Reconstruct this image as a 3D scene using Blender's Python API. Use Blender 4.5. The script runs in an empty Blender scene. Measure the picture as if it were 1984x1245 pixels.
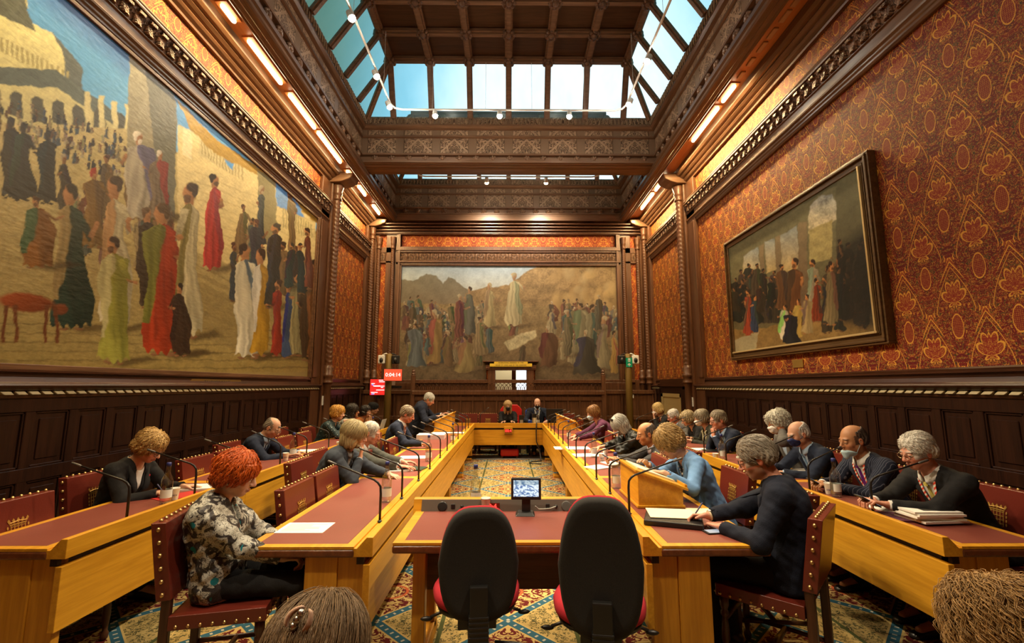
import bpy, bmesh, math, random
import numpy as np
from mathutils import Vector, Matrix
SC = bpy.context.scene
PI = math.pi
# ------------------------------------------------------------------ camera
EYE = 1.64; FPX = 885.0; PITCH = math.atan(124/FPX); YAW = math.atan(7/FPX)
cd = bpy.data.cameras.new('camera'); cam = bpy.data.objects.new('camera', cd)
SC.collection.objects.link(cam); SC.camera = cam
cd.sensor_width = 36.0; cd.lens = FPX/1984*36.0; cd.clip_start = 0.05; cd.clip_end = 200
cam.location = (0, 0, EYE); cam.rotation_euler = (PI/2+PITCH, 0, -YAW)
# ------------------------------------------------------------------ exposure
SC.view_settings.view_transform = 'Standard'; SC.view_settings.look = 'None'
SC.view_settings.exposure = 0.12; SC.view_settings.gamma = 1.0; SC.view_settings.use_curve_mapping = False
cy = SC.cycles
cy.max_bounces = 7; cy.diffuse_bounces = 3; cy.glossy_bounces = 3; cy.transmission_bounces = 6; cy.transparent_max_bounces = 8
cy.sample_clamp_indirect = 4.0; cy.sample_clamp_direct = 0.0; cy.caustics_reflective = False; cy.caustics_refractive = False
cy.use_denoising = True; cy.use_adaptive_sampling = True; cy.adaptive_threshold = 0.02
# ------------------------------------------------------------------ tiny node compiler
class V:
    def __init__(s, nt, k): s.nt = nt; s.k = k
    def __add__(a, b): return _m(a.nt, 'ADD', a, b)
    __radd__ = __add__
    def __sub__(a, b): return _m(a.nt, 'SUBTRACT', a, b)
    def __rsub__(a, b): return _m(a.nt, 'SUBTRACT', b, a)
    def __mul__(a, b): return _m(a.nt, 'MULTIPLY', a, b)
    __rmul__ = __mul__
    def __truediv__(a, b): return _m(a.nt, 'DIVIDE', a, b)
    def __neg__(a): return a*-1.0
def _m(nt, op, *xs):
    n = nt.nodes.new('ShaderNodeMath'); n.operation = op
    for i, x in enumerate(xs):
        if isinstance(x, V): nt.links.new(x.k, n.inputs[i])
        else: n.inputs[i].default_value = x
    return V(nt, n.outputs[0])
def fr(a): return _m(a.nt, 'FRACT', a)
def fl(a): return _m(a.nt, 'FLOOR', a)
def ab(a): return _m(a.nt, 'ABSOLUTE', a)
def sn(a): return _m(a.nt, 'SINE', a)
def mn(a, b): return _m(a.nt, 'MINIMUM', a, b)
def mx(a, b): return _m(a.nt, 'MAXIMUM', a, b)
def lt(a, b): return _m(a.nt, 'LESS_THAN', a, b)
def gt(a, b): return _m(a.nt, 'GREATER_THAN', a, b)
def pw(a, b): return _m(a.nt, 'POWER', a, b)
def at2(a, b): return _m(a.nt, 'ARCTAN2', a, b)
def hyp(a, b): return pw(a*a+b*b, .5)
def inr(a, lo, hi): return gt(a, lo)*lt(a, hi)
def ss(a, lo, hi):
    n = a.nt.nodes.new('ShaderNodeMapRange'); n.interpolation_type = 'SMOOTHSTEP'
    a.nt.links.new(a.k, n.inputs[0]); n.inputs[1].default_value = lo; n.inputs[2].default_value = hi
    return V(a.nt, n.outputs[0])
def xyz(nt, src='pos'):
    if src == 'pos': o = nt.nodes.new('ShaderNodeNewGeometry').outputs['Position']
    elif src == 'nor': o = nt.nodes.new('ShaderNodeNewGeometry').outputs['Normal']
    else: o = nt.nodes.new('ShaderNodeTexCoord').outputs[src]
    s = nt.nodes.new('ShaderNodeSeparateXYZ'); nt.links.new(o, s.inputs[0])
    return [V(nt, s.outputs[i]) for i in range(3)]
def vec(nt, x, y, z=0.0):
    c = nt.nodes.new('ShaderNodeCombineXYZ')
    for i, a in enumerate((x, y, z)):
        if isinstance(a, V): nt.links.new(a.k, c.inputs[i])
        else: c.inputs[i].default_value = a
    return c.outputs[0]
def noise(nt, v, sc=5., det=2., dist=0., rough=.5):
    n = nt.nodes.new('ShaderNodeTexNoise'); nt.links.new(v, n.inputs['Vector'])
    n.inputs['Scale'].default_value = sc; n.inputs['Detail'].default_value = det
    n.inputs['Distortion'].default_value = dist; n.inputs['Roughness'].default_value = rough
    return V(nt, n.outputs['Fac'])
def voro(nt, v, sc=5., feat='F1'):
    n = nt.nodes.new('ShaderNodeTexVoronoi'); nt.links.new(v, n.inputs['Vector']); n.feature = feat
    n.inputs['Scale'].default_value = sc
    return V(nt, n.outputs['Distance'])
def cmix(nt, f, a, b):
    n = nt.nodes.new('ShaderNodeMix'); n.data_type = 'RGBA'; n.clamp_factor = True
    if isinstance(f, V): nt.links.new(f.k, n.inputs[0])
    else: n.inputs[0].default_value = f
    for x, i in ((a, 6), (b, 7)):
        if isinstance(x, (tuple, list)): n.inputs[i].default_value = tuple(x[:3])+(1,)
        else: nt.links.new(x, n.inputs[i])
    return n.outputs[2]
def attr(nt, name='Col'):
    n = nt.nodes.new('ShaderNodeVertexColor'); n.layer_name = name
    return n.outputs[0]
def bump(nt, h, st=.5, dist=.01):
    n = nt.nodes.new('ShaderNodeBump'); n.inputs['Strength'].default_value = st; n.inputs['Distance'].default_value = dist
    nt.links.new(h.k, n.inputs['Height']); return n.outputs[0]
def srgb(r, g, b):
    return tuple(((c/255+.055)/1.055)**2.4 if c > 10 else c/255/12.92 for c in (r, g, b))
MATS = {}
def mat(name, col=(.5, .5, .5), rough=.5, metal=0., spec=.5, fn=None, emit=None, es=1., coat=0., trans=0., ior=1.45, sss=0., sheen=0.):
    if name in MATS: return MATS[name]
    m = bpy.data.materials.new(name); m.use_nodes = True; nt = m.node_tree
    b = nt.nodes['Principled BSDF']
    b.inputs['Base Color'].default_value = tuple(col[:3])+(1,); b.inputs['Roughness'].default_value = rough
    b.inputs['Metallic'].default_value = metal; b.inputs['Specular IOR Level'].default_value = spec
    b.inputs['Coat Weight'].default_value = coat; b.inputs['Transmission Weight'].default_value = trans; b.inputs['IOR'].default_value = ior
    if sheen: b.inputs['Sheen Weight'].default_value = sheen
    if emit: b.inputs['Emission Color'].default_value = tuple(emit)+(1,); b.inputs['Emission Strength'].default_value = es
    if fn:
        r = fn(nt)
        if not isinstance(r, dict): r = {'c': r}
        if 'c' in r: nt.links.new(r['c'], b.inputs['Base Color'])
        if 'n' in r: nt.links.new(r['n'], b.inputs['Normal'])
        if 'r' in r: nt.links.new(r['r'].k, b.inputs['Roughness'])
    MATS[name] = m
    return m
# ------------------------------------------------------------------ sky
w = bpy.data.worlds.new('sky'); SC.world = w; w.use_nodes = True; nt = w.node_tree
x_, y_, z_ = xyz(nt, 'Generated')
s_ = y_-ab(x_-.06)*1.1+x_*.42; f_ = ss(s_, .0, .72)
cc = cmix(nt, ss(s_, .14, .44), (.19, .42, .35), (.28, .66, .84)); cc = cmix(nt, ss(s_, .44, .70), cc, (.82, .95, 1.0))
nt.links.new(cc, nt.nodes['Background'].inputs[0])
nt.links.new((f_*.95+.50).k, nt.nodes['Background'].inputs[1])
# ------------------------------------------------------------------ mesh helpers
class MB:
    def __init__(s): s.v = []; s.f = []; s.mi = []; s.cur = 0; s.sm = []; s.smooth = False; s.col = None
    def add(s, vs, fs):
        o = len(s.v); s.v += [tuple(p) for p in vs]
        for f in fs: s.f.append([i+o for i in f]); s.mi.append(s.cur); s.sm.append(s.smooth)
        return s
    def box(s, x0, x1, y0, y1, z0, z1):
        return s.add([(x0, y0, z0), (x1, y0, z0), (x1, y1, z0), (x0, y1, z0), (x0, y0, z1), (x1, y0, z1), (x1, y1, z1), (x0, y1, z1)],
              [(0, 3, 2, 1), (4, 5, 6, 7), (0, 1, 5, 4), (1, 2, 6, 5), (2, 3, 7, 6), (3, 0, 4, 7)])
    def cbox(s, c, d, M=None):
        x, y, z = c; a, b, e = (q/2 for q in d)
        if M is None: return s.box(x-a, x+a, y-b, y+b, z-e, z+e)
        o = len(s.v); s.box(-a, a, -b, b, -e, e)
        s.v[o:] = [tuple(M @ Vector(p)+Vector(c)) for p in s.v[o:]]; return s
    def hexa(s, p):
        return s.add(p, [(0, 3, 2, 1), (4, 5, 6, 7), (0, 1, 5, 4), (1, 2, 6, 5), (2, 3, 7, 6), (3, 0, 4, 7)])
    def rings(s, R, cap=True, closed=True):
        n = len(R[0]); o = [p for r in R for p in r]; fs = []
        m = n if closed else n-1
        for i in range(len(R)-1):
            for j in range(m):
                k = (j+1) % n; fs.append((i*n+j, i*n+k, (i+1)*n+k, (i+1)*n+j))
        if cap: fs.append(tuple(range(n-1, -1, -1))); fs.append(tuple((len(R)-1)*n+j for j in range(n)))
        return s.add(o, fs)
    def tube(s, pts, r, n=8, cap=True):
        P = [Vector(p) for p in pts]; R = []; up = None
        for i, p in enumerate(P):
            t = (P[min(i+1, len(P)-1)]-P[max(i-1, 0)]).normalized()
            if up is None: up = Vector((0, 0, 1)) if abs(t.z) < .9 else Vector((0, 1, 0))
            a = t.cross(up)
            if a.length < 1e-6: a = t.orthogonal()
            a.normalize(); b = t.cross(a).normalized(); up = -b if up.dot(-b) > 0 else b
            q = r[i] if isinstance(r, (list, tuple)) else r
            R.append([p+a*math.cos(2*PI*j/n)*q+b*math.sin(2*PI*j/n)*q for j in range(n)])
        return s.rings(R, cap)
    def lathe(s, prof, c=(0, 0, 0), n=16, ax='z'):
        R = []
        for r, h in prof:
            ring = []
            for j in range(n):
                a = 2*PI*j/n; x, y = r*math.cos(a), r*math.sin(a)
                p = (x, y, h) if ax == 'z' else ((h, x, y) if ax == 'x' else (y, h, x))
                ring.append((p[0]+c[0], p[1]+c[1], p[2]+c[2]))
            R.append(ring)
        return s.rings(R)
    def ball(s, c, r, n=10, m=7, M=None):
        r = (r, r, r) if isinstance(r, (int, float)) else r; R = []
        for i in range(m+1):
            t = PI*max(.02, min(.98, i/m)); ring = []
            for j in range(n):
                a = 2*PI*j/n; p = Vector((r[0]*math.sin(t)*math.cos(a), r[1]*math.sin(t)*math.sin(a), -r[2]*math.cos(t)))
                if M is not None: p = M @ p
                ring.append(p+Vector(c))
            R.append(ring)
        return s.rings(R)
    def prism(s, poly, a0, a1, ax='y'):
        f = {'y': lambda p, a: (p[0], a, p[1]), 'x': lambda p, a: (a, p[0], p[1]), 'z': lambda p, a: (p[0], p[1], a)}[ax]
        return s.rings([[f(p, a0) for p in poly], [f(p, a1) for p in poly]])
    def build(s, name, m, parent=None, org=None, bevel=0., seg=2, recalc=True):
        me = bpy.data.meshes.new(name)
        V_ = s.v if org is None else [(p[0]-org[0], p[1]-org[1], p[2]-org[2]) for p in s.v]
        me.from_pydata([tuple(p) for p in V_], [], s.f)
        for q in (m if isinstance(m, (list, tuple)) else [m]): me.materials.append(q)
        me.polygons.foreach_set('material_index', s.mi); me.polygons.foreach_set('use_smooth', s.sm)
        if recalc:
            b = bmesh.new(); b.from_mesh(me); bmesh.ops.recalc_face_normals(b, faces=b.faces); b.to_mesh(me); b.free()
        me.update()
        o = bpy.data.objects.new(name, me); SC.collection.objects.link(o)
        if parent: o.parent = parent
        elif org is not None: o.location = org
        if bevel:
            q = o.modifiers.new('bevel', 'BEVEL'); q.width = bevel; q.segments = seg; q.limit_method = 'ANGLE'; q.angle_limit = .7; q.harden_normals = False
        return o
def npmesh(name, m, v, f, parent=None, col=None, smooth=True, loc=None):
    v = np.asarray(v, np.float32); f = np.asarray(f, np.int32); k = f.shape[1]
    me = bpy.data.meshes.new(name); me.vertices.add(len(v)); me.vertices.foreach_set('co', v.ravel())
    me.loops.add(f.size); me.loops.foreach_set('vertex_index', f.ravel()); me.polygons.add(len(f))
    me.polygons.foreach_set('loop_start', np.arange(0, f.size, k, dtype=np.int32))
    me.polygons.foreach_set('use_smooth', np.full(len(f), smooth, bool))
    for q in (m if isinstance(m, (list, tuple)) else [m]): me.materials.append(q)
    if col is not None:
        a = me.color_attributes.new('Col', 'FLOAT_COLOR', 'POINT')
        a.data.foreach_set('color', np.c_[col, np.ones(len(col))].astype(np.float32).ravel())
    me.update(calc_edges=True); me.validate()
    o = bpy.data.objects.new(name, me); SC.collection.objects.link(o)
    if parent: o.parent = parent
    if loc is not None: o.location = loc
    return o
def tag(o, label=None, cat=None, group=None, kind=None):
    if label: o['label'] = label
    if cat: o['category'] = cat
    if group: o['group'] = group
    if kind: o['kind'] = kind
    return o
def thing(name, label, cat, loc=(0, 0, 0), rz=0., group=None):
    o = bpy.data.objects.new(name, None); SC.collection.objects.link(o); o.empty_display_size = .1
    o.location = loc; o.rotation_euler = (0, 0, rz); return tag(o, label, cat, group)
def struct(o): o['kind'] = 'structure'; return o
def dup(r, loc=None, rz=None, label=None, group=None):
    def cp(o, p):
        c = o.copy(); SC.collection.objects.link(c)
        if p: c.parent = p
        for ch in o.children: cp(ch, c)
        return c
    c = cp(r, None)
    if loc is not None: c.location = loc
    if rz is not None: c.rotation_euler = (0, 0, rz)
    if label: c['label'] = label
    if group: c['group'] = group
    return c
def text(name, body, size, m, loc, rot, parent=None, ext=.001, align='CENTER', sx=1.):
    c = bpy.data.curves.new(name, 'FONT'); c.body = body; c.size = size; c.extrude = ext; c.align_x = align; c.align_y = 'CENTER'; c.resolution_u = 2
    t = bpy.data.objects.new(name, c); SC.collection.objects.link(t)
    me = bpy.data.meshes.new_from_object(t.evaluated_get(bpy.context.evaluated_depsgraph_get())); bpy.data.objects.remove(t)
    me.name = name; me.materials.clear(); me.materials.append(m)
    o = bpy.data.objects.new(name, me); SC.collection.objects.link(o); o.location = loc; o.rotation_euler = rot; o.scale = (sx, 1, 1)
    if parent: o.parent = parent
    return o
# projection of a photograph pixel onto a real plane of the room
_fw = np.array([math.sin(YAW)*math.cos(PITCH), math.cos(YAW)*math.cos(PITCH), math.sin(PITCH)])
_rt = np.array([math.cos(YAW), -math.sin(YAW), 0.]); _up = np.cross(_rt, _fw); _O = np.array([0, 0, EYE])
def ray(x, y): return _fw+_rt*((x-992)/FPX)+_up*((622.5-y)/FPX)
def onx(x, y, X): d = ray(x, y); return _O+d*(X/d[0])
def ony(x, y, Y): d = ray(x, y); return _O+d*(Y/d[1])
def onz(x, y, Z): d = ray(x, y); return _O+d*((Z-EYE)/d[2])
# ================================================================== materials
def f_wood(c1, c2, ax='z', sc=1., bst=.15, src='pos'):
    def fn(nt):
        p = xyz(nt, src); q = [p[i]*(.9 if 'xyz'[i] == ax else 14.)*sc for i in range(3)]
        v = vec(nt, *q); n = noise(nt, v, 1.6, 3., .6); g = noise(nt, v, 7., 2.)
        return {'c': cmix(nt, ss(n*.7+g*.3, .32, .68), c1, c2), 'n': bump(nt, g, bst, .003)}
    return fn
W_DARK = mat('dark oak', fn=f_wood((.013, .0046, .0026), (.027, .0092, .0045)), rough=.34, spec=.35)
W_DARKY = mat('dark oak along', fn=f_wood((.028, .0095, .0045), (.055, .019, .0085), 'y'), rough=.3, spec=.5)
W_DARKX = mat('dark oak across', fn=f_wood((.030, .010, .0048), (.06, .021, .009), 'x'), rough=.3, spec=.5)
W_MIDY = mat('brown oak along', fn=f_wood((.078, .037, .018), (.155, .078, .040), 'y'), rough=.33)
W_MIDX = mat('brown oak across', fn=f_wood((.125, .066, .036), (.215, .118, .066), 'x'), rough=.33)
W_FAR = mat('brown oak upright', fn=f_wood((.065, .026, .011), (.12, .050, .022), 'z'), rough=.36)
OAK_Y = mat('honey oak along', fn=f_wood((.47, .215, .012), (.62, .31, .022), 'y'), rough=.38)
OAK_X = mat('honey oak across', fn=f_wood((.47, .215, .012), (.62, .31, .022), 'x'), rough=.38)
OAK_Z = mat('honey oak upright', fn=f_wood((.42, .180, .012), (.56, .265, .020), 'z'), rough=.42)
OAK_ED = mat('red brown oak lipping', fn=f_wood((.10, .030, .012), (.17, .055, .02), 'y'), rough=.3)
def f_leather(c1, c2, sc=120, st=.25):
    def fn(nt):
        p = xyz(nt, 'Object'); v = vec(nt, *p); a = noise(nt, v, 4, 3); b = voro(nt, v, sc)
        return {'c': cmix(nt, a, c1, c2), 'n': bump(nt, b, st, .001)}
    return fn
L_TOP = mat('burgundy desk leather', fn=f_leather((.155, .036, .024), (.20, .052, .036)), rough=.42)
L_CHR = mat('oxblood chair leather', fn=f_leather((.088, .011, .007), (.145, .023, .013), 90), rough=.3, coat=.1)
L_OLD = mat('tan red chair leather', fn=f_leather((.20, .045, .016), (.27, .07, .028), 90), rough=.34)
L_RED = mat('bright red leather', fn=f_leather((.40, .008, .008), (.50, .014, .012), 90), rough=.4)
BRASS = mat('brass', (.62, .40, .12), .28, 1.)
GOLD = mat('gilt emblem', (.42, .235, .045), .45, .3)
STUD = mat('antique brass studs', (.60, .40, .16), .3, .9)
CHROME = mat('brushed steel', (.55, .55, .53), .3, 1.)
STEEL = mat('grey steel panel', (.20, .185, .16), .38, .6)
BLACK = mat('black plastic', (.012, .012, .012), .4)
BLACKM = mat('black metal tube', (.014, .012, .011), .35, spec=.4)
WHITEP = mat('white plastic', (.72, .72, .68), .4)
PAPER = mat('white paper', (.78, .77, .72), .7)
CREAM = mat('cream paper', (.74, .68, .47), .7)
INK = mat('grey print', (.25, .25, .26), .8)
DINK = mat('dark print', (.03, .03, .03), .8)
BLUEC = mat('navy blue cap', (.02, .03, .16), .4)
LABEL = mat('pale bottle label', (.62, .68, .70), .5)
def f_glass(nt): return {}
def clear_glass(name, tint, k=.10):
    m = bpy.data.materials.new(name); m.use_nodes = True; nt = m.node_tree; nt.nodes.clear(); out = nt.nodes.new('ShaderNodeOutputMaterial'); tr = nt.nodes.new('ShaderNodeBsdfTransparent'); gl = nt.nodes.new('ShaderNodeBsdfGlossy'); lw = nt.nodes.new('ShaderNodeLayerWeight'); mx_ = nt.nodes.new('ShaderNodeMixShader')
    tr.inputs[0].default_value = tint+(1,); gl.inputs[1].default_value = .06; lw.inputs[0].default_value = .25
    f = V(nt, lw.outputs['Facing'])*.65+k; nt.links.new(f.k, mx_.inputs[0]); nt.links.new(tr.outputs[0], mx_.inputs[1]); nt.links.new(gl.outputs[0], mx_.inputs[2]); nt.links.new(mx_.outputs[0], out.inputs[0]); return m
GLASS = clear_glass('clear bottle glass', (.86, .90, .89))
WATER = mat('pane glass', (.9, .95, .95), .05, trans=1., ior=1.1)
FAB_BK = mat('black chair fabric', fn=lambda nt: {'c': cmix(nt, noise(nt, vec(nt, *xyz(nt, 'Object')), 260, 1), (.007, .007, .007), (.026, .025, .023))}, rough=.85)
FAB_RD = mat('red chair fabric', fn=lambda nt: {'c': cmix(nt, noise(nt, vec(nt, *xyz(nt, 'Object')), 240, 1), (.24, .004, .012), (.42, .010, .025))}, rough=.9)
# ---- damask wallpaper: ogee arches half-dropped, mirrored scrolls between
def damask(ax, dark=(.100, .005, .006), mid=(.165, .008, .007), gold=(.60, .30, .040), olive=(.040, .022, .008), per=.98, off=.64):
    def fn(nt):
        p = xyz(nt, 'pos'); u0 = (p[1] if ax == 'y' else p[0])/.5; v0 = (p[2]+off)/per; k_ = gt(p[2], 5.6); v0 = v0*(1.0-k_)+((p[2]-5.31)/.76)*k_ if ax == 'y' else v0
        def lat(u, v):
            a = ab(fr(u)-.5); b = fr(v)              # a: 0 centre .. .5 edge ; b: 0 foot .. 1 tip
            t = mn(mx((b-.5)*2., 0.0), 1.0); s_ = mn(mx(b*2., 0.0), 1.0)
            w_ = .475*(1.0-t*t)*(1.0-.28*t)*(.22+.78*pw(mx(s_, .001), .8))
            return a, b, a-w_
        a1, b1, d1 = lat(u0, v0); a2, b2, d2 = lat(u0+.5, v0+.5)
        sel = lt(d1, d2)
        a = a1*sel+a2*(1.0-sel); b = b1*sel+b2*(1.0-sel); d = mn(d1, d2)
        ad = ab(d); hood = gt(b, .47)
        band = (inr(d, .018, .046)*gt(sn(b*230.+a*60.), -.55)+lt(ab(d-.008), .009)+inr(d, -.060, -.044))*hood+lt(ad, .010)*(1.0-hood)
        dots = lt(ab(d+.12), .006)*hood*.8
        vv = vec(nt, a, b*2., sel*7.)
        n1 = noise(nt, vv, 8.5, 1.2, 1.6); n2 = noise(nt, vv, 15., 1., 1.6)
        l1 = lt(ab(fr(n1*4.2)-.5), .050); l2 = lt(ab(fr(n2*2.6)-.5), .042); l3 = inr(ab(fr(n1*4.2)-.5), .11, .135)
        q = hyp(a*(1.25+1.1*b), (b-.36)*1.55); ang = at2(b-.58, a)
        pom = lt(q, .17); pal = hyp(a*1.1, (b-.66)*1.9); pet = ab(sn(ang*4.5))*.10
        pl = pal-pet; inside = lt(d, -.09)*gt(b, .1)
        grd = cmix(nt, ss(n1, .44, .56), dark, mid)
        grd = cmix(nt, gt(n2, .60)*(1.0-pom), grd, olive)
        grd = cmix(nt, inside*lt(pl, .14), grd, (.21, .018, .010))
        grd = cmix(nt, pom*inside, grd, (.17, .008, .008))
        grd = cmix(nt, inr(d, -.044, -.001)*hood, grd, (.22, .022, .008))
        line = mx(mx(l1, l2), l3*.6)*(1.0-pom*.7)
        c = cmix(nt, line*.66, grd, gold)
        c = cmix(nt, inside*lt(ab(pl-.14), .016), c, gold)
        c = cmix(nt, (lt(ab(q-.17), .010)+pom*lt(hyp(fr(a*34.)-.5, fr(b*64.)-.5), .22)*.55)*inside, c, gold)
        c = cmix(nt, mn(band+dots, 1.0), c, tuple(min(1, g*1.15) for g in gold))
        h = mn(line*.5+band+dots, 1.0)
        return {'c': c, 'n': bump(nt, h, .35, .004)}
    return fn
PAPER_Y = mat('crimson and gold damask', fn=damask('y'), rough=.62, spec=.3)
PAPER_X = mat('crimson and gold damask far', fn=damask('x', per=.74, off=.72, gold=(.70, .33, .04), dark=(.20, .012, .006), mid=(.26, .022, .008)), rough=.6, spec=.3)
# ---- carpet
def f_carpet(nt):
    x, y, z = xyz(nt, 'pos'); u = x/.92; v = (y-.26)/.92
    fu = ab(fr(u+.5)-.5); fv = ab(fr(v+.5)-.5); d = fu+fv
    vv = vec(nt, fu, fv, 0.)
    n1 = noise(nt, vv, 13., 2., 2.2); n2 = noise(nt, vv, 20., 1., 1.); fz = noise(nt, vec(nt, x, y, 0.), 300., 1.)
    leaf = mx(ss(n1, .50, .52)*(1.0-ss(n1, .57, .585)), ss(n1, .62, .64)); fil = lt(ab(fr(n2*4.)-.5), .13)
    cream = (.50, .36, .13); olive = (.060, .058, .022); burg = (.10, .010, .010); blue = (.026, .10, .15); grn = (.085, .10, .05)
    outer = cmix(nt, leaf, (.40, .29, .105), olive)
    outer = cmix(nt, lt(ab(fu-.5), .016), outer, (.055, .065, .020))
    inner = cmix(nt, ss(n1, .47, .50), cream, burg)
    inner = cmix(nt, lt(hyp(fu, fv), .11)*fil, inner, burg)
    inner = cmix(nt, lt(ab(hyp(fu, fv)-.12), .012), inner, (.42, .09, .03))
    c = cmix(nt, gt(d, .5), inner, outer)
    band = inr(d, .435, .535); c = cmix(nt, band, c, blue)
    sp = gt(sn((fu-fv)*62.), .72)*inr(d, .465, .505); c = cmix(nt, sp, c, (.42, .42, .33))
    c = cmix(nt, lt(ab(d-.427), .010)+lt(ab(d-.543), .010), c, cream)
    c = cmix(nt, fz*.35, c, (.02, .018, .012))
    return {'c': c, 'n': bump(nt, fz, .3, .004)}
CARPET = mat('patterned wool carpet', fn=f_carpet, rough=.95, spec=.1)
# ---- carved oak: mirrored leaf scrolls as relief, recess shade painted into the colour
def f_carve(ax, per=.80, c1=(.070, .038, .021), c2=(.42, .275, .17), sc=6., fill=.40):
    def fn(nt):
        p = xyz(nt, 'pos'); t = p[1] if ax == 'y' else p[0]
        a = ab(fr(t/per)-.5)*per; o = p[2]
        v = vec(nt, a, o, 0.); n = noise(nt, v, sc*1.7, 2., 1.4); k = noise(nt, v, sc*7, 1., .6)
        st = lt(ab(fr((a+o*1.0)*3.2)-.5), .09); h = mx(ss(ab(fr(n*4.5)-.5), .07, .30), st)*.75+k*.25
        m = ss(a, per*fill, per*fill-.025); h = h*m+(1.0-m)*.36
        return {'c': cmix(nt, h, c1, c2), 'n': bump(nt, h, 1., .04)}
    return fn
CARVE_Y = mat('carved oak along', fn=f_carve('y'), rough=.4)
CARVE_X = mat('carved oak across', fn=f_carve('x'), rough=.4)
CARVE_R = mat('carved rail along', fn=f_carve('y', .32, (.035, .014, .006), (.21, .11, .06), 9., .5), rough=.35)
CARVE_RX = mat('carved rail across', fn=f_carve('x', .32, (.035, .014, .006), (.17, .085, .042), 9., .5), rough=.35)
PEARL = mat('painted sheen bead wood', fn=f_wood((.30, .24, .13), (.46, .40, .25), 'y'), rough=.35)  # pale tone paints the gloss of polished beads into the colour
CEIL_W = mat('ceiling board oak', fn=f_wood((.050, .022, .010), (.085, .040, .019), 'x'), rough=.28)
LAMP_W = mat('warm strip lamp', (1, 1, 1), emit=(1., .80, .48), es=16.)
BULB = mat('spot lamp bulb', (1, 1, 1), emit=(1., .88, .70), es=420.)
LAMP_OFF = mat('unlit strip lamp', (.42, .24, .13), .4)
TROUGH = mat('lamp trough wood', fn=f_wood((.36, .12, .03), (.46, .17, .05), 'y'), rough=.4)
def skyglass():
    m = bpy.data.materials.new('frosted skylight glass'); m.use_nodes = True; nt = m.node_tree; nt.nodes.clear()
    out = nt.nodes.new('ShaderNodeOutputMaterial'); tr = nt.nodes.new('ShaderNodeBsdfTransparent'); di = nt.nodes.new('ShaderNodeBsdfTranslucent'); gl = nt.nodes.new('ShaderNodeBsdfGlossy')
    x, y, z = xyz(nt, 'pos'); n = noise(nt, vec(nt, x*3., y*3., z*.8), 1.3, 3.)
    nt.links.new(cmix(nt, n, (.78, .90, .93), (.98, 1., 1.)), tr.inputs[0]); di.inputs[0].default_value = (.75, .95, .95, 1); gl.inputs[0].default_value = (.7, .8, .8, 1); gl.inputs[1].default_value = .25
    a = nt.nodes.new('ShaderNodeMixShader'); a.inputs[0].default_value = .12; nt.links.new(tr.outputs[0], a.inputs[1]); nt.links.new(di.outputs[0], a.inputs[2])
    b = nt.nodes.new('ShaderNodeMixShader'); b.inputs[0].default_value = .05; nt.links.new(a.outputs[0], b.inputs[1]); nt.links.new(gl.outputs[0], b.inputs[2])
    nt.links.new(b.outputs[0], out.inputs[0]); return m
SKYGL = skyglass()
# ================================================================== the room
Y0, Y1 = -2.6, 12.75; XW = 4.0
def sb(name, m, *bx, bevel=0.):
    b = MB()
    for q in bx: b.box(*q)
    return struct(b.build(name, m, bevel=bevel))
sb('floor', CARPET, (-4.15, 4.15, Y0, 14.6, -.1, 0.))
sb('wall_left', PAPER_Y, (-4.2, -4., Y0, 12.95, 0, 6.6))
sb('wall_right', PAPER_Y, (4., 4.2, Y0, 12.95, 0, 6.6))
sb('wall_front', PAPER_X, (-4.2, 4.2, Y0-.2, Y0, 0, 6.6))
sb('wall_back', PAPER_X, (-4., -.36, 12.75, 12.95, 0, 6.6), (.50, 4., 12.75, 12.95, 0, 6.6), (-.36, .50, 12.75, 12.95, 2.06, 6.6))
CREAMW = mat('cream painted plaster', (.62, .55, .36), .8)
sb('wall_corridor', CREAMW, (-1.2, 1.4, 14.4, 14.5, 0, 3.), (-1.3, -1.2, 12.95, 14.5, 0, 3.), (1.4, 1.5, 12.95, 14.5, 0, 3.), (-1.3, 1.5, 12.95, 14.5, 2.9, 3.))
sb('trim_door_post', W_FAR, (.10, .22, 13.5, 13.6, 0, 2.9))
LITWIN = mat('daylit corridor window', (.8, .9, 1), emit=(.75, .88, 1.), es=1.6)
b = MB(); b.box(.25, .68, 14.37, 14.39, 1.0, 2.6); o = struct(b.build('window_corridor', LITWIN))
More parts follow.
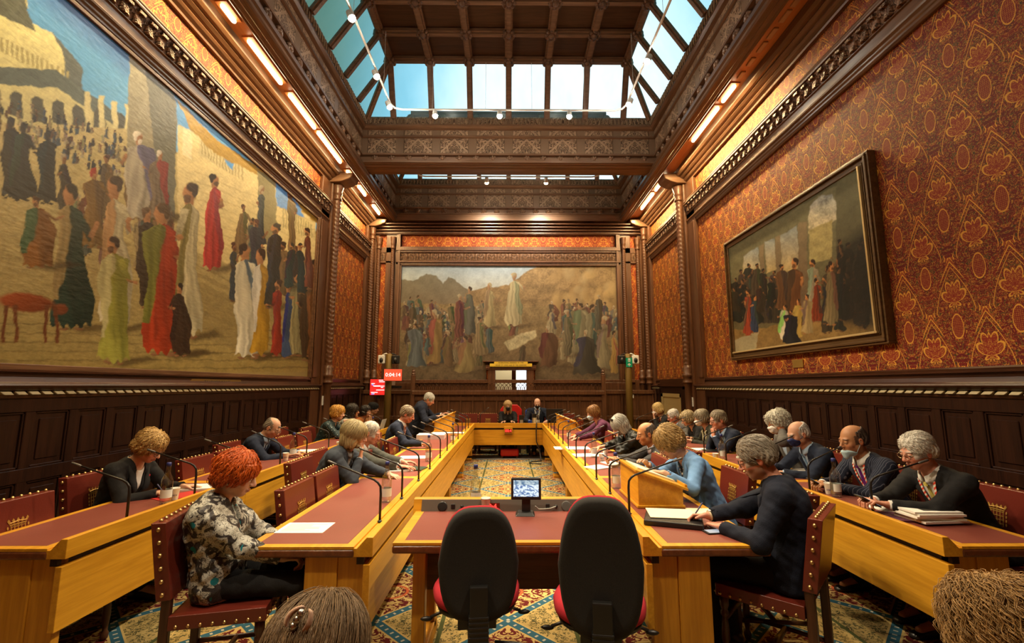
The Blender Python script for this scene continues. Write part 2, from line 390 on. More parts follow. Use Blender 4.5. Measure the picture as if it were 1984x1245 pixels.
# --- wainscot on the side walls
def wains(sx, y0, y1, name, skip=None):
    b = MB(); X = lambda d: sx*(4.-d)
    def bx(d0, d1, a, c, z0, z1): b.box(min(X(d0), X(d1)), max(X(d0), X(d1)), a, c, z0, z1)
    bx(-.01, .03, y0, y1, 0, 1.56)
    for z0, z1, d in ((.0, .17, .085), (.17, .20, .07), (.86, .97, .055), (1.425, 1.56, .055)): bx(.03, d, y0, y1, z0, z1)
    n = max(1, round((y1-y0)/.38)); p = (y1-y0)/n
    for i in range(n+1):
        c = y0+i*p; bx(.03, .052, max(y0, c-.042), min(y1, c+.042), .20, 1.425)
    for i in range(n):
        for z0, z1 in ((.20, .86), (.97, 1.425)):
            a, c = y0+i*p+.042, y0+(i+1)*p-.042
            bx(.03, .044, a, c, z0, z0+.018); bx(.03, .044, a, c, z1-.018, z1); bx(.03, .044, a, a+.016, z0, z1); bx(.03, .044, c-.016, c, z0, z1)
            bx(.03, .040, a+.05, c-.05, z0+.06, z1-.06)
    struct(b.build(name, W_DARK, bevel=.004, seg=1))
    s = MB(); k = MB()
    def prof(q, pts):
        q.prism([(X(d), z) for d, z in pts], y0, y1, 'y')
    prof(s, [(0, 1.60), (.10, 1.60), (.13, 1.625), (.14, 1.64), (.13, 1.655), (.07, 1.67), (.05, 1.71), (.055, 1.72), (.0, 1.72)])
    prof(s, [(0, 1.54), (.07, 1.54), (.075, 1.565), (.06, 1.60), (0, 1.60)])
    prof(s, [(0, 1.72), (.03, 1.72), (.03, 1.745), (.06, 1.75), (.06, 1.765), (.045, 1.77), (.05, 1.785), (.03, 1.80), (0, 1.80)])
    struct(s.build(name.replace('wall_panelling', 'trim_dado'), W_DARKY))
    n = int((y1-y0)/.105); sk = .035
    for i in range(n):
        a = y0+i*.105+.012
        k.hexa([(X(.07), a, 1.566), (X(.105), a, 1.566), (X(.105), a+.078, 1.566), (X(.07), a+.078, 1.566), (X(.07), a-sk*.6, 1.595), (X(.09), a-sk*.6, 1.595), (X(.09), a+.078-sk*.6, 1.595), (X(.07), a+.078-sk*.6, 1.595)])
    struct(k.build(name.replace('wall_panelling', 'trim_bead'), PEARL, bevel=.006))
wains(-1, Y0, 9.6, 'wall_panelling_left'); wains(1, Y0, 9.6, 'wall_panelling_right')
wains(-1, 9.98, 12.75, 'wall_panelling_left_end'); wains(1, 11.95, 12.75, 'wall_panelling_right_end')
# plain dado over the side door of the right wall
# --- carved rail and frieze mouldings
def rail(sx, y0, y1, nm):
    X = lambda d: sx*(4.-d)
    b = MB()
    def prof(pts, mi): b.cur = mi; b.prism([(X(d), z) for d, z in pts], y0, y1, 'y')
    prof([(0, 5.10), (.035, 5.10), (.05, 5.125), (.05, 5.15), (.065, 5.165), (.065, 5.19), (.09, 5.21), (.095, 5.235), (.07, 5.25), (.07, 5.355), (.09, 5.36), (.09, 5.375), (0, 5.375)], 0)
    prof([(0, 5.375), (.075, 5.375), (.085, 5.44), (.13, 5.56), (0, 5.56)], 1)
    prof([(0, 5.56), (.15, 5.56), (.155, 5.585), (.14, 5.60), (.15, 5.625), (.12, 5.64), (.10, 5.69), (0, 5.70)], 0)
    b.cur = 1
    n = int((y1-y0)/.16)
    for i in range(n):            # little leaf blocks along the rail
        c = y0+.08+i*.16
        b.hexa([(X(.08), c-.06, 5.39), (X(.115), c-.03, 5.39), (X(.115), c+.03, 5.39), (X(.08), c+.06, 5.39), (X(.09), c-.075, 5.48), (X(.12), c-.07, 5.47), (X(.12), c+.01, 5.47), (X(.09), c+.02, 5.48)])
        b.cbox((X(.12), c, 5.525), (.05, .085, .04))
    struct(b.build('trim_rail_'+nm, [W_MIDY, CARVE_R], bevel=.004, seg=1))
for sx, nm in ((-1, 'left'), (1, 'right')):
    rail(sx, Y0, 9.62, nm); rail(sx, 9.98, 12.6, nm+'_end')
# --- cornice with the lamp trough, both sides
def cornice(sx, nm):
    X = lambda d: sx*(4.-d); b = MB()
    P_ = [(0, 6.07), (.05, 6.07), (.06, 6.095), (.045, 6.11), (.09, 6.135), (.115, 6.16), (.11, 6.18), (.15, 6.19), (.19, 6.215), (.185, 6.235), (.235, 6.24), (.275, 6.27), (.28, 6.30), (.29, 6.37), (.0, 6.37)]
    b.prism([(X(d), z) for d, z in P_], Y0, 12.75, 'y')
    b.prism([(X(d), z) for d, z in [(.57, 6.37), (.57, 6.31), (.59, 6.295), (.62, 6.305), (.64, 6.285), (.70, 6.29), (.72, 6.275), (.80, 6.28), (.82, 6.30), (.81, 6.36), (.84, 6.38), (.83, 6.46), (.57, 6.46)]], Y0, 12.75, 'y')
    struct(b.build('trim_cornice_'+nm, W_MIDY))
    b = MB(); b.box(min(X(0), X(.80)), max(X(0), X(.80)), Y0, 12.75, 6.368, 6.45)
    struct(b.build('ceiling_trough_'+nm, TROUGH))
cornice(-1, 'left'); cornice(1, 'right')
sb('trim_front_soffit', W_MIDX, (-3.2, 3.2, Y0, -1.2, 6.40, 6.52))
sb('trim_back_soffit', W_MIDX, (-3.2, 3.2, 12.45, 12.75, 6.28, 6.50))
b = MB()
b.prism([(9.42, 6.56), (9.42, 6.47), (9.45, 6.445), (9.50, 6.45), (9.53, 6.425), (9.60, 6.43), (9.63, 6.41), (9.76, 6.41), (9.79, 6.43), (9.86, 6.425), (9.89, 6.45), (9.94, 6.445), (9.97, 6.47), (9.97, 6.56)], -3.2, 3.2, 'x')
struct(b.build('trim_cross_beam', W_MIDX))
# --- skylight wells
PROF = [(.0, 6.455, 0), (.02, 6.46, 0), (.02, 6.475, 0), (-.02, 6.48, 0), (-.02, 6.49, 0), (-.07, 6.495, 0), (-.07, 6.63, 0), (.0, 6.645, 0), (.0, 6.685, 0), (-.05, 6.70, 1), (-.05, 7.055, 0), (-.01, 7.07, 0), (-.01, 7.11, 0), (-.035, 7.12, 1), (-.035, 7.24, 0), (.03, 7.255, 0), (.07, 7.29, 0), (.07, 7.325, 0), (.045, 7.335, 1), (.075, 7.49, 0), (.02, 7.50, 0), (.0, 7.40, 0)]
def well(x1, y0, y1, tag_, bosses=True):
    b = MB(); R = []
    for off, z, k in PROF: R.append([(-x1+off, y0+off, z), (x1-off, y0+off, z), (x1-off, y1-off, z), (-x1+off, y1-off, z)])
    base = 0; vs = [p for r in R for p in r]; b.v = vs
    for i in range(len(R)-1):
        for j in range(4):
            q = (j+1) % 4; b.f.append([i*4+j, i*4+q, (i+1)*4+q, (i+1)*4+j]); b.mi.append((0 if j % 2 else 1)+2*PROF[i][2]); b.sm.append(False)
    # carved strap-work posts between the frieze panels
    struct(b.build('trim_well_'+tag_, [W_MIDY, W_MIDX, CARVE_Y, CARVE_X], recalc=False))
    if bosses:
        g = MB(); g.smooth = True; rnd = random.Random(3)
        def boss(x, y, ux, uy):
            g.ball((x, y, 6.56), .052, 8, 6)
            for k in range(7):
                a = k*2*PI/7; c, s = math.cos(a)*.055, math.sin(a)*.055
                g.ball((x+ux*c+abs(uy)*0, y+uy*c, 6.56+s), .030, 6, 5)
        n = int((y1-y0)/.31)
        for i in range(n):
            yy = y0+.2+i*.31
            if yy > 3.2 or tag_ != 'main': boss(-x1-.055+.03, yy, 0, 1); boss(x1+.055-.03, yy, 0, 1)
        n = int(2*x1/.37)
        for i in range(n): boss(-x1+.27+i*.37, y1+.03, 1, 0)
        struct(g.build('trim_bosses_'+tag_, W_MIDX))
    k = MB()                       # pierced cresting above the ledge: a row of little arches
    def crest(p, q):
        p = Vector(p); q = Vector(q); L = (q-p).length; n = int(L/.085); d = (q-p)/n
        for i in range(n):
            c = p+d*(i+.5)
            if c.y < 2.5 and tag_ == 'main': continue
            k.smooth = False
            pts = [c+d*t+Vector((0, 0, h)) for t, h in ((-.46, 0), (-.40, .07), (0, .145), (.40, .07), (.46, 0))]
            k.tube(pts, .013, 4)
    for e in (.055,):
        z = 7.335; X = x1-e-.02; A, B = y0+e+.02, y1-e-.02
        crest((-X, A, z), (-X, B, z)); crest((-X, B, z), (X, B, z)); crest((X, B, z), (X, A, z))
    struct(k.build('trim_crest_'+tag_, PEARLW))
PEARLW = mat('dusty crest oak', (.26, .17, .10), .5)
well(3.2, -1.2, 9.42, 'main'); well(3.2, 9.97, 12.45, 'end')
def sky(x1, y0, y1, d, ztop, nx, pitch, tag_, idx):
    z0 = 7.44; a = .1
    lo = [(-x1+a, y0+a), (x1-a, y0+a), (x1-a, y1-a), (-x1+a, y1-a)]; hi = [(-x1+a+d, y0+a+d), (x1-a-d, y0+a+d), (x1-a-d, y1-a-d), (-x1+a+d, y1-a-d)]
    for j, nm in enumerate(('front', 'right', 'back', 'left')):
        q = (j+1) % 4; b = MB()
        b.add([(*lo[j], z0), (*lo[q], z0), (*hi[q], ztop), (*hi[j], ztop)], [(0, 1, 2, 3)])
        struct(b.build(f'window_{idx+j}', SKYGL))
    r = MB(); t = MB()
    def bar(p, q, w_=.062, h=.065, M=t):
        p, q = Vector(p), Vector(q); dd = (q-p).normalized(); s = dd.cross(Vector((0, 0, 1)))
        if s.length < 1e-4: s = Vector((1, 0, 0))
        s.normalize(); n = s.cross(dd)
        for w2, h2 in ((w_, h*.55), (w_*.55, h)):
            M.rings([[e+s*w2+n*h2*.4, e-s*w2+n*h2*.4, e-s*w2-n*h2, e+s*w2-n*h2] for e in (p, q)])
    X = hi[1][0]; A, B = hi[0][1], hi[2][1]
    ys = []; y = B
    while y > A-.01: ys.append(y); y -= pitch
    xs = [-X+2*X*i/nx for i in range(nx+1)]
    for x in xs: bar((x, A, ztop), (x, B, ztop), .075, .08); bar((x, B, ztop), (x*lo[1][0]/X*.0+x*1.02, B+d, z0)); bar((x, A, ztop), (x*1.02, A-d, z0))
    for y in ys: bar((-X, y, ztop), (X, y, ztop), .075, .08); bar((-X, y, ztop), (-X-d, y, z0)); bar((X, y, ztop), (X+d, y, z0))
    for j in range(4): bar((*hi[j], ztop), (*lo[j], z0), .055, .06)
    struct(t.build('trim_ribs_'+tag_, W_MIDX))
    g = MB(); g.smooth = True
    for x in xs:
        for y in ys:
            if y < 3: continue
            g.ball((x, y, ztop-.07), (.07, .07, .06), 8, 6)
            for k in range(8):
                c, s_ = math.cos(k*PI/4)*.10, math.sin(k*PI/4)*.10
                g.ball((x+c, y+s_, ztop-.06), (.042, .042, .048), 6, 5)
    struct(g.build('trim_ceiling_bosses_'+tag_, W_MIDY))
    sb('ceiling_'+tag_, CEIL_W, (-X, X, A, B, ztop+.04, ztop+.12))
sky(3.2, -1.2, 9.42, .63, 8.38, 6, .75, 'main', 1)
sky(3.2, 9.97, 12.45, .63, 8.38, 6, .6, 'end', 5)
# --- twisted columns and piers
def twist(b, x, y, z0, z1, r, base=True):
    b.smooth = True; R = []; z = z0; n = 16
    while z < z1:
        ring = []
        for j in range(n):
            a = 2*PI*j/n; t = abs(((a/PI*1.0+.25) % 1.)-.5)*2
            h = ((z/(r*1.15)+t*.9) % 1.)
            q = r*(.84+.20*min(1., h*1.6 if h < .6 else (1-h)*2.4)); ring.append((x+q*math.cos(a), y+q*math.sin(a), z))
        R.append(ring); z += r*.17
    b.rings(R)
    b.lathe([(r*1.0, z1-.02), (r*1.25, z1+.02), (r*1.0, z1+.05), (r*1.05, z1+.12), (r*1.3, z1+.15), (r*1.1, z1+.18), (r*1.5, z1+.30), (r*1.55, z1+.34)], (x, y, 0), 14)
    b.lathe([(r*1.5, z0-.36), (r*1.3, z0-.33), (r*1.15, z0-.24), (r*1.4, z0-.22), (r*1.35, z0-.17), (r*1.05, z0-.15), (r*1.35, z0-.05), (r*1.1, z0-.02), (r*1., z0+.02)], (x, y, 0), 14)
    b.lathe([(r*1.15, .0), (r*1.2, .25), (r*.95, .3), (r*.95, .8), (r*1.2, .84), (r*.95, .9), (r*.95, z0-.40), (r*1.3, z0-.36)], (x, y, 0), 12)
for sx, nm in ((-1, 'left'), (1, 'right')):
    b = MB(); b.box(*sorted((sx*4., sx*3.93)), 9.22, 9.98, 0, 6.08); b.box(*sorted((sx*3.93, sx*3.90)), 9.22, 9.40, 1.8, 5.1); b.box(*sorted((sx*3.93, sx*3.88)), 9.62, 9.98, 0, 6.08)
    struct(b.build('trim_pier_'+nm, W_FAR, bevel=.01))
    b = MB(); twist(b, sx*3.84, 9.80, 2.05, 5.75, .085); struct(b.build('trim_column_'+nm, W_FAR))
    b = MB(); b.prism([(sx*4., 6.09), (sx*3.74, 6.10), (sx*3.60, 6.14), (sx*3.48, 6.20), (sx*3.44, 6.30), (sx*4., 6.36)], 9.58, 10.0, 'y'); struct(b.build('trim_bracket_'+nm, W_MIDX, bevel=.02))
    b = MB(); b.box(*sorted((sx*4., sx*3.92)), 12.30, 12.75, 0, 6.08); struct(b.build('trim_end_pier_'+nm, W_FAR, bevel=.01))
    b = MB(); twist(b, sx*3.86, 12.55, 2.05, 5.75, .07); twist(b, sx*3.70, 12.68, 2.05, 5.5, .06); struct(b.build('trim_end_column_'+nm, W_FAR))
    b = MB(); b.prism([(sx*4., 6.09), (sx*3.74, 6.10), (sx*3.60, 6.14), (sx*3.48, 6.20), (sx*3.44, 6.30), (sx*4., 6.36)], 12.40, 12.75, 'y'); struct(b.build('trim_end_bracket_'+nm, W_MIDX, bevel=.02))
# --- far wall woodwork
b = MB(); YB = 12.75
def bw(x0, x1, z0, z1, d, mi=0): b.cur = mi; b.box(x0, x1, YB-d, YB+.01, z0, z1)
bw(-4, 4, 5.93, 6.30, .10)                                   # dark entablature
for i in range(4): bw(-4, 4, 5.95+i*.075, 5.985+i*.075, .13+.05*i)
for s in (-1, 1):
    bw(*sorted((s*3.20, s*3.50)), 0, 5.93, .06); bw(*sorted((s*3.70, s*4.0)), 0, 5.93, .06)
    bw(*sorted((s*3.35, s*3.70)), 5.10, 5.16, .06); bw(*sorted((s*3.35, s*3.70)), 5.40, 5.56, .06)
    bw(*sorted((s*3.35, s*3.70)), 5.16, 5.40, .05, 1); bw(*sorted((s*3.35, s*3.70)), 0, 1.80, .05)
    bw(*sorted((s*3.08, s*3.20)), 1.7, 5.93, .10); bw(*sorted((s*3.08, s*3.14)), 1.7, 5.93, .13)
bw(-3.2, 3.2, 5.05, 5.16, .10); bw(-3.2, 3.2, 5.10, 5.14, .14); bw(-3.2, 3.2, 5.16, 5.40, .07, 1); bw(-3.2, 3.2, 5.40, 5.57, .11); bw(-3.2, 3.2, 5.45, 5.53, .14)
bw(-3.5, 3.5, 1.72, 1.80, .12); bw(-3.2, -.56, 0, 1.74, .03); bw(.70, 3.2, 0, 1.74, .03)
b.cur = 1
for i in range(40): b.hexa([(-3.16+i*.158+dx, YB-d, z) for dx, d, z in ((.02, .07, 5.18), (.11, .07, 5.18), (.11, .07, 5.18), (.02, .07, 5.18), (.06, .10, 5.28), (.155, .10, 5.28), (.155, .07, 5.29), (.06, .07, 5.29))])
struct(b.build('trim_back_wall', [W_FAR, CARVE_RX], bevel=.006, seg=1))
b = MB()
for s in (-1, 1): twist(b, s*3.29, 12.64, 2.05, 5.5, .055)
struct(b.build('trim_back_column', W_FAR))
# screen with gallery rail
YS = 12.30; b = MB()
b.box(-2.55, 2.55, YS, YS+.06, 0, 1.50)
for z0, z1, d in ((0, .2, .06), (.74, .84, .035), (.60, .66, .05), (1.24, 1.34, .035), (1.40, 1.50, .08)): b.box(-2.55, 2.55, YS-d, YS, z0, z1)
for i in range(17): b.box(-2.55+i*.316, -2.50+i*.316, YS-.03, YS, .2, 1.40)
for s in (-1, 1):
    b.box(*sorted((s*2.55, s*3.95)), YS+.1, YS+.16, 0, 1.50); b.box(*sorted((s*2.55, s*3.95)), YS+.05, YS+.1, 1.42, 1.52); b.box(*sorted((s*2.55, s*3.95)), YS+.05, YS+.1, .74, .84)
    for i in range(4): b.box(*sorted((s*(2.6+i*.42), s*(2.65+i*.42))), YS+.07, YS+.1, 0, 1.42)
    b.box(*sorted((s*2.55, s*3.3)), YS+.12, YS+.2, 1.52, 1.72)
    b.box(*sorted((s*2.48, s*2.59)), YS-.06, YS+.06, 0, 1.92); b.lathe([(.05, 1.92), (.06, 1.95), (.035, 1.98), (.05, 2.01), (.035, 2.05), (.04, 2.07)], (s*2.535, YS, 0), 10)
struct(b.build('wall_screen', W_FAR, bevel=.005, seg=1))
b = MB()
for i in range(74):
    x = -2.45+i*.0663; b.cbox((x+.016, YS-.05, 1.475), (.036, .05, .04)); b.cbox((x+.03, YS-.05, 1.43), (.03, .03, .02))
struct(b.build('trim_screen_bead', mat('lighter bead oak', (.22, .115, .05), .35), bevel=.006))
b = MB(); b.box(-2.48, 2.48, YS-.02, YS+.02, 1.50, 1.53); b.box(-2.48, 2.48, YS-.03, YS+.03, 1.705, 1.735)
n = 46; p = 4.96/n
for i in range(n):
    x = -2.48+i*p
    b.tube([(x, YS, 1.53), (x+p*.12, YS, 1.60), (x+p*.5, YS, 1.665), (x+p*.88, YS, 1.60), (x+p, YS, 1.53)], .009, 5)
    b.tube([(x, YS, 1.705), (x+p*.35, YS, 1.66), (x+p*.5, YS, 1.63), (x+p*.65, YS, 1.66), (x+p, YS, 1.705)], .007, 5)
    b.tube([(x+p*.5, YS, 1.53), (x+p*.5, YS, 1.60)], .008, 5)
struct(b.build('trim_gallery_rail', W_FAR))
# doorway set into the big far painting
b = MB()
b.box(-.56, -.36, 12.60, 12.9, 0, 2.16); b.box(.50, .70, 12.60, 12.9, 0, 2.16); b.box(-.62, .76, 12.58, 12.9, 2.06, 2.20)
b.box(-.70, .84, 12.54, 12.8, 2.28, 2.31)
for i in range(30): b.box(-.62+i*.046, -.595+i*.046, 12.55, 12.58, 2.10, 2.13)
struct(b.build('door_1', W_FAR, bevel=.008))
t = thing('door_sign', 'gilt lettered board above the small doorway in the far painting', 'sign', (.07, 12.56, 2.2))
b = MB(); b.box(-.58, .58, -.02, .01, -.05, .035); b.box(-.46, .46, -.02, .01, .035, .09); b.build('board', mat('gilt sign board', (.75, .52, .06), .4, .3), t, bevel=.005)
text('lettering', 'ALTERATIONS  ORDERED  BY  THE', .055, DINK, (0, -.022, .058), (PI/2, 0, 0), t, sx=.8)
text('lettering', 'HOUSE  OF  LORDS  AND  BY  THE  COMMONS', .055, DINK, (0, -.022, -.012), (PI/2, 0, 0), t, sx=.72)
# door in the right wall, half hidden by the row of people
b = MB(); b.box(3.93, 4.01, 10.40, 11.98, 1.45, 1.62); b.box(3.9, 4.01, 10.05, 10.45, 0, 1.55); b.box(3.9, 4.01, 11.9, 12.0, 0, 1.55)
struct(b.build('trim_side_door', W_DARK, bevel=.006))
b = MB(); b.box(3.955, 4.005, 10.45, 11.9, 0, 1.45); b.box(3.93, 3.96, 10.47, 10.60, 0, 1.45); b.box(3.93, 3.96, 11.75, 11.88, 0, 1.45); b.box(3.93, 3.96, 10.47, 11.88, 1.36, 1.45)
struct(b.build('door_2', mat('buff painted door', (.36, .26, .105), .5), bevel=.006))
sb('trim_side_shelf', W_DARKY, (3.88, 4.0, 9.98, 11.95, 1.62, 1.68), (3.94, 4.0, 9.98, 11.95, 1.68, 1.80))
# ------------------------------------------------------------------ lamps
def strip(sx, y0, y1, label):
    t = thing('strip_light', label, 'light', (sx*3.57, (y0+y1)/2, 6.36), 0, None); L = y1-y0
    b = MB(); b.box(-.075, .075, -L/2-.03, L/2+.03, -.012, .008); b.build('housing', TROUGH, t)
    b = MB(); b.smooth = True; b.tube([(0, -L/2, -.035), (0, -L/2+.02, -.035), (0, L/2-.02, -.035), (0, L/2, -.035)], [.02, .03, .03, .02], 8); b.build('tube', LAMP_W, t); return t
NTH = ['first', 'second', 'third', 'fourth', 'fifth', 'sixth', 'seventh']
def sY(x, y, sx): return float(onx(x, y, sx*3.57)[1])
for i, (p, q) in enumerate((((430, 5), (455, 42)), ((481, 83), (545, 160)), ((560, 190), (610, 248)), ((615, 265), (660, 312)))):
    strip(-1, sY(*p, -1), sY(*q, -1), f'lit strip lamp in the left cornice, {NTH[i]} from the near end')
for i, (p, q) in enumerate((((672, 336), (690, 353)), ((694, 361), (708, 375)), ((722, 398), (735, 411)))):
    strip(-1, sY(*p, -1), sY(*q, -1), f'short lit lamp in the far left cornice beyond the pier, {NTH[i]} towards the end wall')
for i, (q, p) in enumerate((((1400, 197), (1424, 170)), ((1342, 272), (1392, 218)))):
    strip(1, sY(*p, 1), sY(*q, 1), f'lit strip lamp in the right cornice, {NTH[i]} from the near end')
for i, (q, p) in enumerate((((1270, 369), (1290, 346)), ((1243, 406), (1266, 380)))):
    strip(1, sY(*p, 1), sY(*q, 1), f'short lit lamp in the far right cornice beyond the pier, {NTH[i]} towards the end wall')
for i, (q, p) in enumerate((((1432, 160), (1442, 147)), ((1450, 140), (1462, 122)), ((1470, 115), (1486, 96)), ((1490, 90), (1506, 66)), ((1514, 58), (1532, 28)), ((1536, 22), (1548, 4)))):
    y0, y1 = sY(*p, 1), sY(*q, 1); b = MB(); b.box(3.535, 3.605, y0, y1, 6.345, 6.372)
    tag(b.build('unlit_strip_light', LAMP_OFF, bevel=.01), 'pale unlit lamp panel in the near right cornice trough', 'light', 'unlit lamps in the right cornice')
# extra lamps of the same trough behind the frame's top edge (near end of the room)
for y in (.6, 2.4): tag(strip(-1, y-.6, y+.6, 'lit strip lamp in the left cornice above the camera'), group='strip lamps above the camera')
def area(name, loc, sx, sy, e, col, rot=(0, 0, 0)):
    l = bpy.data.lights.new(name, 'AREA'); l.shape = 'RECTANGLE'; l.size = sx; l.size_y = sy; l.energy = e; l.color = col
    o = bpy.data.objects.new(name, l); SC.collection.objects.link(o); o.location = loc; o.rotation_euler = rot; return o
# the lit strips' light on walls and pictures (each lamp run lights the wall beside it)
WARM = (1., .70, .32)
for sx, y0, y1, e in ((-1, .2, 9.3, 380), (-1, 10.2, 12.3, 130), (1, 6.4, 9.3, 240), (1, 10.2, 12.3, 140)):
    area('cornice lamp run', (sx*3.57, (y0+y1)/2, 6.30), .1, y1-y0, e, WARM)
# track with spot lamps hanging in the wells
def track(name, label, x, ya, yb, z, closed=False):
    t = thing(name, label, 'lighting track', (0, 0, 0)); b = MB(); b.smooth = True
    r = .18; P_ = [(-x, ya, z), (-x, yb-r, z), (-x+.05, yb-.05, z), (-x+r, yb, z), (x-r, yb, z), (x-.05, yb-.05, z), (x, yb-r, z), (x, ya, z)]
    b.tube(P_, .019, 8); b.build('rail', WHITEP, t)
    def wire(p, q): b = MB(); b.tube([p, q], .003, 4); b.build('suspension_wire', WHITEP, t)
    for y in np.arange(ya+.3, yb, 1.6):
        for s in (-1, 1): wire((s*x, y, z), (s*x, y, 8.0))
    for xx in (-x*.66, -x*.2, x*.2, x*.66): wire((xx, yb, z), (xx, yb, 7.9))
track('lighting_track', 'white suspended lighting track running round the main skylight', 2.23, -.8, 8.16, 6.9)
track('lighting_track', 'white suspended lighting track in the far skylight bay', 2.3, 10.15, 11.0, 6.9)
def spot(x, y, z, tx, ty, tz, e, label, size=1.15, group=None, vis=True):
    d = Vector((tx-x, ty-y, tz-z)).normalized(); q = d.to_track_quat('-Z', 'Y')
    if vis:
        t = thing('spotlight', label, 'spotlight', (x, y, z), 0, group); M = q.to_matrix()
        b = MB(); b.tube([(0, 0, 0), (0, 0, -.06)], .012, 6); b.tube([M @ Vector((0, 0, .09))+Vector((0, 0, -.10)), M @ Vector((0, 0, -.03))+Vector((0, 0, -.10))], [.04, .055], 12); b.build('housing', WHITEP, t)
        b = MB(); b.smooth = True; b.ball(M @ Vector((0, 0, -.035))+Vector((0, 0, -.10)), .048, 10, 7); b.build('bulb', BULB, t)
    l = bpy.data.lights.new('spot', 'SPOT'); l.energy = e; l.color = (1., .80, .55); l.spot_size = size; l.spot_blend = .6; l.shadow_soft_size = .08
    o = bpy.data.objects.new('spot beam', l); SC.collection.objects.link(o); o.location = Vector((x, y, z-.10))+d*.16; o.rotation_euler = q.to_euler()
zt = 6.9; SE = 620
def tp(px, py): return float(onz(px, py, zt)[1])
for i, (px, py) in enumerate(((677, 20), (727, 135), (750, 195))):
    spot(-2.23, min(8.0, tp(px, py)), zt, .9, tp(px, py)-.6, .8, SE, f'white spotlight on the left run of the main track, {NTH[i]} from the near end')
for i, px in enumerate((843, 968, 1103)):
    X = float(ony(px, 218, 8.16)[0]); spot(X, 8.16, zt, X*.6, 8.9-1.6, .8, SE, f'white spotlight on the cross run of the main track, {NTH[i]} from the left')
for i, (px, py) in enumerate(((1265, 105), (1228, 190))):
    spot(2.23, min(8.0, tp(px, py)), zt, -.9, tp(px, py)-.6, .8, SE, f'white spotlight on the right run of the main track, {NTH[i]} from the near end')
for i, px in enumerate((943, 1058)):
    X = float(ony(px, 350, 11.0)[0]); spot(X, 11.0, zt-.02, X*1.1, 12.7, 4.5, 380, f'white spotlight in the far skylight bay, {NTH[i]} from the left', 1.9)
for x in (-2.23, 2.23):
    for y in (1.2, 3.6): spot(x, y, zt, -x*.35, y+.6, .8, SE, 'white spotlight on the near run of the main track above the camera', group='spotlights above the camera')
area('corridor fill light', (0, 13.7, 2.85), .5, .5, 22, (1., .9, .7))  # added fill light, no fitting seen; brightens the corridor wall beyond the doorway
# daylight through the roof glass
area('sky portal', (0, 4.1, 8.75), 6.3, 10.5, 1, (1, 1, 1)).data.cycles.is_portal = True
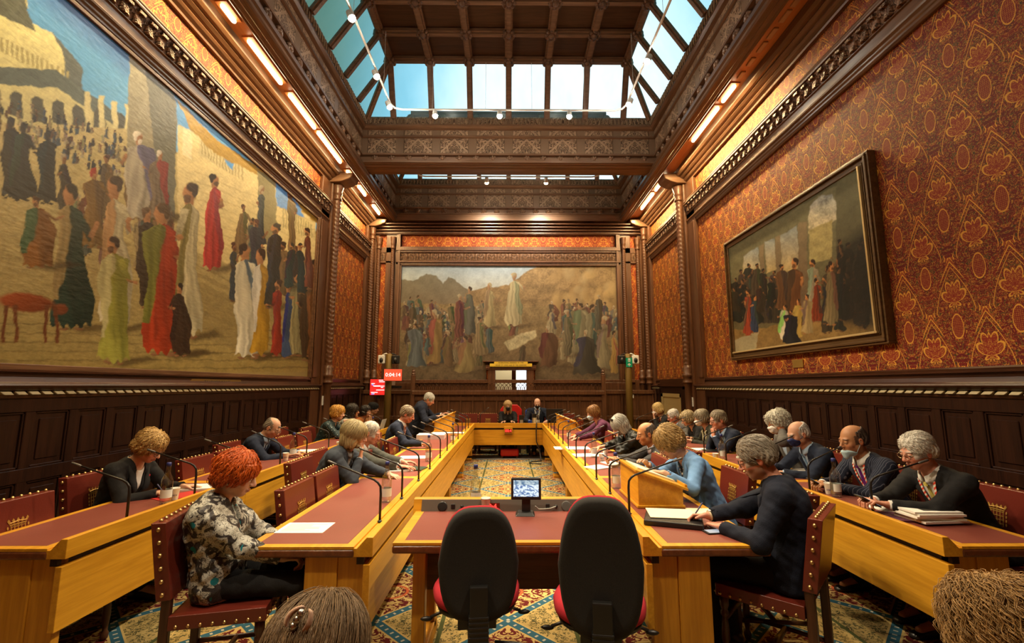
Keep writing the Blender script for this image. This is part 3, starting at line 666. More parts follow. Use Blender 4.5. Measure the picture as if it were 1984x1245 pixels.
# ================================================================== pictures (canvases painted point by point with pigment)
def vn(x, y, seed=0):
    g = np.random.RandomState(seed).rand(64, 64); xi = np.floor(x).astype(int); yi = np.floor(y).astype(int); fx = x-xi; fy = y-yi
    fx = fx*fx*(3-2*fx); fy = fy*fy*(3-2*fy); a = g[yi % 64, xi % 64]; b_ = g[yi % 64, (xi+1) % 64]; c = g[(yi+1) % 64, xi % 64]; d = g[(yi+1) % 64, (xi+1) % 64]
    return (a*(1-fx)+b_*fx)*(1-fy)+(c*(1-fx)+d*fx)*fy
def lin(c): c = np.asarray(c, float)/255.; return np.where(c > .04045, ((c+.055)/1.055)**2.4, c/12.92)
class Canvas:
    def __init__(s, px, py, base):
        g = .9; s.x = px+g*(5*(vn(px*.05+90, py*.05+90, 21)-.5)+2.6*(vn(px*.2+90, py*.2+90, 22)-.5)); s.y = py+g*(5*(vn(px*.05+50, py*.05+50, 23)-.5)+2.6*(vn(px*.2+50, py*.2+50, 24)-.5)); s.c = np.tile(lin(base), (len(px), 1)); s.rs = np.random.RandomState(5)
    def put(s, idx, a, col): s.c[idx] = s.c[idx]*(1-a[:, None])+a[:, None]*col
    def bb(s, x0, x1, y0, y1): return np.where((s.x > x0) & (s.x < x1) & (s.y > y0) & (s.y < y1))[0]
    def poly(s, pts, col, col2=None, soft=1.2, a=1., tex=.12, seed=1):
        P_ = np.array(pts, float); i = s.bb(P_[:, 0].min()-2, P_[:, 0].max()+2, P_[:, 1].min()-2, P_[:, 1].max()+2)
        if not len(i): return
        x, y = s.x[i], s.y[i]; ins = np.zeros(len(i), bool); dm = np.full(len(i), 1e9); n = len(P_)
        for k in range(n):
            (x0, y0), (x1, y1) = P_[k], P_[(k+1) % n]
            if y0 != y1: ins ^= ((y0 > y) != (y1 > y)) & (x < (x1-x0)*(y-y0)/(y1-y0)+x0)
            t = np.clip(((x-x0)*(x1-x0)+(y-y0)*(y1-y0))/max(1e-6, (x1-x0)**2+(y1-y0)**2), 0, 1); dm = np.minimum(dm, np.hypot(x-x0-t*(x1-x0), y-y0-t*(y1-y0)))
        al = np.clip(np.where(ins, dm, -dm)/soft*.5+.5, 0, 1)*a
        C = np.tile(lin(col), (len(i), 1))
        if col2 is not None: t = ((y-P_[:, 1].min())/max(1, np.ptp(P_[:, 1])))[:, None]; C = C*(1-t)+lin(col2)*t
        C = C*(1+tex*2*(vn(x*.11, y*.11, seed)-.5)+tex*1.5*(vn(x*.45, y*.45, seed+1)-.5))[:, None]
        s.put(i, al, C)
    def ell(s, cx, cy, rx, ry, col, rot=0., soft=.25, a=1., lit=.25):
        r = max(rx, ry)*1.4; i = s.bb(cx-r, cx+r, cy-r, cy+r)
        if not len(i): return
        dx, dy = s.x[i]-cx, s.y[i]-cy; c, q = math.cos(rot), math.sin(rot); u = (dx*c+dy*q)/rx; v = (-dx*q+dy*c)/ry; d = np.hypot(u, v)
        s.put(i, np.clip((1.05-d)/soft, 0, 1)*a, lin(col)*(1-lit*(u*.7+v*.5))[:, None])
    def fig(s, cx, yt, yb, w, robe, skin=(120, 85, 55), head=(40, 28, 20), lean=0., sash=None, lit=.4, seed=0, arm=0):
        r = random.Random(seed*7+int(cx)); h = yb-yt; hr = h*.066; sy = yt+hr*2.2; hip = r.uniform(-.18, .18)*w; wide = r.uniform(.75, 1.1); flip = r.choice([-1, 1])
        i = s.bb(cx-w*1.8-abs(lean), cx+w*1.8+abs(lean), sy-4, yb+4)
        s.ell(cx+lean*.9, yt+hr*1.9, hr*.5, hr*.75, skin)
        if h > 60:
            for q in (-.35, .3): s.ell(cx+q*w+hip*.3, yb-h*.012, h*.035, h*.014, tuple(.75*k for k in skin))
        if len(i):
            x, y = s.x[i], s.y[i]; t = np.clip((y-sy)/(yb-sy), 0, 1); ax = cx+lean*(1-t)+hip*np.sin(t*PI)
            hw = w*(.56*np.clip(t/.06, 0, 1)**.6+.12*np.sin(t*6+seed)+.30*wide*t); u = (x-ax)/np.maximum(hw, .1)
            edge = hw*(1+.10*np.sin(t*11+seed*2)*np.sign(u)); d = edge-np.abs(x-ax); hem = yb-h*.02+h*.018*np.sin(x*.35+seed)-h*.03*np.abs(u)
            al = np.clip(d/1.4+.5, 0, 1)*np.clip((hem-y)/1.5+.5, 0, 1)*np.clip((y-sy+w*.10*np.abs(u))/1.5+.5, 0, 1)
            fold = np.sin(u*(5+seed % 5)+6*vn(x*.06+seed, y*.022, seed)+t*5*flip*u)*.5+.5; fold = .5*fold+.5*vn(u*6+seed*3, t*4+u*2*flip, seed+5)
            sh = (1-lit*(u*.65+.15))*(.50+.75*fold*(.5+.5*t))*(1.02-.22*t)
            C = lin(robe)*sh[:, None]
            m = np.clip((u*flip*.9+.15-t*1.1+.25*vn(x*.05, y*.05, seed))*9, 0, 1)*(t < .75); c2 = np.array(sash if sash is not None else tuple(k*r.uniform(.55, .9)+r.uniform(0, 25) for k in robe)); C = C*(1-m[:, None])+lin(c2)*(sh*1.05)[:, None]*m[:, None]
            s.put(i, al, np.maximum(C, 0))
        arm = arm or r.choice([-1, 1]); ax, ay = cx+lean*.85+arm*w*.30, sy+h*.055; ex, ey = ax+arm*w*r.uniform(.25, .6), ay+h*r.uniform(.10, .17); fx, fy = ex+arm*w*r.uniform(-.5, .8), ey+h*r.uniform(-.10, .05); q = h*.028
        s.poly([(ax-q, ay-q), (ax+q, ay-q*.6), (ex+q, ey), (ex-q*.4, ey+q)], tuple(.92*k for k in robe), tuple(.6*k for k in robe), tex=.25)
        s.poly([(ex-q*.7, ey-q*.3), (ex+q*.5, ey+q*.9), (fx+q*.6, fy+q*.4), (fx-q*.3, fy-q*.5)], skin, tuple(.8*k for k in skin), tex=.2); s.ell(fx, fy, q*.75, q*.62, skin)
        hx = cx+lean; s.ell(hx, yt+hr*1.1, hr*.70, hr*1.0, skin, rot=.15*flip, lit=.5); s.ell(hx-flip*hr*.22, yt+hr*.55, hr*.70, hr*.52, head, rot=-.3*flip, lit=.35); s.ell(hx-flip*hr*.5, yt+hr*1.05, hr*.28, hr*.6, head)
        if r.random() < .5: s.ell(hx+flip*hr*.22, yt+hr*1.75, hr*.42, hr*.42, head, a=.75)
def canvas_mesh(P0, U, Vv, nu, nv):
    u, v = np.meshgrid(np.linspace(0, 1, nu), np.linspace(0, 1, nv)); u = u.ravel()[:, None]; v = v.ravel()[:, None]
    pts = np.array(P0)+u*np.array(U)+v*np.array(Vv); d = pts-_O; z = d@_fw
    px = 992+FPX*(d@_rt)/z; py = 622.5-FPX*(d@_up)/z
    i = np.arange(nu*nv).reshape(nv, nu); f = np.stack([i[:-1, :-1], i[:-1, 1:], i[1:, 1:], i[1:, :-1]], -1).reshape(-1, 4)
    return pts, px, py, f
def f_paint(rough, st, gain):
    def fn(nt):
        x, y, z = xyz(nt, 'pos'); n = noise(nt, vec(nt, x*9., y*9., z*22.), 1.2, 3.); a = attr(nt)
        m = nt.nodes.new('ShaderNodeVectorMath'); m.operation = 'SCALE'; nt.links.new(a, m.inputs[0]); m.inputs['Scale'].default_value = gain
        return {'c': m.outputs[0], 'n': bump(nt, n, st, .01)}
    return fn
PIC1 = mat('varnished oil paint', fn=f_paint(.3, .28, 1.0), rough=.34, spec=.45); PIC2 = mat('matt oil paint', fn=f_paint(.5, .12, 1.), rough=.6, spec=.25)
R_ = random.Random(11)
# ---- left wall picture: crowd in a sunny walled city
ya, yb_ = 2.2, 9.13
pts, px, py, f = canvas_mesh((-3.965, ya, 1.80), (0, yb_-ya, 0), (0, 0, 3.30), 640, 330)
far_ = (py < -900) | (px < -900) ; px = np.where(far_, -900, px)
c = Canvas(px, py, (128, 112, 66))
c.poly([(-900, -500), (640, -500), (640, 460), (330, 330), (150, 190), (-900, 150)], (52, 128, 205), (105, 175, 225), tex=.05)
c.poly([(60, -300), (260, 60), (262, 160), (40, -30)], (36, 92, 165), tex=.06, a=.7, soft=14)
for q in range(5): c.poly([(-400+q*95, -200+q*30), (-330+q*95, -200+q*30), (-320+q*95, 60+q*18), (-400+q*95, 60+q*18)], (190, 180, 120), tex=.2)
c.poly([(-300, 20), (30, 25), (100, 65), (128, 95), (128, 150), (250, 245), (250, 330), (-300, 330)], (232, 226, 160), (168, 160, 116))
c.poly([(30, -60), (68, 62), (30, 42), (-120, -20)], (92, 96, 80)); c.poly([(100, 62), (160, 130), (160, 190), (128, 150), (120, 100)], (92, 100, 96))
for k in range(16): c.poly([(-20+k*10, 62+k*5), (-15+k*10, 64+k*5), (-15+k*10, 92+k*5), (-20+k*10, 90+k*5)], (168, 158, 104), tex=.1)
c.poly([(-300, 118), (110, 135), (250, 235), (250, 262), (110, 170), (-300, 150)], (88, 98, 92))
for k in range(8): x = -60+k*40; c.poly([(x, 168+k*8), (x+9, 160+k*8), (x+22, 166+k*9), (x+26, 215+k*8), (x, 205+k*8)], (74, 74, 62)); 
for k in range(5): x = 165+k*26; c.poly([(x, 175+k*9), (x+11, 178+k*9), (x+11, 245+k*7), (x, 240+k*7)], (206, 198, 146))
c.poly([(-600, 205), (250, 250), (610, 420), (610, 720), (-600, 720)], (190, 176, 124), (126, 108, 58), tex=.16)
for k in range(6): c.poly([(-600, 610+k*22), (620, 640+k*14), (620, 642+k*14), (-600, 612+k*22)], (84, 68, 38), a=.7)
c.poly([(252, 105), (345, 190), (335, 420), (243, 380)], (150, 146, 122), (128, 118, 84)); c.poly([(282, 135), (345, 190), (338, 420), (308, 400)], (98, 98, 84))
c.poly([(345, 235), (450, 300), (610, 405), (612, 560), (345, 480)], (214, 200, 150), (186, 168, 112)); c.poly([(355, 240), (372, 255), (372, 310), (355, 300)], (222, 212, 172)); c.poly([(385, 262), (470, 312), (470, 345), (385, 300)], (196, 184, 138))
for k in range(14): c.poly([(390+k*6, 268+k*4), (392+k*6, 270+k*4), (392+k*6, 298+k*4), (390+k*6, 296+k*4)], (150, 136, 92))
c.poly([(338, 180), (350, 195), (455, 300), (452, 330), (400, 262), (345, 240)], (70, 140, 205), tex=.06); 
for k in range(9): c.poly([(375, 330+k*17), (612, 430+k*15), (612, 433+k*15), (375, 333+k*17)], (168, 152, 104), a=.55)
for k in range(12): x = 548+k*5; c.poly([(x, 400+k*3), (x+2, 401+k*3), (x+2, 440+k*2), (x, 440+k*2)], (150, 140, 96))
c.poly([(340, 190), (420, 270), (620, 405), (620, 440), (520, 350), (420, 300), (370, 250)], (168, 138, 52), (140, 108, 40)); c.poly([(500, 330), (535, 350), (538, 480), (498, 470)], (126, 118, 82)); c.poly([(536, 352), (565, 372), (590, 420), (536, 400)], (80, 130, 190))
for k in range(7): c.poly([(300, 470+k*20), (400+k*14, 520+k*22), (480+k*4, 560+k*20), (480, 563+k*20), (400, 524+k*22)], (118, 102, 62), a=.6)
for k in range(150):
    x = R_.uniform(-60, 245); y = 195+.35*max(0, x)+R_.uniform(0, 75); q = R_.choice([(46, 46, 50), (150, 136, 104), (96, 70, 52), (70, 84, 100), (176, 166, 136)]); c.fig(x, y-R_.uniform(14, 26), y, 4.5, q, head=(50, 40, 32), seed=k)
for x, yt, yb2, w_ in ((-70, 215, 400, 46), (20, 225, 385, 28), (45, 235, 390, 30), (92, 250, 395, 26)): c.fig(x, yt, yb2, w_, (40, 42, 46), (46, 38, 32), (34, 34, 38), seed=int(x) % 7)
for k in range(34):
    x = R_.choice([R_.uniform(440, 608), R_.uniform(120, 330)]); y = R_.uniform(470, 600) if x > 400 else R_.uniform(400, 560); c.fig(x, y-R_.uniform(90, 130), y, R_.uniform(10, 18), R_.choice([(60, 54, 46), (120, 98, 64), (84, 92, 84), (150, 134, 96), (104, 62, 42), (52, 62, 70)]), (120, 84, 54), R_.choice([(40, 30, 22), (150, 138, 110), (70, 40, 30)]), seed=k)
F_ = [(268, 255, 425, 40, (178, 170, 150), (206, 198, 180), None), (312, 290, 430, 26, (120, 104, 84), (190, 182, 166), (150, 60, 50)), (185, 325, 480, 30, (126, 96, 48), (150, 50, 38), None),
 (140, 355, 640, 46, (34, 58, 48), (34, 26, 22), (150, 130, 84)), (225, 340, 640, 36, (196, 186, 150), (60, 44, 30), None), (70, 380, 520, 40, (140, 92, 40), (60, 36, 22), (60, 90, 60)), (290, 400, 600, 26, (60, 48, 36), (90, 70, 50), None),
 (222, 455, 705, 40, (150, 148, 62), (44, 26, 18), (180, 172, 120)), (318, 392, 690, 48, (164, 56, 26), (70, 52, 30), (108, 110, 44)), (362, 350, 655, 32, (196, 186, 146), (50, 36, 26), (120, 110, 60)), (412, 335, 525, 22, (176, 54, 50), (34, 22, 18), None),
 (352, 548, 690, 24, (58, 40, 28), (30, 22, 18), None), (480, 470, 695, 36, (196, 190, 162), (40, 30, 22), (86, 104, 116)), (502, 480, 690, 22, (176, 136, 40), (42, 28, 20), (200, 196, 180)), (528, 430, 600, 20, (52, 50, 42), (56, 52, 44), None),
 (536, 540, 690, 14, (150, 52, 36), (60, 40, 26), None), (556, 545, 695, 14, (60, 80, 112), (50, 36, 26), None), (574, 520, 690, 15, (146, 138, 96), (46, 34, 24), None), (592, 540, 700, 12, (70, 52, 34), (36, 28, 20), None), (604, 500, 690, 10, (120, 78, 40), (36, 26, 20), None), (560, 470, 560, 12, (44, 60, 56), (40, 44, 40), None), (584, 470, 570, 11, (40, 52, 52), (36, 36, 36), None), (600, 440, 560, 10, (110, 60, 40), (44, 30, 24), None)]
for k, (x, yt, yb2, w_, q, hd, sa) in enumerate(F_):
    c.poly([(x-w_*.4, yb2-4), (x+w_*1.6, yb2-16), (x+w_*2.2, yb2-6), (x+w_*.5, yb2+5)], (60, 46, 26), a=.75, soft=4)
    c.fig(x, yt, yb2, w_, q, (150, 106, 68), hd, R_.uniform(-6, 6), sa, seed=k, arm=R_.choice([-1, 1, 0]))
c.ell(52, 585, 58, 19, (122, 58, 26), .10, lit=.5); c.ell(118, 598, 15, 12, (104, 54, 28), .3)
for x, dx in ((10, -8), (24, 4), (88, -4), (102, 6)): c.poly([(x, 590), (x+9, 590), (x+7+dx, 640), (x+8+dx, 664), (x+dx, 664), (x+1+dx, 638)], (92, 50, 26))
c.c = np.clip(c.c*np.array([1.06, 1.10, 1.20]), 0, .92); P1 = npmesh('canvas', PIC1, pts, f, None, c.c)
t = thing('painting', 'huge oil painting of a robed crowd in a sunny walled city, left wall', 'painting', (0, 0, 0)); P1.parent = t
b = MB()
for d, z0, z1 in ((.06, 5.06, 5.10), (.045, 5.085, 5.12)): b.box(-4., -4.+d, ya-.1, 9.22, z0, z1)
b.box(-4., -3.93, 9.10, 9.22, 1.79, 5.1); b.box(-4., -3.91, 9.135, 9.16, 1.79, 5.1); b.box(-4., -3.94, ya-.12, ya, 1.79, 5.1); b.box(-4., -3.945, ya, 9.2, 1.765, 1.815)
b.build('frame', W_MIDY, t, bevel=.006)
t = thing('picture_plaque', 'narrow brass title strip under the large left painting', 'plaque', (-3.955, 6.29, 1.687)); b = MB(); b.prism([(-.56, 0), (-.52, .035), (.52, .035), (.56, 0), (.52, -.035), (-.52, -.035)], -.01, .012, 'x'); b.build('plate', mat('dim brass strip', (.30, .19, .06), .4, .8), t)
text('lettering', 'THE JUDGMENT OF DANIEL', .045, DINK, (.013, 0, 0), (PI/2, 0, PI/2), t)
# ---- far wall picture
pts, px, py, f = canvas_mesh((-3.08, 12.715, 1.76), (6.16, 0, 0), (0, 0, 3.30), 520, 280)
ok = ~((pts[:, 0] > -.60) & (pts[:, 0] < .74) & (pts[:, 2] < 2.19)); keep = ok[f].all(1); f = f[keep]
c = Canvas(px, py, (112, 92, 58))
c.poly([(770, 505), (1210, 505), (1210, 580), (770, 580)], (120, 146, 172), (170, 170, 158), tex=.12)
c.poly([(770, 540), (800, 545), (825, 530), (845, 535), (858, 548), (868, 536), (880, 540), (900, 560), (940, 570), (940, 640), (770, 640)], (100, 96, 82), (120, 98, 66))
c.poly([(900, 570), (940, 556), (985, 552), (1030, 520), (1050, 512), (1205, 512), (1205, 660), (900, 660)], (132, 106, 64), (108, 86, 54), tex=.3)
c.poly([(770, 585), (1205, 600), (1205, 740), (770, 740)], (126, 104, 64), (100, 80, 54), tex=.25)
for k in range(30): c.ell(R_.uniform(1060, 1195), R_.uniform(520, 600), R_.uniform(5, 18), R_.uniform(8, 24), R_.choice([(168, 138, 80), (136, 108, 60), (150, 130, 90)]), R_.uniform(-.6, .6), .6, .5)
for k in range(150):
    x = R_.choice([R_.uniform(782, 905), R_.uniform(1085, 1195), R_.uniform(782, 1195)]); y = 618+k*.62+R_.uniform(0, 8); q = R_.choice([(128, 112, 82), (150, 134, 98), (98, 78, 56), (110, 96, 60), (84, 92, 92), (120, 74, 54)])
    c.fig(x, y-R_.uniform(34, 56), y, R_.uniform(8, 13), q, (128, 96, 66), R_.choice([(150, 138, 110), (70, 54, 38), (110, 92, 66)]), seed=k)
for k, (x, yt, yb2, w_, q) in enumerate(((948, 548, 636, 15, (164, 146, 96)), (998, 527, 634, 19, (172, 158, 116)), (910, 555, 650, 14, (92, 90, 80)), (890, 570, 655, 13, (112, 62, 50)), (842, 600, 708, 16, (150, 118, 58)), (806, 625, 712, 22, (104, 112, 114)), (930, 615, 690, 16, (138, 116, 78)), (900, 650, 722, 20, (150, 128, 74)), (868, 640, 712, 11, (120, 92, 58)), (1062, 630, 712, 22, (104, 70, 44)), (1125, 585, 690, 20, (134, 124, 92)), (1148, 590, 700, 18, (120, 112, 84)), (1135, 640, 728, 30, (76, 68, 56)), (1170, 610, 716, 15, (140, 126, 92)), (1190, 640, 725, 9, (168, 130, 50)), (1100, 600, 690, 12, (110, 98, 72)), (1160, 570, 640, 10, (86, 80, 66)))):
    c.poly([(x-w_*.4, yb2-2), (x+w_*1.6, yb2-6), (x+w_*2., yb2-2), (x+w_*.5, yb2+3)], (70, 54, 36), a=.6, soft=3); c.fig(x, yt, yb2, w_, q, (134, 100, 66), R_.choice([(140, 126, 96), (60, 46, 34)]), seed=k+3, arm=R_.choice([0, 1, -1]))
c.poly([(975, 665), (1010, 648), (1036, 640), (1040, 652), (1015, 668), (985, 678)], (160, 148, 110), tex=.3)
c.c = (c.c*.78+.22*c.c.mean(1, keepdims=True))*np.array([.84, .86, .88]); P1 = npmesh('canvas', PIC2, pts, f, None, c.c)
t = thing('painting', 'wide oil painting of a gathered crowd under mountains on the end wall', 'painting', (0, 0, 0)); P1.parent = t
b = MB()
for x0, x1, z0, z1, d in ((-3.12, -3.04, 1.74, 5.08, .09), (3.07, 3.15, 1.74, 5.08, .09), (-3.12, 3.15, 5.02, 5.08, .09)): b.box(x0, x1, 12.75-d, 12.75, z0, z1)
b.build('frame', W_FAR, t, bevel=.008)
# ---- right wall picture, framed
yn, yf, z0, z1 = 4.78, 7.87, 2.20, 4.06
pts, px, py, f = canvas_mesh((3.93, yf, z0), (0, yn-yf, 0), (0, 0, z1-z0), 330, 200)
c = Canvas(px, py, (74, 76, 58))
c.poly([(1415, 480), (1700, 310), (1715, 660), (1420, 690)], (106, 108, 84), (80, 70, 44), tex=.15)
for pl in ([(1438, 495), (1470, 478), (1472, 530), (1440, 540)], [(1482, 470), (1502, 460), (1506, 520), (1484, 530)], [(1512, 455), (1545, 437), (1548, 520), (1514, 530)]): c.poly(pl, (120, 134, 140), (170, 150, 100), tex=.2)
c.poly([(1567, 420), (1572, 395), (1590, 378), (1612, 378), (1622, 395), (1618, 425), (1600, 440), (1568, 452)], (140, 150, 152), (186, 176, 140), tex=.35)
c.poly([(1568, 445), (1612, 425), (1612, 500), (1570, 510)], (150, 142, 96), tex=.2)
for x, w_ in ((1472, 8), (1504, 9), (1547, 18)): c.poly([(x, 478-(x-1470)*.6), (x+w_, 474-(x-1470)*.6), (x+w_, 590), (x, 590)], (118, 106, 82), (92, 74, 56))
c.poly([(1620, 350), (1690, 320), (1700, 560), (1620, 520)], (92, 94, 72), (66, 60, 44)); c.poly([(1420, 640), (1715, 610), (1718, 662), (1422, 692)], (122, 98, 54), (96, 76, 44), tex=.2); c.poly([(1422, 660), (1470, 640), (1460, 690), (1422, 692)], (134, 126, 98))
for k in range(80):
    x = R_.choice([R_.uniform(1422, 1510), R_.uniform(1600, 1712)]); y = 570+R_.uniform(0, 60)+(x > 1600)*R_.uniform(-30, 20); c.fig(x, y-R_.uniform(44, 66)-(x > 1600)*40, y, 13, R_.choice([(38, 40, 34), (54, 46, 34), (30, 30, 28), (66, 56, 44)]), (110, 76, 46), (34, 28, 22), seed=k)
c.poly([(1625, 480), (1690, 430), (1712, 645), (1630, 630)], (26, 24, 22), a=.85, soft=14)
for k, (x, yt, yb2, w_, q) in enumerate(((1540, 500, 640, 22, (112, 70, 36)), (1515, 510, 600, 14, (96, 66, 40)), (1575, 500, 620, 13, (166, 156, 130)), (1582, 540, 625, 13, (124, 52, 26)), (1610, 505, 630, 15, (120, 106, 74)), (1520, 590, 660, 14, (196, 186, 160)), (1545, 580, 655, 13, (190, 160, 80)), (1565, 570, 648, 15, (160, 140, 96)), (1532, 600, 668, 22, (30, 30, 34)), (1450, 560, 650, 10, (150, 64, 40)), (1462, 570, 645, 9, (50, 60, 84)))):
    c.fig(x, yt, yb2, w_, q, (164, 112, 66), (40, 28, 20), seed=k, arm=R_.choice([0, 1, -1]))
c.c = c.c*1.25; P1 = npmesh('canvas', PIC2, pts, f, None, c.c)
t = thing('painting', 'framed dark oil painting hanging on the crimson right wall', 'painting', (0, 0, 0)); P1.parent = t
b = MB()
def frm(o0, o1, d0, d1):
    for (ys, ye, zs, ze) in ((yn-o1, yf+o1, z1+o0, z1+o1), (yn-o1, yf+o1, z0-o1, z0-o0), (yn-o1, yn-o0, z0-o0, z1+o0), (yf+o0, yf+o1, z0-o0, z1+o0)): b.box(4.-d1, 4.-d0, ys, ye, zs, ze)
frm(.0, .03, .0, .085); frm(.03, .075, .0, .075); frm(.075, .105, .0, .11); frm(.105, .13, .0, .09)
b.build('frame', mat('walnut picture frame', fn=f_wood((.07, .036, .013), (.12, .066, .024), 'y'), rough=.35), t, bevel=.006)
b = MB(); b.box(3.885, 3.915, yn-.02, yf+.02, z0-.012, z0+.012); b.box(3.885, 3.915, yn-.012, yn+.012, z0, z1); b.build('gilt_slip', mat('pale gilt slip', (.55, .42, .20), .35, .4), t, bevel=.004)
b = MB(); b.box(3.985, 4.0, 6.17, 6.40, 1.885, 1.995); o = b.build('picture_plaque', mat('small brass plaque', (.42, .27, .07), .4, .7), bevel=.002); tag(o, 'small square brass plaque below the framed painting on the right', 'plaque')
# ================================================================== furniture
ORD = ['first', 'second', 'third', 'fourth', 'fifth', 'sixth', 'seventh', 'eighth', 'ninth', 'tenth', 'eleventh', 'twelfth', 'thirteenth']
TZ = .752
def desk(label, L, loc, rz, OY, e0=True, e1=True, D=.72, grp='committee desks'):
    """local: x along the desk, y=0 aisle face of the fascia, y=D sitters' edge"""
    t = thing('committee_desk', label, 'desk', loc, rz, grp)
    b = MB(); b.box(.05, L-.05, .155, D-.055, .70, TZ); b.build('leather_top', L_TOP, t, bevel=.002)
    b = MB(); b.box(0, .05, .105, D-.005, .735, TZ-.001); b.box(L-.05, L, .105, D-.005, .735, TZ-.001); b.box(.05, L-.05, .105, .155, .735, TZ-.001); b.box(.05, L-.05, D-.055, D-.005, .735, TZ-.001)
    b.build('edge_frame', OY, t, bevel=.0015)
    b = MB(); b.box(-.004, L+.004, .10, D, .692, .735); b.build('lipping', OAK_ED, t, bevel=.012, seg=3)
    b = MB(); b.prism([(.11, .695), (.11, .742), (.088, .742), (.035, .80), (0, .80), (0, .695)], 0, L, 'x'); b.build('fascia_cap', OY, t, bevel=.003)
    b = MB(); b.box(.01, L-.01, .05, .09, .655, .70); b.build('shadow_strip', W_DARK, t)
    b = MB(); b.box(0, L, .014, .05, .32, .655); b.build('fascia_panel', OY, t, bevel=.003)
    for x0 in (.02, L-.09):
        b = MB(); b.box(x0, x0+.07, .20, .38, .045, .70); b.box(x0+.01, x0+.06, .05, .20, .10, .69); b.build('leg', OAK_Z, t, bevel=.004)
        b = MB(); b.box(x0-.005, x0+.075, .06, .60, 0, .05); b.build('foot', OAK_Z, t, bevel=.01)
    return t
ys_i = [2.70, 4.65, 6.62, 8.58, 10.505]; ys_o = [2.68, 4.45, 6.2, 7.95, 9.66]
for i in range(4):
    n = ['nearest', 'second', 'third', 'farthest'][i]
    g = .0015
    desk(f'{n} honey oak desk of the inner left row, burgundy leather top', ys_i[i+1]-ys_i[i]-2*g, (-.755, ys_i[i]+g, 0), PI/2, OAK_Y)
    desk(f'{n} honey oak desk of the inner right row, burgundy leather top', ys_i[i+1]-ys_i[i]-2*g, (.755, ys_i[i+1]-g, 0), -PI/2, OAK_Y)
    desk(f'{n} honey oak desk of the outer left row, burgundy leather top', ys_o[i+1]-ys_o[i]-2*g, (-2.43, ys_o[i]+g, 0), PI/2, OAK_Y, D=.66)
    desk(f'{n} honey oak desk of the outer right row, burgundy leather top', ys_o[i+1]-ys_o[i]-2*g, (2.43, ys_o[i+1]-g, 0), -PI/2, OAK_Y, D=.66)
far = desk('honey oak head desk across the far end of the room', 2.95, (-1.475, 10.51, 0), 0, OAK_X)
LED = mat('red led digits', (.1, 0, 0), emit=(1., .03, .02), es=5.)
t = thing('desk_clock', 'small oak boxed clock with red digits on the head desk front', 'clock', (0.0, 10.50, .64))
b = MB(); b.box(-.095, .095, -.03, .009, -.065, .09); b.build('case', OAK_X, t, bevel=.006); b = MB(); b.box(-.08, .08, -.034, -.03, -.045, .035); b.build('display', mat('dark red window', (.10, .01, .006), .2), t); b = MB(); b.box(-.085, .085, -.04, -.03, -.075, -.068); b.build('ledge', W_DARKX, t)
text('digits', '00:4', .085, LED, (0, -.036, -.005), (PI/2, 0, 0), t)
# ---- centre table
t = thing('witness_table', 'honey oak witness table with burgundy leather top behind the swivel chairs', 'table', (.02, 2.76, 0))
x0, x1, D = -.68, .68, .70
b = MB(); b.box(x0+.06, x1-.06, .05, D-.03, .70, TZ); b.build('leather_top', L_TOP, t, bevel=.002)
b = MB(); b.box(x0, x0+.06, .004, D-.01, .735, TZ-.001); b.box(x1-.06, x1, .004, D-.01, .735, TZ-.001); b.box(x0+.06, x1-.06, .004, .05, .735, TZ-.001); b.build('edge_frame', OAK_X, t, bevel=.0015)
b = MB(); b.box(x0-.004, x1+.004, 0, D, .690, .735); b.build('lipping', OAK_ED, t, bevel=.013, seg=3)
b = MB(); b.prism([(D-.04, .735), (D-.01, .83), (D+.03, .835), (D+.03, .70), (D-.04, .70)], x0-.02, x1+.02, 'x'); b.build('upstand', OAK_X, t, bevel=.003)
sl = math.atan2(.03, .095); Rp = (PI/2-sl, 0, 0)
def onp(px, h=.5, d=.003):
    X = (px-985)/885*3.53-.02; f_ = h
    return (X, D-.04+.03*f_-d, .735+.095*f_)
b = MB(); b.hexa([(x0+.04, D-.046, .742), (x1-.02, D-.046, .742), (x1-.02, D-.03, .742), (x0+.04, D-.03, .742), (x0+.04, D-.019, .826), (x1-.02, D-.019, .826), (x1-.02, D-.005, .826), (x0+.04, D-.005, .826)]); b.build('socket_panel', STEEL, t)
for nm, px, r, m in (('socket', 867, .034, BLACK), ('socket', 1089.5, .036, mat('dark speaker mesh', (.07, .07, .065), .6))):
    p = onp(px, .5, .008); b = MB(); b.smooth = True; M = Matrix.Rotation(-sl, 3, 'X'); b.lathe([(r, 0), (r, .004), (r*.8, .005), (.002, .004)], (0, 0, 0), 20, 'y'); b.v = [tuple(M @ Vector((q[0], -q[1], q[2]))+Vector(p)) for q in b.v]; b.build('round_socket' if px < 900 else 'speaker_grille', m, t)
for px in (886, 1056): p = onp(px, .5, .01); b = MB(); b.cbox(p, (.028, .012, .035)); b.build('switch', BLACK, t, bevel=.003)
for px in (902, 1071): p = onp(px, .5, .012); b = MB(); b.ball(p, .012); b.build('knob', BLACK, t)
for px, s in ((954, '00:4'), (1117, '00:4')):
    p = onp(px, .5, .010); b = MB(); b.cbox(p, (.125, .004, .045), Matrix.Rotation(-sl, 3, 'X')); b.build('clock_window', mat('dark red window', (.10, .01, .006), .2), t); text('digits', s, .048, LED, (p[0], p[1]-.005, p[2]), Rp, t)
b = MB(); b.box(x0+.10, x1-.10, .30, .33, .38, .69); b.build('modesty_panel', mat('dark stained panel', fn=f_wood((.07, .026, .008), (.12, .045, .014), 'x'), rough=.4), t)
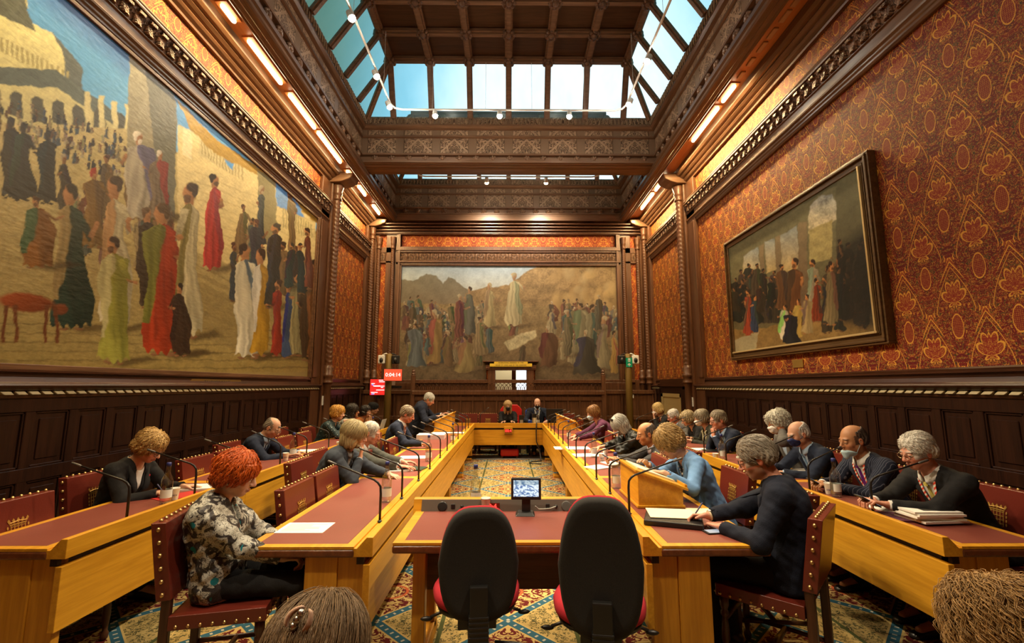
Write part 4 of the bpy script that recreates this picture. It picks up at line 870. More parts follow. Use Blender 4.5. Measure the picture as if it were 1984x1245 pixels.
for x in (x0+.10, x1-.17):
    for yy in (.10, .50): b = MB(); b.box(x, x+.075, yy, yy+.07, .05, .69); b.build('leg', OAK_Z, t, bevel=.006)
    b = MB(); b.hexa([(x, .0, 0), (x+.075, .0, 0), (x+.075, .66, 0), (x, .66, 0), (x, .06, .10), (x+.075, .06, .10), (x+.075, .6, .10), (x, .6, .10)]); b.build('foot', OAK_Z, t, bevel=.006)
# ---- committee chairs
def crest(b, y, s=1., zc=.80, thick=.003):
    def r(x0, x1, z0, z1): b.box(x0*s, x1*s, y, y+thick, zc+z0*s, zc+z1*s)
    for i in range(5): r(-.040+i*.019, -.036+i*.019, -.075, .022)
    for i in range(4): r(-.042, .042, -.062+i*.024, -.058+i*.024)
    r(-.046, .046, .020, .027)
    for i, x in enumerate((-.044, -.022, 0, .022, .044)): b.prism([((x-.004)*s, zc+.030*s), ((x+.004)*s, zc+.030*s), ((x*1.15+.008)*s, zc+.046*s), (x*1.15*s, zc+.058*s), ((x*1.15-.008)*s, zc+.046*s)], y, y+thick, 'y')
    b.tube([(-.046*s, y+thick, zc+.034*s), (0, y+thick, zc+.040*s), (.046*s, y+thick, zc+.034*s)], .003*s, 4)
    for sx in (-1, 1):
        for k in range(4): b.ball((sx*.056*s, y+thick, zc+(.010-.024*k)*s), (.005*s, .001, .009*s), 6, 4)
def make_chair(label, grp):
    t = thing('committee_chair', label, 'chair', (0, 0, 0), 0, grp)
    b = MB(); b.box(-.24, .24, -.22, .24, .40, .47); b.cur = 1; b.smooth = True
    for i in range(9): b.ball((-.225+i*.056, .243, .418), .010, 6, 4)
    for s in (-1, 1):
        for i in range(8): b.ball((s*.243, -.18+i*.056, .418), .010, 6, 4)
    b.build('seat', [L_CHR, STUD], t, bevel=.018, seg=3)
    b = MB(); b.hexa([(-.235, -.285, .545), (.235, -.285, .545), (.235, -.215, .545), (-.235, -.215, .545), (-.24, -.34, .93), (.24, -.34, .93), (.24, -.27, .93), (-.24, -.27, .93)]); b.cur = 1; b.smooth = True
    for s in (-1, 1):
        for i in range(6): f_ = (i+.5)/6; b.ball((s*.243, -.25-.055*f_, .545+.385*f_), .012, 7, 4)
    for i in range(9): b.ball((-.21+i*.0525, -.305, .933), .012, 7, 4)
    o = b.build('backrest', [L_CHR, STUD], t, bevel=.014, seg=3)
    c = MB(); crest(c, 0, 1.1, 0, .0015); tl = math.atan2(.055, .385); M = Matrix.Rotation(tl, 3, 'X'); c.v = [tuple(M @ Vector(p)+Vector((0, -.243, .755))) for p in c.v]; c.build('emblem', GOLD, o)
    for s in (-1, 1):
        b = MB(); b.hexa([(s*.205-.02, -.27, 0), (s*.205+.02, -.27, 0), (s*.205+.02, -.225, 0), (s*.205-.02, -.225, 0), (s*.205-.02, -.265, .58), (s*.205+.02, -.265, .58), (s*.205+.02, -.22, .58), (s*.205-.02, -.22, .58)]); b.build('leg', W_CHAIR, t, bevel=.006)
        b = MB(); b.smooth = True; b.lathe([(.012, 0), (.020, .01), (.024, .04), (.014, .06), (.018, .10), (.024, .16), (.020, .24), (.014, .28), (.024, .29), (.024, .31), (.016, .32), (.026, .345), (.026, .40)], (s*.205, .205, 0), 12); b.build('leg', W_CHAIR, t)
    b = MB(); b.smooth = True
    for s in (-1, 1): b.tube([(s*.205, -.245, .14), (s*.205, -.1, .14), (s*.205, .205, .14)], .014, 8)
    b.tube([(-.205, -.02, .14), (0, -.02, .15), (.205, -.02, .14)], [.014, .02, .014], 8); b.tube([(-.205, .21, .26), (0, .21, .27), (.205, .21, .26)], [.014, .02, .014], 8)
    b.build('stretcher', W_CHAIR, t)
    return t
W_CHAIR = mat('chair walnut', fn=f_wood((.040, .014, .006), (.075, .027, .012), 'z', src='Object'), rough=.35)
CH0 = []
def chair(x, y, rz, label, grp='oxblood leather committee chairs'):
    if not CH0: CH0.append(make_chair(label, grp)); c = CH0[0]; c.location = (x, y, 0); c.rotation_euler = (0, 0, rz)
    else: c = dup(CH0[0], (x, y, 0), rz, label, grp)
    return c
RL, RR, RF = -PI/2, PI/2, PI
chair(-2.84, 3.05, RL, 'nearest empty oxblood chair at the outer left desk, gilt emblem showing')
for k, y in enumerate((4.76, 5.30)): chair(-2.84, y, RL, f'empty oxblood chair, {["first", "second"][k]} beyond the blonde woman in a black jacket')
for k, y in enumerate((6.58, 7.16)): chair(-2.84, y, RL, f'empty red leather chair, {["first", "second"][k]} beyond the balding man in navy')
chair(-3.55, 7.9, RL, 'red leather chair standing back by the panelling beyond the balding man')
for k, y in enumerate((3.50, 4.02)): chair(-1.26, y, RL, f'empty oxblood chair at the inner left desk, {["first", "second"][k]} behind the redhead')
chair(-1.26, 5.28, RL, 'empty oxblood chair beyond the grey haired pair at the inner left desk')
chair(-1.28, 6.33, RL, 'empty oxblood chair just before the man with a lanyard, inner left desk')
chair(-1.26, 10.12, RL, 'empty oxblood chair at the far end of the inner left desk')
chair(1.26, 4.78, RR, 'empty oxblood chair at the inner right desk between the blue jacket and the bald man')
chair(1.72, 3.36, RR-.12, 'empty oxblood chair turned edge on between the man writing and the blue jacket')
chair(1.26, 7.12, RR, 'empty oxblood chair between the silver haired woman and the purple jacket')
chair(1.26, 10.1, RR, 'empty oxblood chair at the far end of the inner right desk')
chair(2.84, 5.80, RR, 'empty oxblood chair beyond the white curly haired man, outer right desk')
for k, x in enumerate((-1.02, -.52)): chair(x, 11.62, RF, f'empty oxblood chair behind the head desk, {["left", "right"][k]} of the pair left of the woman')
chair(1.45, 11.62, RF, 'empty oxblood chair behind the head desk at its right end')
# tall red chair of the chairman
t = thing('high_back_chair', 'bright red leather chair with a wide back behind the masked blonde woman', 'chair', (.07, 11.78, 0), PI)
b = MB(); b.box(-.25, .25, -.22, .24, .38, .46); b.build('seat', L_RED, t, bevel=.03, seg=3)
b = MB(); b.prism([(-.27, .50), (.27, .50), (.28, 1.02), (.22, 1.10), (.16, 1.15), (-.16, 1.15), (-.22, 1.10), (-.28, 1.02)], -.30, -.23, 'y'); b.build('backrest', L_RED, t, bevel=.02, seg=3)
for sx in (-1, 1):
    for yy in (-.24, .2): b = MB(); b.box(sx*.22-.022, sx*.22+.022, yy-.022, yy+.022, 0, .38); b.build('leg', W_CHAIR, t)
# red footstool under the head desk
t = thing('footstool', 'red leather footstool on the carpet under the head desk', 'footstool', (.03, 10.78, 0)); b = MB(); b.box(-.21, .21, -.13, .13, .05, .21); b.build('cushion', L_RED, t, bevel=.04, seg=3)
for sx in (-1, 1): b = MB(); b.box(sx*.17-.02, sx*.17+.02, -.1, .1, 0, .06); b.build('leg', W_CHAIR, t)
# ---- swivel chairs
def swivel(label, x, y, rz, zb, ht, wd):
    t = thing('swivel_chair', label, 'chair', (x, y, 0), rz, None)
    def outline(w_, h, n=40):
        P_ = []
        for i in range(n):
            a = 2*PI*i/n; c, s = math.cos(a), math.sin(a); q = .62
            X = abs(c)**q*math.copysign(1, c)*w_; Z = abs(s)**q*math.copysign(1, s)*h
            X *= (1.0-.20*max(0, Z/h)-.10*max(0, -Z/h)); P_.append((X, Z))
        return P_
    zc = zb+ht/2; b = MB(); b.smooth = True; R = []
    for k, (d, f) in enumerate(((-.045, .80), (-.05, .93), (-.038, .985), (-.015, 1.0), (.0, .985))):
        R.append([(X*f, -.22+d-.05*((Z*f)/ht*2)**2*.0+.06*((X*f)/wd)**2, zc+Z*f) for X, Z in outline(wd/2, ht/2)])
    b.rings(R); b.build('back_shell', FAB_BK, t)
    b = MB(); b.smooth = True; R = []
    for d, f in ((-.005, .99), (.02, 1.0), (.05, .96), (.065, .85)): R.append([(X*f, -.22+d+.06*((X*f)/wd)**2, zc+Z*f) for X, Z in outline(wd/2, ht/2)])
    b.rings(R); b.build('back_cushion', FAB_RD, t)
    b = MB(); b.smooth = True; R = []
    for z, f in ((.495, .90), (.515, .99), (.54, 1.0), (.565, .96), (.575, .82)): R.append([(X*f, Z*f+.05, z-.02*max(0, (Z*f-.1))*4) for X, Z in outline(.238, .24)])
    b.rings(R); b.build('seat_cushion', FAB_RD, t)
    b = MB(); b.smooth = True; b.rings([[(X*f, Z*f+.05, z) for X, Z in outline(.233, .235)] for z, f in ((.455, .7), (.475, .93), (.50, .97), (.505, .9))]); b.build('seat_pan', BLACK, t)
    b = MB(); b.box(-.05, .05, -.27, -.05, .40, .435); b.box(-.045, .045, -.30, -.265, .40, zb+.18); b.box(-.10, .10, -.10, .14, .39, .46)
    for i in range(6): b.box(-.05, .05, -.304, -.26, .42+i*.022, .432+i*.022)
    b.build('back_bracket', BLACK, t, bevel=.006)
    b = MB(); b.smooth = True; b.lathe([(.028, .10), (.028, .24), (.04, .25), (.04, .39)], (0, 0, 0), 14); b.build('gas_column', BLACK, t)
    for s, a in ((1, -.25), (1, .12), (-1, .1)):
        b = MB(); b.smooth = True; b.tube([(s*.08, a, .405), (s*.20, a-.02, .40), (s*.25, a-.03, .385)], .008, 6); b.ball((s*.27, a-.03, .378), (.035, .014, .012)); b.build('lever', BLACK, t)
    for k in range(5):
        a = 2*PI*k/5+.3; c, s = math.cos(a), math.sin(a); b = MB(); b.tube([(c*.03, s*.03, .13), (c*.16, s*.16, .11), (c*.29, s*.29, .075)], [.035, .028, .018], 6); o = b.build('base_arm', BLACK, t)
        b = MB(); b.smooth = True; b.lathe([(.005, -.022), (.028, -.02), (.03, 0), (.028, .02), (.005, .022)], (c*.29, s*.29, .03), 12, 'y' if abs(c) > .5 else 'x'); b.tube([(c*.29, s*.29, .03), (c*.29, s*.29, .08)], .01, 6); b.build('castor', BLACK, o)
    return t
swivel('left black and red swivel chair at the witness table, seen from behind', -.17, 2.66, .10, .495, .535, .405)
swivel('right black and red swivel chair at the witness table, taller back', .465, 2.50, -.14, .49, .625, .40)
# ---- gooseneck microphones
def make_mic(label, grp):
    t = thing('gooseneck_microphone', label, 'microphone', (0, 0, 0), 0, grp)
    b = MB(); b.smooth = True; b.lathe([(.018, -.012), (.018, .006), (.010, .01), (.009, .014)], (0, 0, 0), 12); b.build('base', BLACK, t)
    b = MB(); b.smooth = True; b.tube([(0, 0, .0), (0, 0, .18), (0, .004, .225), (0, .022, .25), (0, .05, .268), (0, .32, .365)], [.0085, .0085, .008, .008, .007, .0055], 8); b.build('stem', BLACKM, t)
    b = MB(); b.smooth = True; b.tube([(0, .315, .363), (0, .33, .3685), (0, .375, .385), (0, .38, .3865)], [.006, .0085, .0085, .005], 8); b.build('capsule', mat('dull mic capsule', (.09, .085, .08), .45, .4), t)
    return t
MIC0 = []
def mic(x, y, rz, label, grp='gooseneck microphones along the desks'):
    z = .745
    if not MIC0: MIC0.append(make_mic(label, grp)); MIC0[0].location = (x, y, z); MIC0[0].rotation_euler = (0, 0, rz)
    else: dup(MIC0[0], (x, y, z), rz, label, grp)
RM = random.Random(4)
for i, y in enumerate((3.19, 3.82, 4.51, 5.14, 5.9, 6.56, 7.25, 7.95, 8.65, 9.3, 9.95)): mic(-.852, y, PI/2+RM.uniform(-.2, .25), f'{ORD[i]} gooseneck microphone from the near end of the inner left desks')
for i, y in enumerate((3.36, 3.98, 4.57, 5.22, 5.89, 6.65, 7.3, 7.95, 8.65, 9.3, 9.95)): mic(.852, y, -PI/2+RM.uniform(-.2, .2), f'{ORD[i]} gooseneck microphone from the near end of the inner right desks')
for i, y in enumerate((3.2, 3.86, 4.56, 5.25, 5.92, 6.63, 7.35, 8.2, 9.25)): mic(-2.53, y, PI/2+RM.uniform(-.2, .2), f'{ORD[i]} gooseneck microphone from the near end of the outer left desks')
for i, y in enumerate((3.3, 3.97, 4.7, 5.45, 6.05, 6.9, 7.6, 8.4, 9.2)): mic(2.53, y, -PI/2+RM.uniform(-.2, .2), f'{ORD[i]} gooseneck microphone from the near end of the outer right desks')
for i, x in enumerate((-.64, .56, .68)): mic(x, 10.608, 0+(-.5, .5, .2)[i], f'gooseneck microphone on the head desk, {["at the left", "middle", "at the right"][i]}')
# ---- bottles, cups
def make_bottle(label, grp):
    t = thing('water_bottle', label, 'bottle', (0, 0, 0), 0, grp)
    b = MB(); b.smooth = True; b.lathe([(.004, .001), (.033, .0), (.038, .006), (.038, .165), (.034, .19), (.020, .215), (.0145, .235), (.0135, .275), (.015, .277), (.015, .283)], (0, 0, 0), 18); b.build('glass_body', GLASS, t)
    b = MB(); b.smooth = True; b.lathe([(.016, .272), (.0165, .30), (.012, .303)], (0, 0, 0), 12); b.build('cap', BLUEC, t)
    b = MB(); b.smooth = True; R = []
    for z in (.045, .105):
        R.append([(.0388*math.cos(a), .0388*math.sin(a), z) for a in np.linspace(-2.6, 2.4, 22)])
    b.rings(R, False, False); l = b.build('label', LABEL, t)
    return t
BOT = []
def bottle(x, y, label, z=TZ, rz=0.):
    if not BOT: BOT.append(make_bottle(label, 'glass water bottles on the desks')); BOT[0].location = (x, y, z); return
    dup(BOT[0], (x, y, z), rz, label, 'glass water bottles on the desks')
def P(px, py, z=TZ): q = onz(px, py, z); return float(q[0]), float(q[1])
for px, py, l in ((748, 972, 'glass water bottle on the nearest inner left desk beside a microphone'), (830, 893, 'glass water bottle by the papers of the grey haired pair'), (320, 975, 'glass water bottle beside the blonde woman writing'), (567, 886, 'glass water bottle in front of the balding man in navy'),
    (921, 981, 'glass water bottle behind the left swivel chair on the witness table'), (1194, 945, 'glass water bottle beside the oak lectern with papers'), (1151, 885, 'glass water bottle near the bald man reading'), (1102, 850, 'glass water bottle near the silver haired woman'), (1621, 962, 'glass water bottle in front of the man with a purple tie'), (1400, 890, 'glass water bottle in front of the man resting his chin'), (1055, 822, 'glass water bottle on the head desk beside the bald masked man'), (877, 857, 'far glass water bottle on the inner left desk near the lectern'), (792, 822, 'glass water bottle near the outer left desk end')):
    if py < 830: x, y = ((.68, 10.75) if px > 900 else (-2.55, 8.8))
    else: x, y = P(px, py)
    bottle(x, y, l)
def make_cup(label):
    t = thing('paper_cup', label, 'cup', (0, 0, 0), 0, 'white paper cups'); b = MB(); b.smooth = True
    b.lathe([(.024, 0), (.0255, .004), (.034, .088), (.0355, .09), (.034, .092), (.032, .09), (.0245, .008), (.003, .007)], (0, 0, 0), 18); o = b.build('cup_wall', WHITEP, t)
    text('print', 'pure', .023, BLUEC, (0, -.0318, .042), (PI/2-.10, 0, 0), o, .0006)
    return t
CUP = []
for px, py, l in ((941, 990, 'white paper cup on the witness table beside the bottle'), (337, 968, 'white paper cup beside the blonde woman writing'), (553, 892, 'white paper cup in front of the balding man'), (1607, 957, 'white paper cup in front of the man with a purple tie'), (1166, 893, 'front paper cup of the pair near the bald man'), (1173, 883, 'rear paper cup of the pair near the bald man'), (1387, 893, 'white paper cup in front of the man resting his chin'), (656, 868, 'white paper cup by the curly ginger woman')):
    x, y = P(px, py)
    if not CUP: CUP.append(make_cup(l)); CUP[0].location = (x, y, TZ)
    else: dup(CUP[0], (x, y, TZ), math.atan2(x, y)*-.8, l)
# ---- paper and things on the desks
def paper(px, py, w_, d, rz, label, m=PAPER, name='paper_sheet', h=.002, z=TZ, lines=0, xy=None, cat='paper', bev=0.):
    x, y = xy if xy else P(px, py, z)
    t = thing(name, label, cat, (x, y, z), rz) if lines else None
    b = MB(); b.box(-w_/2, w_/2, -d/2, d/2, 0, h)
    if not lines: b.v = [tuple(Matrix.Rotation(rz, 3, 'Z') @ Vector(p)) for p in b.v]; b.v = [(p[0]+x, p[1]+y, p[2]+z) for p in b.v]; o = b.build(name, m, None, (x, y, z), bevel=bev); return tag(o, label, cat)
    b.build('sheet', m, t, bevel=bev); c = MB(); r = random.Random(int(px))
    for i in range(lines):
        yy = d/2-.03-(d-.06)*i/max(1, lines-1); c.box(-w_/2+.025, -w_/2+.025+(w_-.05)*r.uniform(.55, 1.), yy-.0025, yy+.0025, h, h+.0004)
    c.build('print', INK, t); return t
paper(592, 1022, .297, .21, 0, 'white printed sheet on the nearest inner left desk', lines=10)
paper(770, 910, .34, .24, .2, 'loose white papers in front of the grey haired pair', h=.012); paper(800, 908, .26, .20, -.2, 'dark green folder beside the loose papers on the inner left desk', mat('dark green folder', (.02, .045, .03), .4), 'folder', .012, cat='folder')
paper(800, 886, .32, .22, .1, 'white papers under the hands of the grey suited man', h=.006); paper(836, 849, .46, .34, .05, 'thick block of pale paper in front of the dark suited man', mat('pale lilac paper', (.62, .52, .52), .7), 'paper_stack', .075)
paper(868, 838, .6, .2, .0, 'white papers beside the far left lectern', h=.004)
paper(375, 945, .34, .22, .25, 'open white notebook under the hands of the blonde woman', PAPER, 'notebook', .014, cat='notebook'); paper(345, 961, .20, .30, -.5, 'thin red folder beside the blonde woman writing', mat('red card folder', (.45, .02, .02), .5), 'folder', .004, cat='folder')
paper(606, 873, .38, .24, .2, 'white papers in front of the balding man in navy', h=.008); paper(700, 850, .25, .2, .2, 'white papers beside the curly ginger woman', h=.006)
t = paper(1300, 995, .30, .23, -.15, 'cream letter pad on the black folder beside the lectern', CREAM, 'letter_pad', .006, z=TZ+.036, bev=.002)
paper(1305, 1012, .36, .25, -.35, 'black leather folder under the cream letter pad', BLACK, 'folder', .034, bev=.008, cat='folder')
paper(1372, 993, .26, .22, -.1, 'cream sheet under the hands of the man writing', CREAM, h=.003)
t = thing('smartphone', 'smartphone with a lit screen on the nearest inner right desk', 'phone', (*P(1388, 1031), TZ), .15); b = MB(); b.box(-.075, .075, -.036, .036, 0, .009); b.build('body', BLACK, t, bevel=.004); b = MB(); b.box(-.062, .062, -.031, .031, .009, .0096); b.build('screen', mat('lit phone screen', (.1, .1, .1), emit=(.55, .65, .75), es=.6), t)
paper(1108, 868, .5, .28, 0, 'white papers in front of the purple jacket', h=.006); paper(1140, 882, .38, .26, .1, 'white papers in front of the silver haired woman', h=.008); paper(1200, 897, .36, .25, .3, 'white papers in front of the bald man reading', h=.006); paper(1158, 906, .24, .2, .6, 'folded white paper near the paper cups', h=.012); paper(1120, 845, .3, .2, 0, 'small red folder before the purple jacket', mat('red card folder', (.45, .02, .02), .5), 'folder', .015, cat='folder')
x, y = P(1790, 1008)
paper(0, 0, .30, .22, -.1, 'purple folder under the paper pile at the outer right desk', mat('purple folder', (.10, .03, .06), .5), 'folder', .012, xy=(x-.08, y+.06), cat='folder')
r = random.Random(2)
for k in range(5): paper(0, 0, .31, .22, r.uniform(-.10, .10), f'white paper bundle, {["lowest", "second", "middle", "fourth", "topmost"][k]} of the pile at the outer right desk end', mat('pale green paper', (.66, .72, .58), .7) if k == 1 else PAPER, 'paper_bundle', .013, z=TZ+.0135+k*.0135, xy=(x+.02+r.uniform(-.02, .02), y+r.uniform(-.012, .012)))
paper(0, 0, .20, .17, -.05, 'dark printed picture sheet on top of the paper pile', mat('dark print sheet', (.035, .035, .03), .5), h=.001, z=TZ+.0815, xy=(x+.05, y+.01))
paper(1722, 982, .30, .21, .2, 'white papers under the hands of the white haired man', h=.004); paper(1560, 912, .3, .22, .1, 'white notes in front of the man in a navy mask', h=.006); paper(1455, 888, .26, .2, .2, 'green tinted papers before the white curly haired man', mat('pale green paper', (.66, .72, .58), .7), 'paper_stack', .02); paper(1345, 870, .4, .22, 0, 'white papers in front of the woman with a pale scarf', h=.004); paper(1385, 873, .30, .20, 0, 'slim black tablet in front of the man resting his chin', BLACK, 'tablet', .010, cat='tablet')
# ---- lecterns
def lectern(label, x, y, rz, w_, d, h0, h1, m):
    t = thing('lectern', label, 'lectern', (x, y, TZ), rz)      # local y: 0 aisle side (tall) .. d speaker side
    b = MB(); b.prism([(0, 0), (d, 0), (d, h1-.02), (0, h0-.02)], -w_/2, w_/2, 'x'); b.build('body', m, t, bevel=.004)
    b = MB(); b.box(-w_/2-.012, w_/2+.012, -.012, d+.012, 0, .022); b.build('plinth', m, t, bevel=.006)
    s = (h1-h0)/d; b = MB(); b.prism([(-.02, h0-.022-.02*s), (d+.035, h1-.022+.035*s), (d+.035, h1+.035*s), (-.02, h0-.02*s)], -w_/2-.02, w_/2+.02, 'x'); b.build('sloping_top', m, t, bevel=.006)
    b = MB(); b.prism([(d+.015, h1+.015*s), (d+.035, h1+.035*s), (d+.035, h1+.02+.035*s), (d+.015, h1+.02+.015*s)], -w_/2, w_/2, 'x'); b.build('book_ledge', m, t, bevel=.003)
    o = MB(); o.hexa([(-w_*.36, .03, h0+.03*s+.001), (w_*.30, .03, h0+.03*s+.001), (w_*.30, d-.02, h1-.02*s+.001), (-w_*.36, d-.02, h1-.02*s+.001), (-w_*.36, .03, h0+.03*s+.012), (w_*.30, .03, h0+.03*s+.012), (w_*.30, d-.02, h1-.02*s+.012), (-w_*.36, d-.02, h1-.02*s+.012)])
    R4 = Matrix.Rotation(rz, 3, 'Z'); o.v = [tuple(R4 @ Vector(p)+Vector((x, y, TZ))) for p in o.v]
    tag(o.build('speech_notes', CREAM, None, (x, y, TZ+h0)), 'pale papers lying on '+label, 'paper')
lectern('the oak lectern in front of the blue jacket', .955, 3.755, -PI/2, .53, .33, .27, .155, OAK_Y)
lectern('the oak lectern of the standing man', -1.10, 9.35, PI/2, .52, .34, .36, .20, OAK_Y)
lectern('the far oak lectern at the right', 1.02, 9.65, -PI/2, .50, .34, .30, .16, OAK_Y)
# ---- small monitor on the witness table
t = thing('monitor', 'small black monitor with a lit picture on the witness table', 'monitor', (.125, 3.335, TZ), -.04)
b = MB(); b.hexa([(-.075, -.06, 0), (.06, -.06, 0), (.06, .05, 0), (-.075, .05, 0), (-.055, -.04, .02), (.045, -.04, .02), (.045, .04, .02), (-.055, .04, .02)]); b.build('base', BLACK, t, bevel=.003)
b = MB(); b.box(-.03, .03, .0, .03, .015, .13); b.build('stand', BLACK, t, bevel=.004); b = MB(); b.box(-.105, .105, -.015, .02, .10, .245); o = b.build('case', BLACK, t, bevel=.006)
def f_screen(nt):
    x, y, z = xyz(nt, 'Object'); n = noise(nt, vec(nt, x*30., z*60., 0.), 1., 3., .5); return {'c': cmix(nt, ss(n, .42, .6), (.01, .015, .03), (.02, .02, .02))}
def emis(name, fn):
    m = bpy.data.materials.new(name); m.use_nodes = True; nt = m.node_tree; b_ = nt.nodes['Principled BSDF']; b_.inputs['Base Color'].default_value = (.02, .02, .02, 1); b_.inputs['Roughness'].default_value = .2
    nt.links.new(fn(nt), b_.inputs['Emission Color']); b_.inputs['Emission Strength'].default_value = 1.; return m
def f_em(nt):
    x, y, z = xyz(nt, 'Object'); n = noise(nt, vec(nt, x*40.+z*20., z*70., 0.), 1., 3., .5); top = gt(z, .20)
    c = cmix(nt, ss(n, .40, .56), (.10, .20, .42), (.80, .92, 1.0)); return cmix(nt, top*.45, c, (.12, .22, .22))
b = MB(); b.box(-.088, .088, -.0165, -.015, .122, .232); b.build('screen', emis('lit monitor picture', f_em), o)
def cable(name, pts, r, label, m=BLACK):
    b = MB(); b.smooth = True; b.tube(pts, r, 6); return tag(b.build(name, m), label, 'cable')
cable('cable', [(.19, 3.36, .80), (.215, 3.38, .775), (.25, 3.40, .77), (.30, 3.40, .775), (.34, 3.41, .785)], .004, 'grey green cable looping from the small monitor to the panel', mat('pale grey cable', (.45, .5, .45), .5))
cable('cable', [(.64, 10.52, .806), (.635, 10.49, .79), (.625, 10.485, .6), (.63, 10.48, .4), (.70, 10.46, .2), (.72, 10.3, .012), (.5, 10.2, .01), (.45, 10.0, .01), (.7, 9.9, .01)], .013, 'black cable hanging over the front of the head desk to the floor')
# things on the head desk
t = thing('binder', 'blue binder standing on the head desk before the masked man', 'binder', (.58, 10.86, TZ), .0); b = MB(); b.box(-.12, .02, -.03, .03, 0, .085); b.build('cover', mat('bright blue binder', (.01, .06, .42), .4), t, bevel=.004)
t = thing('desk_screen', 'black and cream screen unit on the head desk before the masked man', 'screen', (.55, 10.78, TZ)); b = MB(); b.box(.0, .10, 0, .05, .02, .24); b.build('case', BLACK, t, bevel=.004); b = MB(); b.box(.005, .095, -.004, 0, .03, .15); b.build('front_plate', CREAM, t)
t = thing('desk_screen', 'dark equipment unit on the head desk right of the blonde woman', 'screen', (.30, 10.80, TZ)); b = MB(); b.box(-.05, .06, 0, .06, 0, .21); b.build('case', BLACK, t, bevel=.006); b = MB(); b.box(-.03, .04, -.003, 0, .02, .1); b.build('front_plate', mat('grey plate', (.3, .28, .25), .4), t)
t = thing('desk_screen', 'wide black display behind the microphones at the head desk right end', 'screen', (1.1, 11.0, TZ)); b = MB(); b.box(-.2, .2, 0, .05, .10, .34); b.build('case', BLACK, t, bevel=.006); b = MB(); b.box(-.08, .08, -.04, .08, 0, .11); b.build('stand', BLACK, t)
t = thing('shoulder_chair', 'blue upholstered chair behind the masked bald man', 'chair', (.70, 11.75, 0), PI); b = MB(); b.prism([(-.2, .55), (.28, .55), (.26, 1.0), (.2, 1.05), (-.2, 1.05)], -.29, -.22, 'y'); b.build('backrest', mat('bright blue cloth', (.01, .06, .36), .7), t, bevel=.02); b = MB(); b.box(-.24, .24, -.22, .24, .40, .47); b.build('seat', mat('bright blue cloth', (.01, .06, .36), .7), t, bevel=.02)
for sx in (-1, 1):
    for yy in (-.24, .2): b = MB(); b.box(sx*.22-.02, sx*.22+.02, yy-.02, yy+.02, 0, .40); b.build('leg', BLACK, t)
# ---- posts with screens, cameras and the exit sign
POLE = mat('bronze painted post', (.17, .105, .025), .45, .3)
def post(x, label):
    t = thing('camera_post', label, 'post', (x, 11.95, 0)); b = MB(); b.smooth = True; b.lathe([(.085, 0), (.085, 2.44), (.07, 2.46)], (0, 0, 0), 20); b.build('tube', POLE, t); b = MB(); b.box(-.13, .13, -.13, .13, 0, .03); b.build('base_plate', POLE, t)
    for s, nm, m in ((-1 if x < 0 else 1, 'white_camera', WHITEP), (1 if x < 0 else -1, 'black_camera', BLACK)):
        b = MB(); b.smooth = False; b.box(s*.09, s*.09+s*.18 if s > 0 else s*.09, -.08, .06, 2.20, 2.42) if s > 0 else b.box(s*.27, s*.09, -.08, .06, 2.20, 2.42); b.cur = 1; b.ball((s*.18, -.08, 2.29), (.05, .05, .07)); b.build(nm, [m, BLACK], t, bevel=.02)
        b = MB(); b.smooth = True; b.tube([(0, 0, 2.43), (s*.08, 0, 2.47), (s*.18, 0, 2.43)], .015, 6); b.build('bracket', m, t)
    return t
post(-3.11, 'bronze camera post at the left of the end wall, red screens on it'); post(3.13, 'bronze camera post at the right of the end wall, exit sign on it')
def tv(label, x, y, z, w_, h, rz, col, es=1.1):
    t = thing('display_screen', label, 'screen', (x, y, z), rz); b = MB(); b.box(-w_/2-.012, w_/2+.012, 0, .04, -h/2-.012, h/2+.012); b.build('case', BLACK, t, bevel=.004); b = MB(); b.box(-w_/2, w_/2, -.003, 0, -h/2, h/2); b.build('panel', mat('lit '+label, (.02, .02, .02), .3, emit=col, es=es), t); return t
WHT = mat('white screen text', (.9, .9, .9), emit=(1, 1, 1), es=1.1)
q0, q1 = ony(745, 716, 11.75), ony(779, 736, 11.75)
t = tv('orange red countdown screen showing white digits', float(q0[0]+q1[0])/2, 11.72, float(q0[2]+q1[2])/2, .44, .29, .18, (1., .085, .03)); text('digits', '0:04:14', .135, WHT, (0, -.006, 0), (PI/2, 0, 0), t, sx=.95)
b = MB(); b.box(-.03, .03, .03, .15, -.05, .05); b.build('bracket', CHROME, t); b = MB(); b.box(-.02, .06, .0, .06, -.26, -.16); b.build('sensor_box', CHROME, t)
q0, q1 = ony(718, 735, 12.0), ony(747, 764, 12.0)
t = tv('bright red notice screen with white text lines', float(q0[0]+q1[0])/2, 11.98, float(q0[2]+q1[2])/2, .40, .40, .0, (.95, .022, .018))
b = MB()
for x_a, x_b, z_ in ((.02, .16, .175), (.03, .17, .135), (-.17, -.08, .09), (-.12, .06, .03), (-.10, .17, .025), (.08, .14, -.01), (-.04, .17, -.075), (-.17, 0, -.135), (-.15, -.08, -.17)): b.box(x_a, x_b, -.005, -.003, z_-.009, z_+.009)
b.build('text_line', WHT, t); b = MB(); b.box(-.16, -.11, -.0055, -.003, .045, .075); b.box(-.16, -.09, -.0055, -.003, -.19, -.165); b.build('blue_highlight', mat('blue screen mark', (.1, .1, .4), emit=(.25, .25, .9), es=1.), t)
b = MB(); b.box(-.05, .05, .04, .10, -.05, .05); b.box(.05, .60, .06, .09, -.03, .03); b.box(-.03, .03, .04, .08, -.3, -.04); b.build('bracket', BLACK, t)
t = thing('exit_sign', 'green emergency exit sign with white arrow on the right post', 'sign', (3.13, 11.86, 2.24)); b = MB(); b.box(-.08, .08, -.012, .008, -.125, .115); b.build('board', mat('exit green', (.0, .16, .07), .4, emit=(0, .25, .1), es=.25), t)
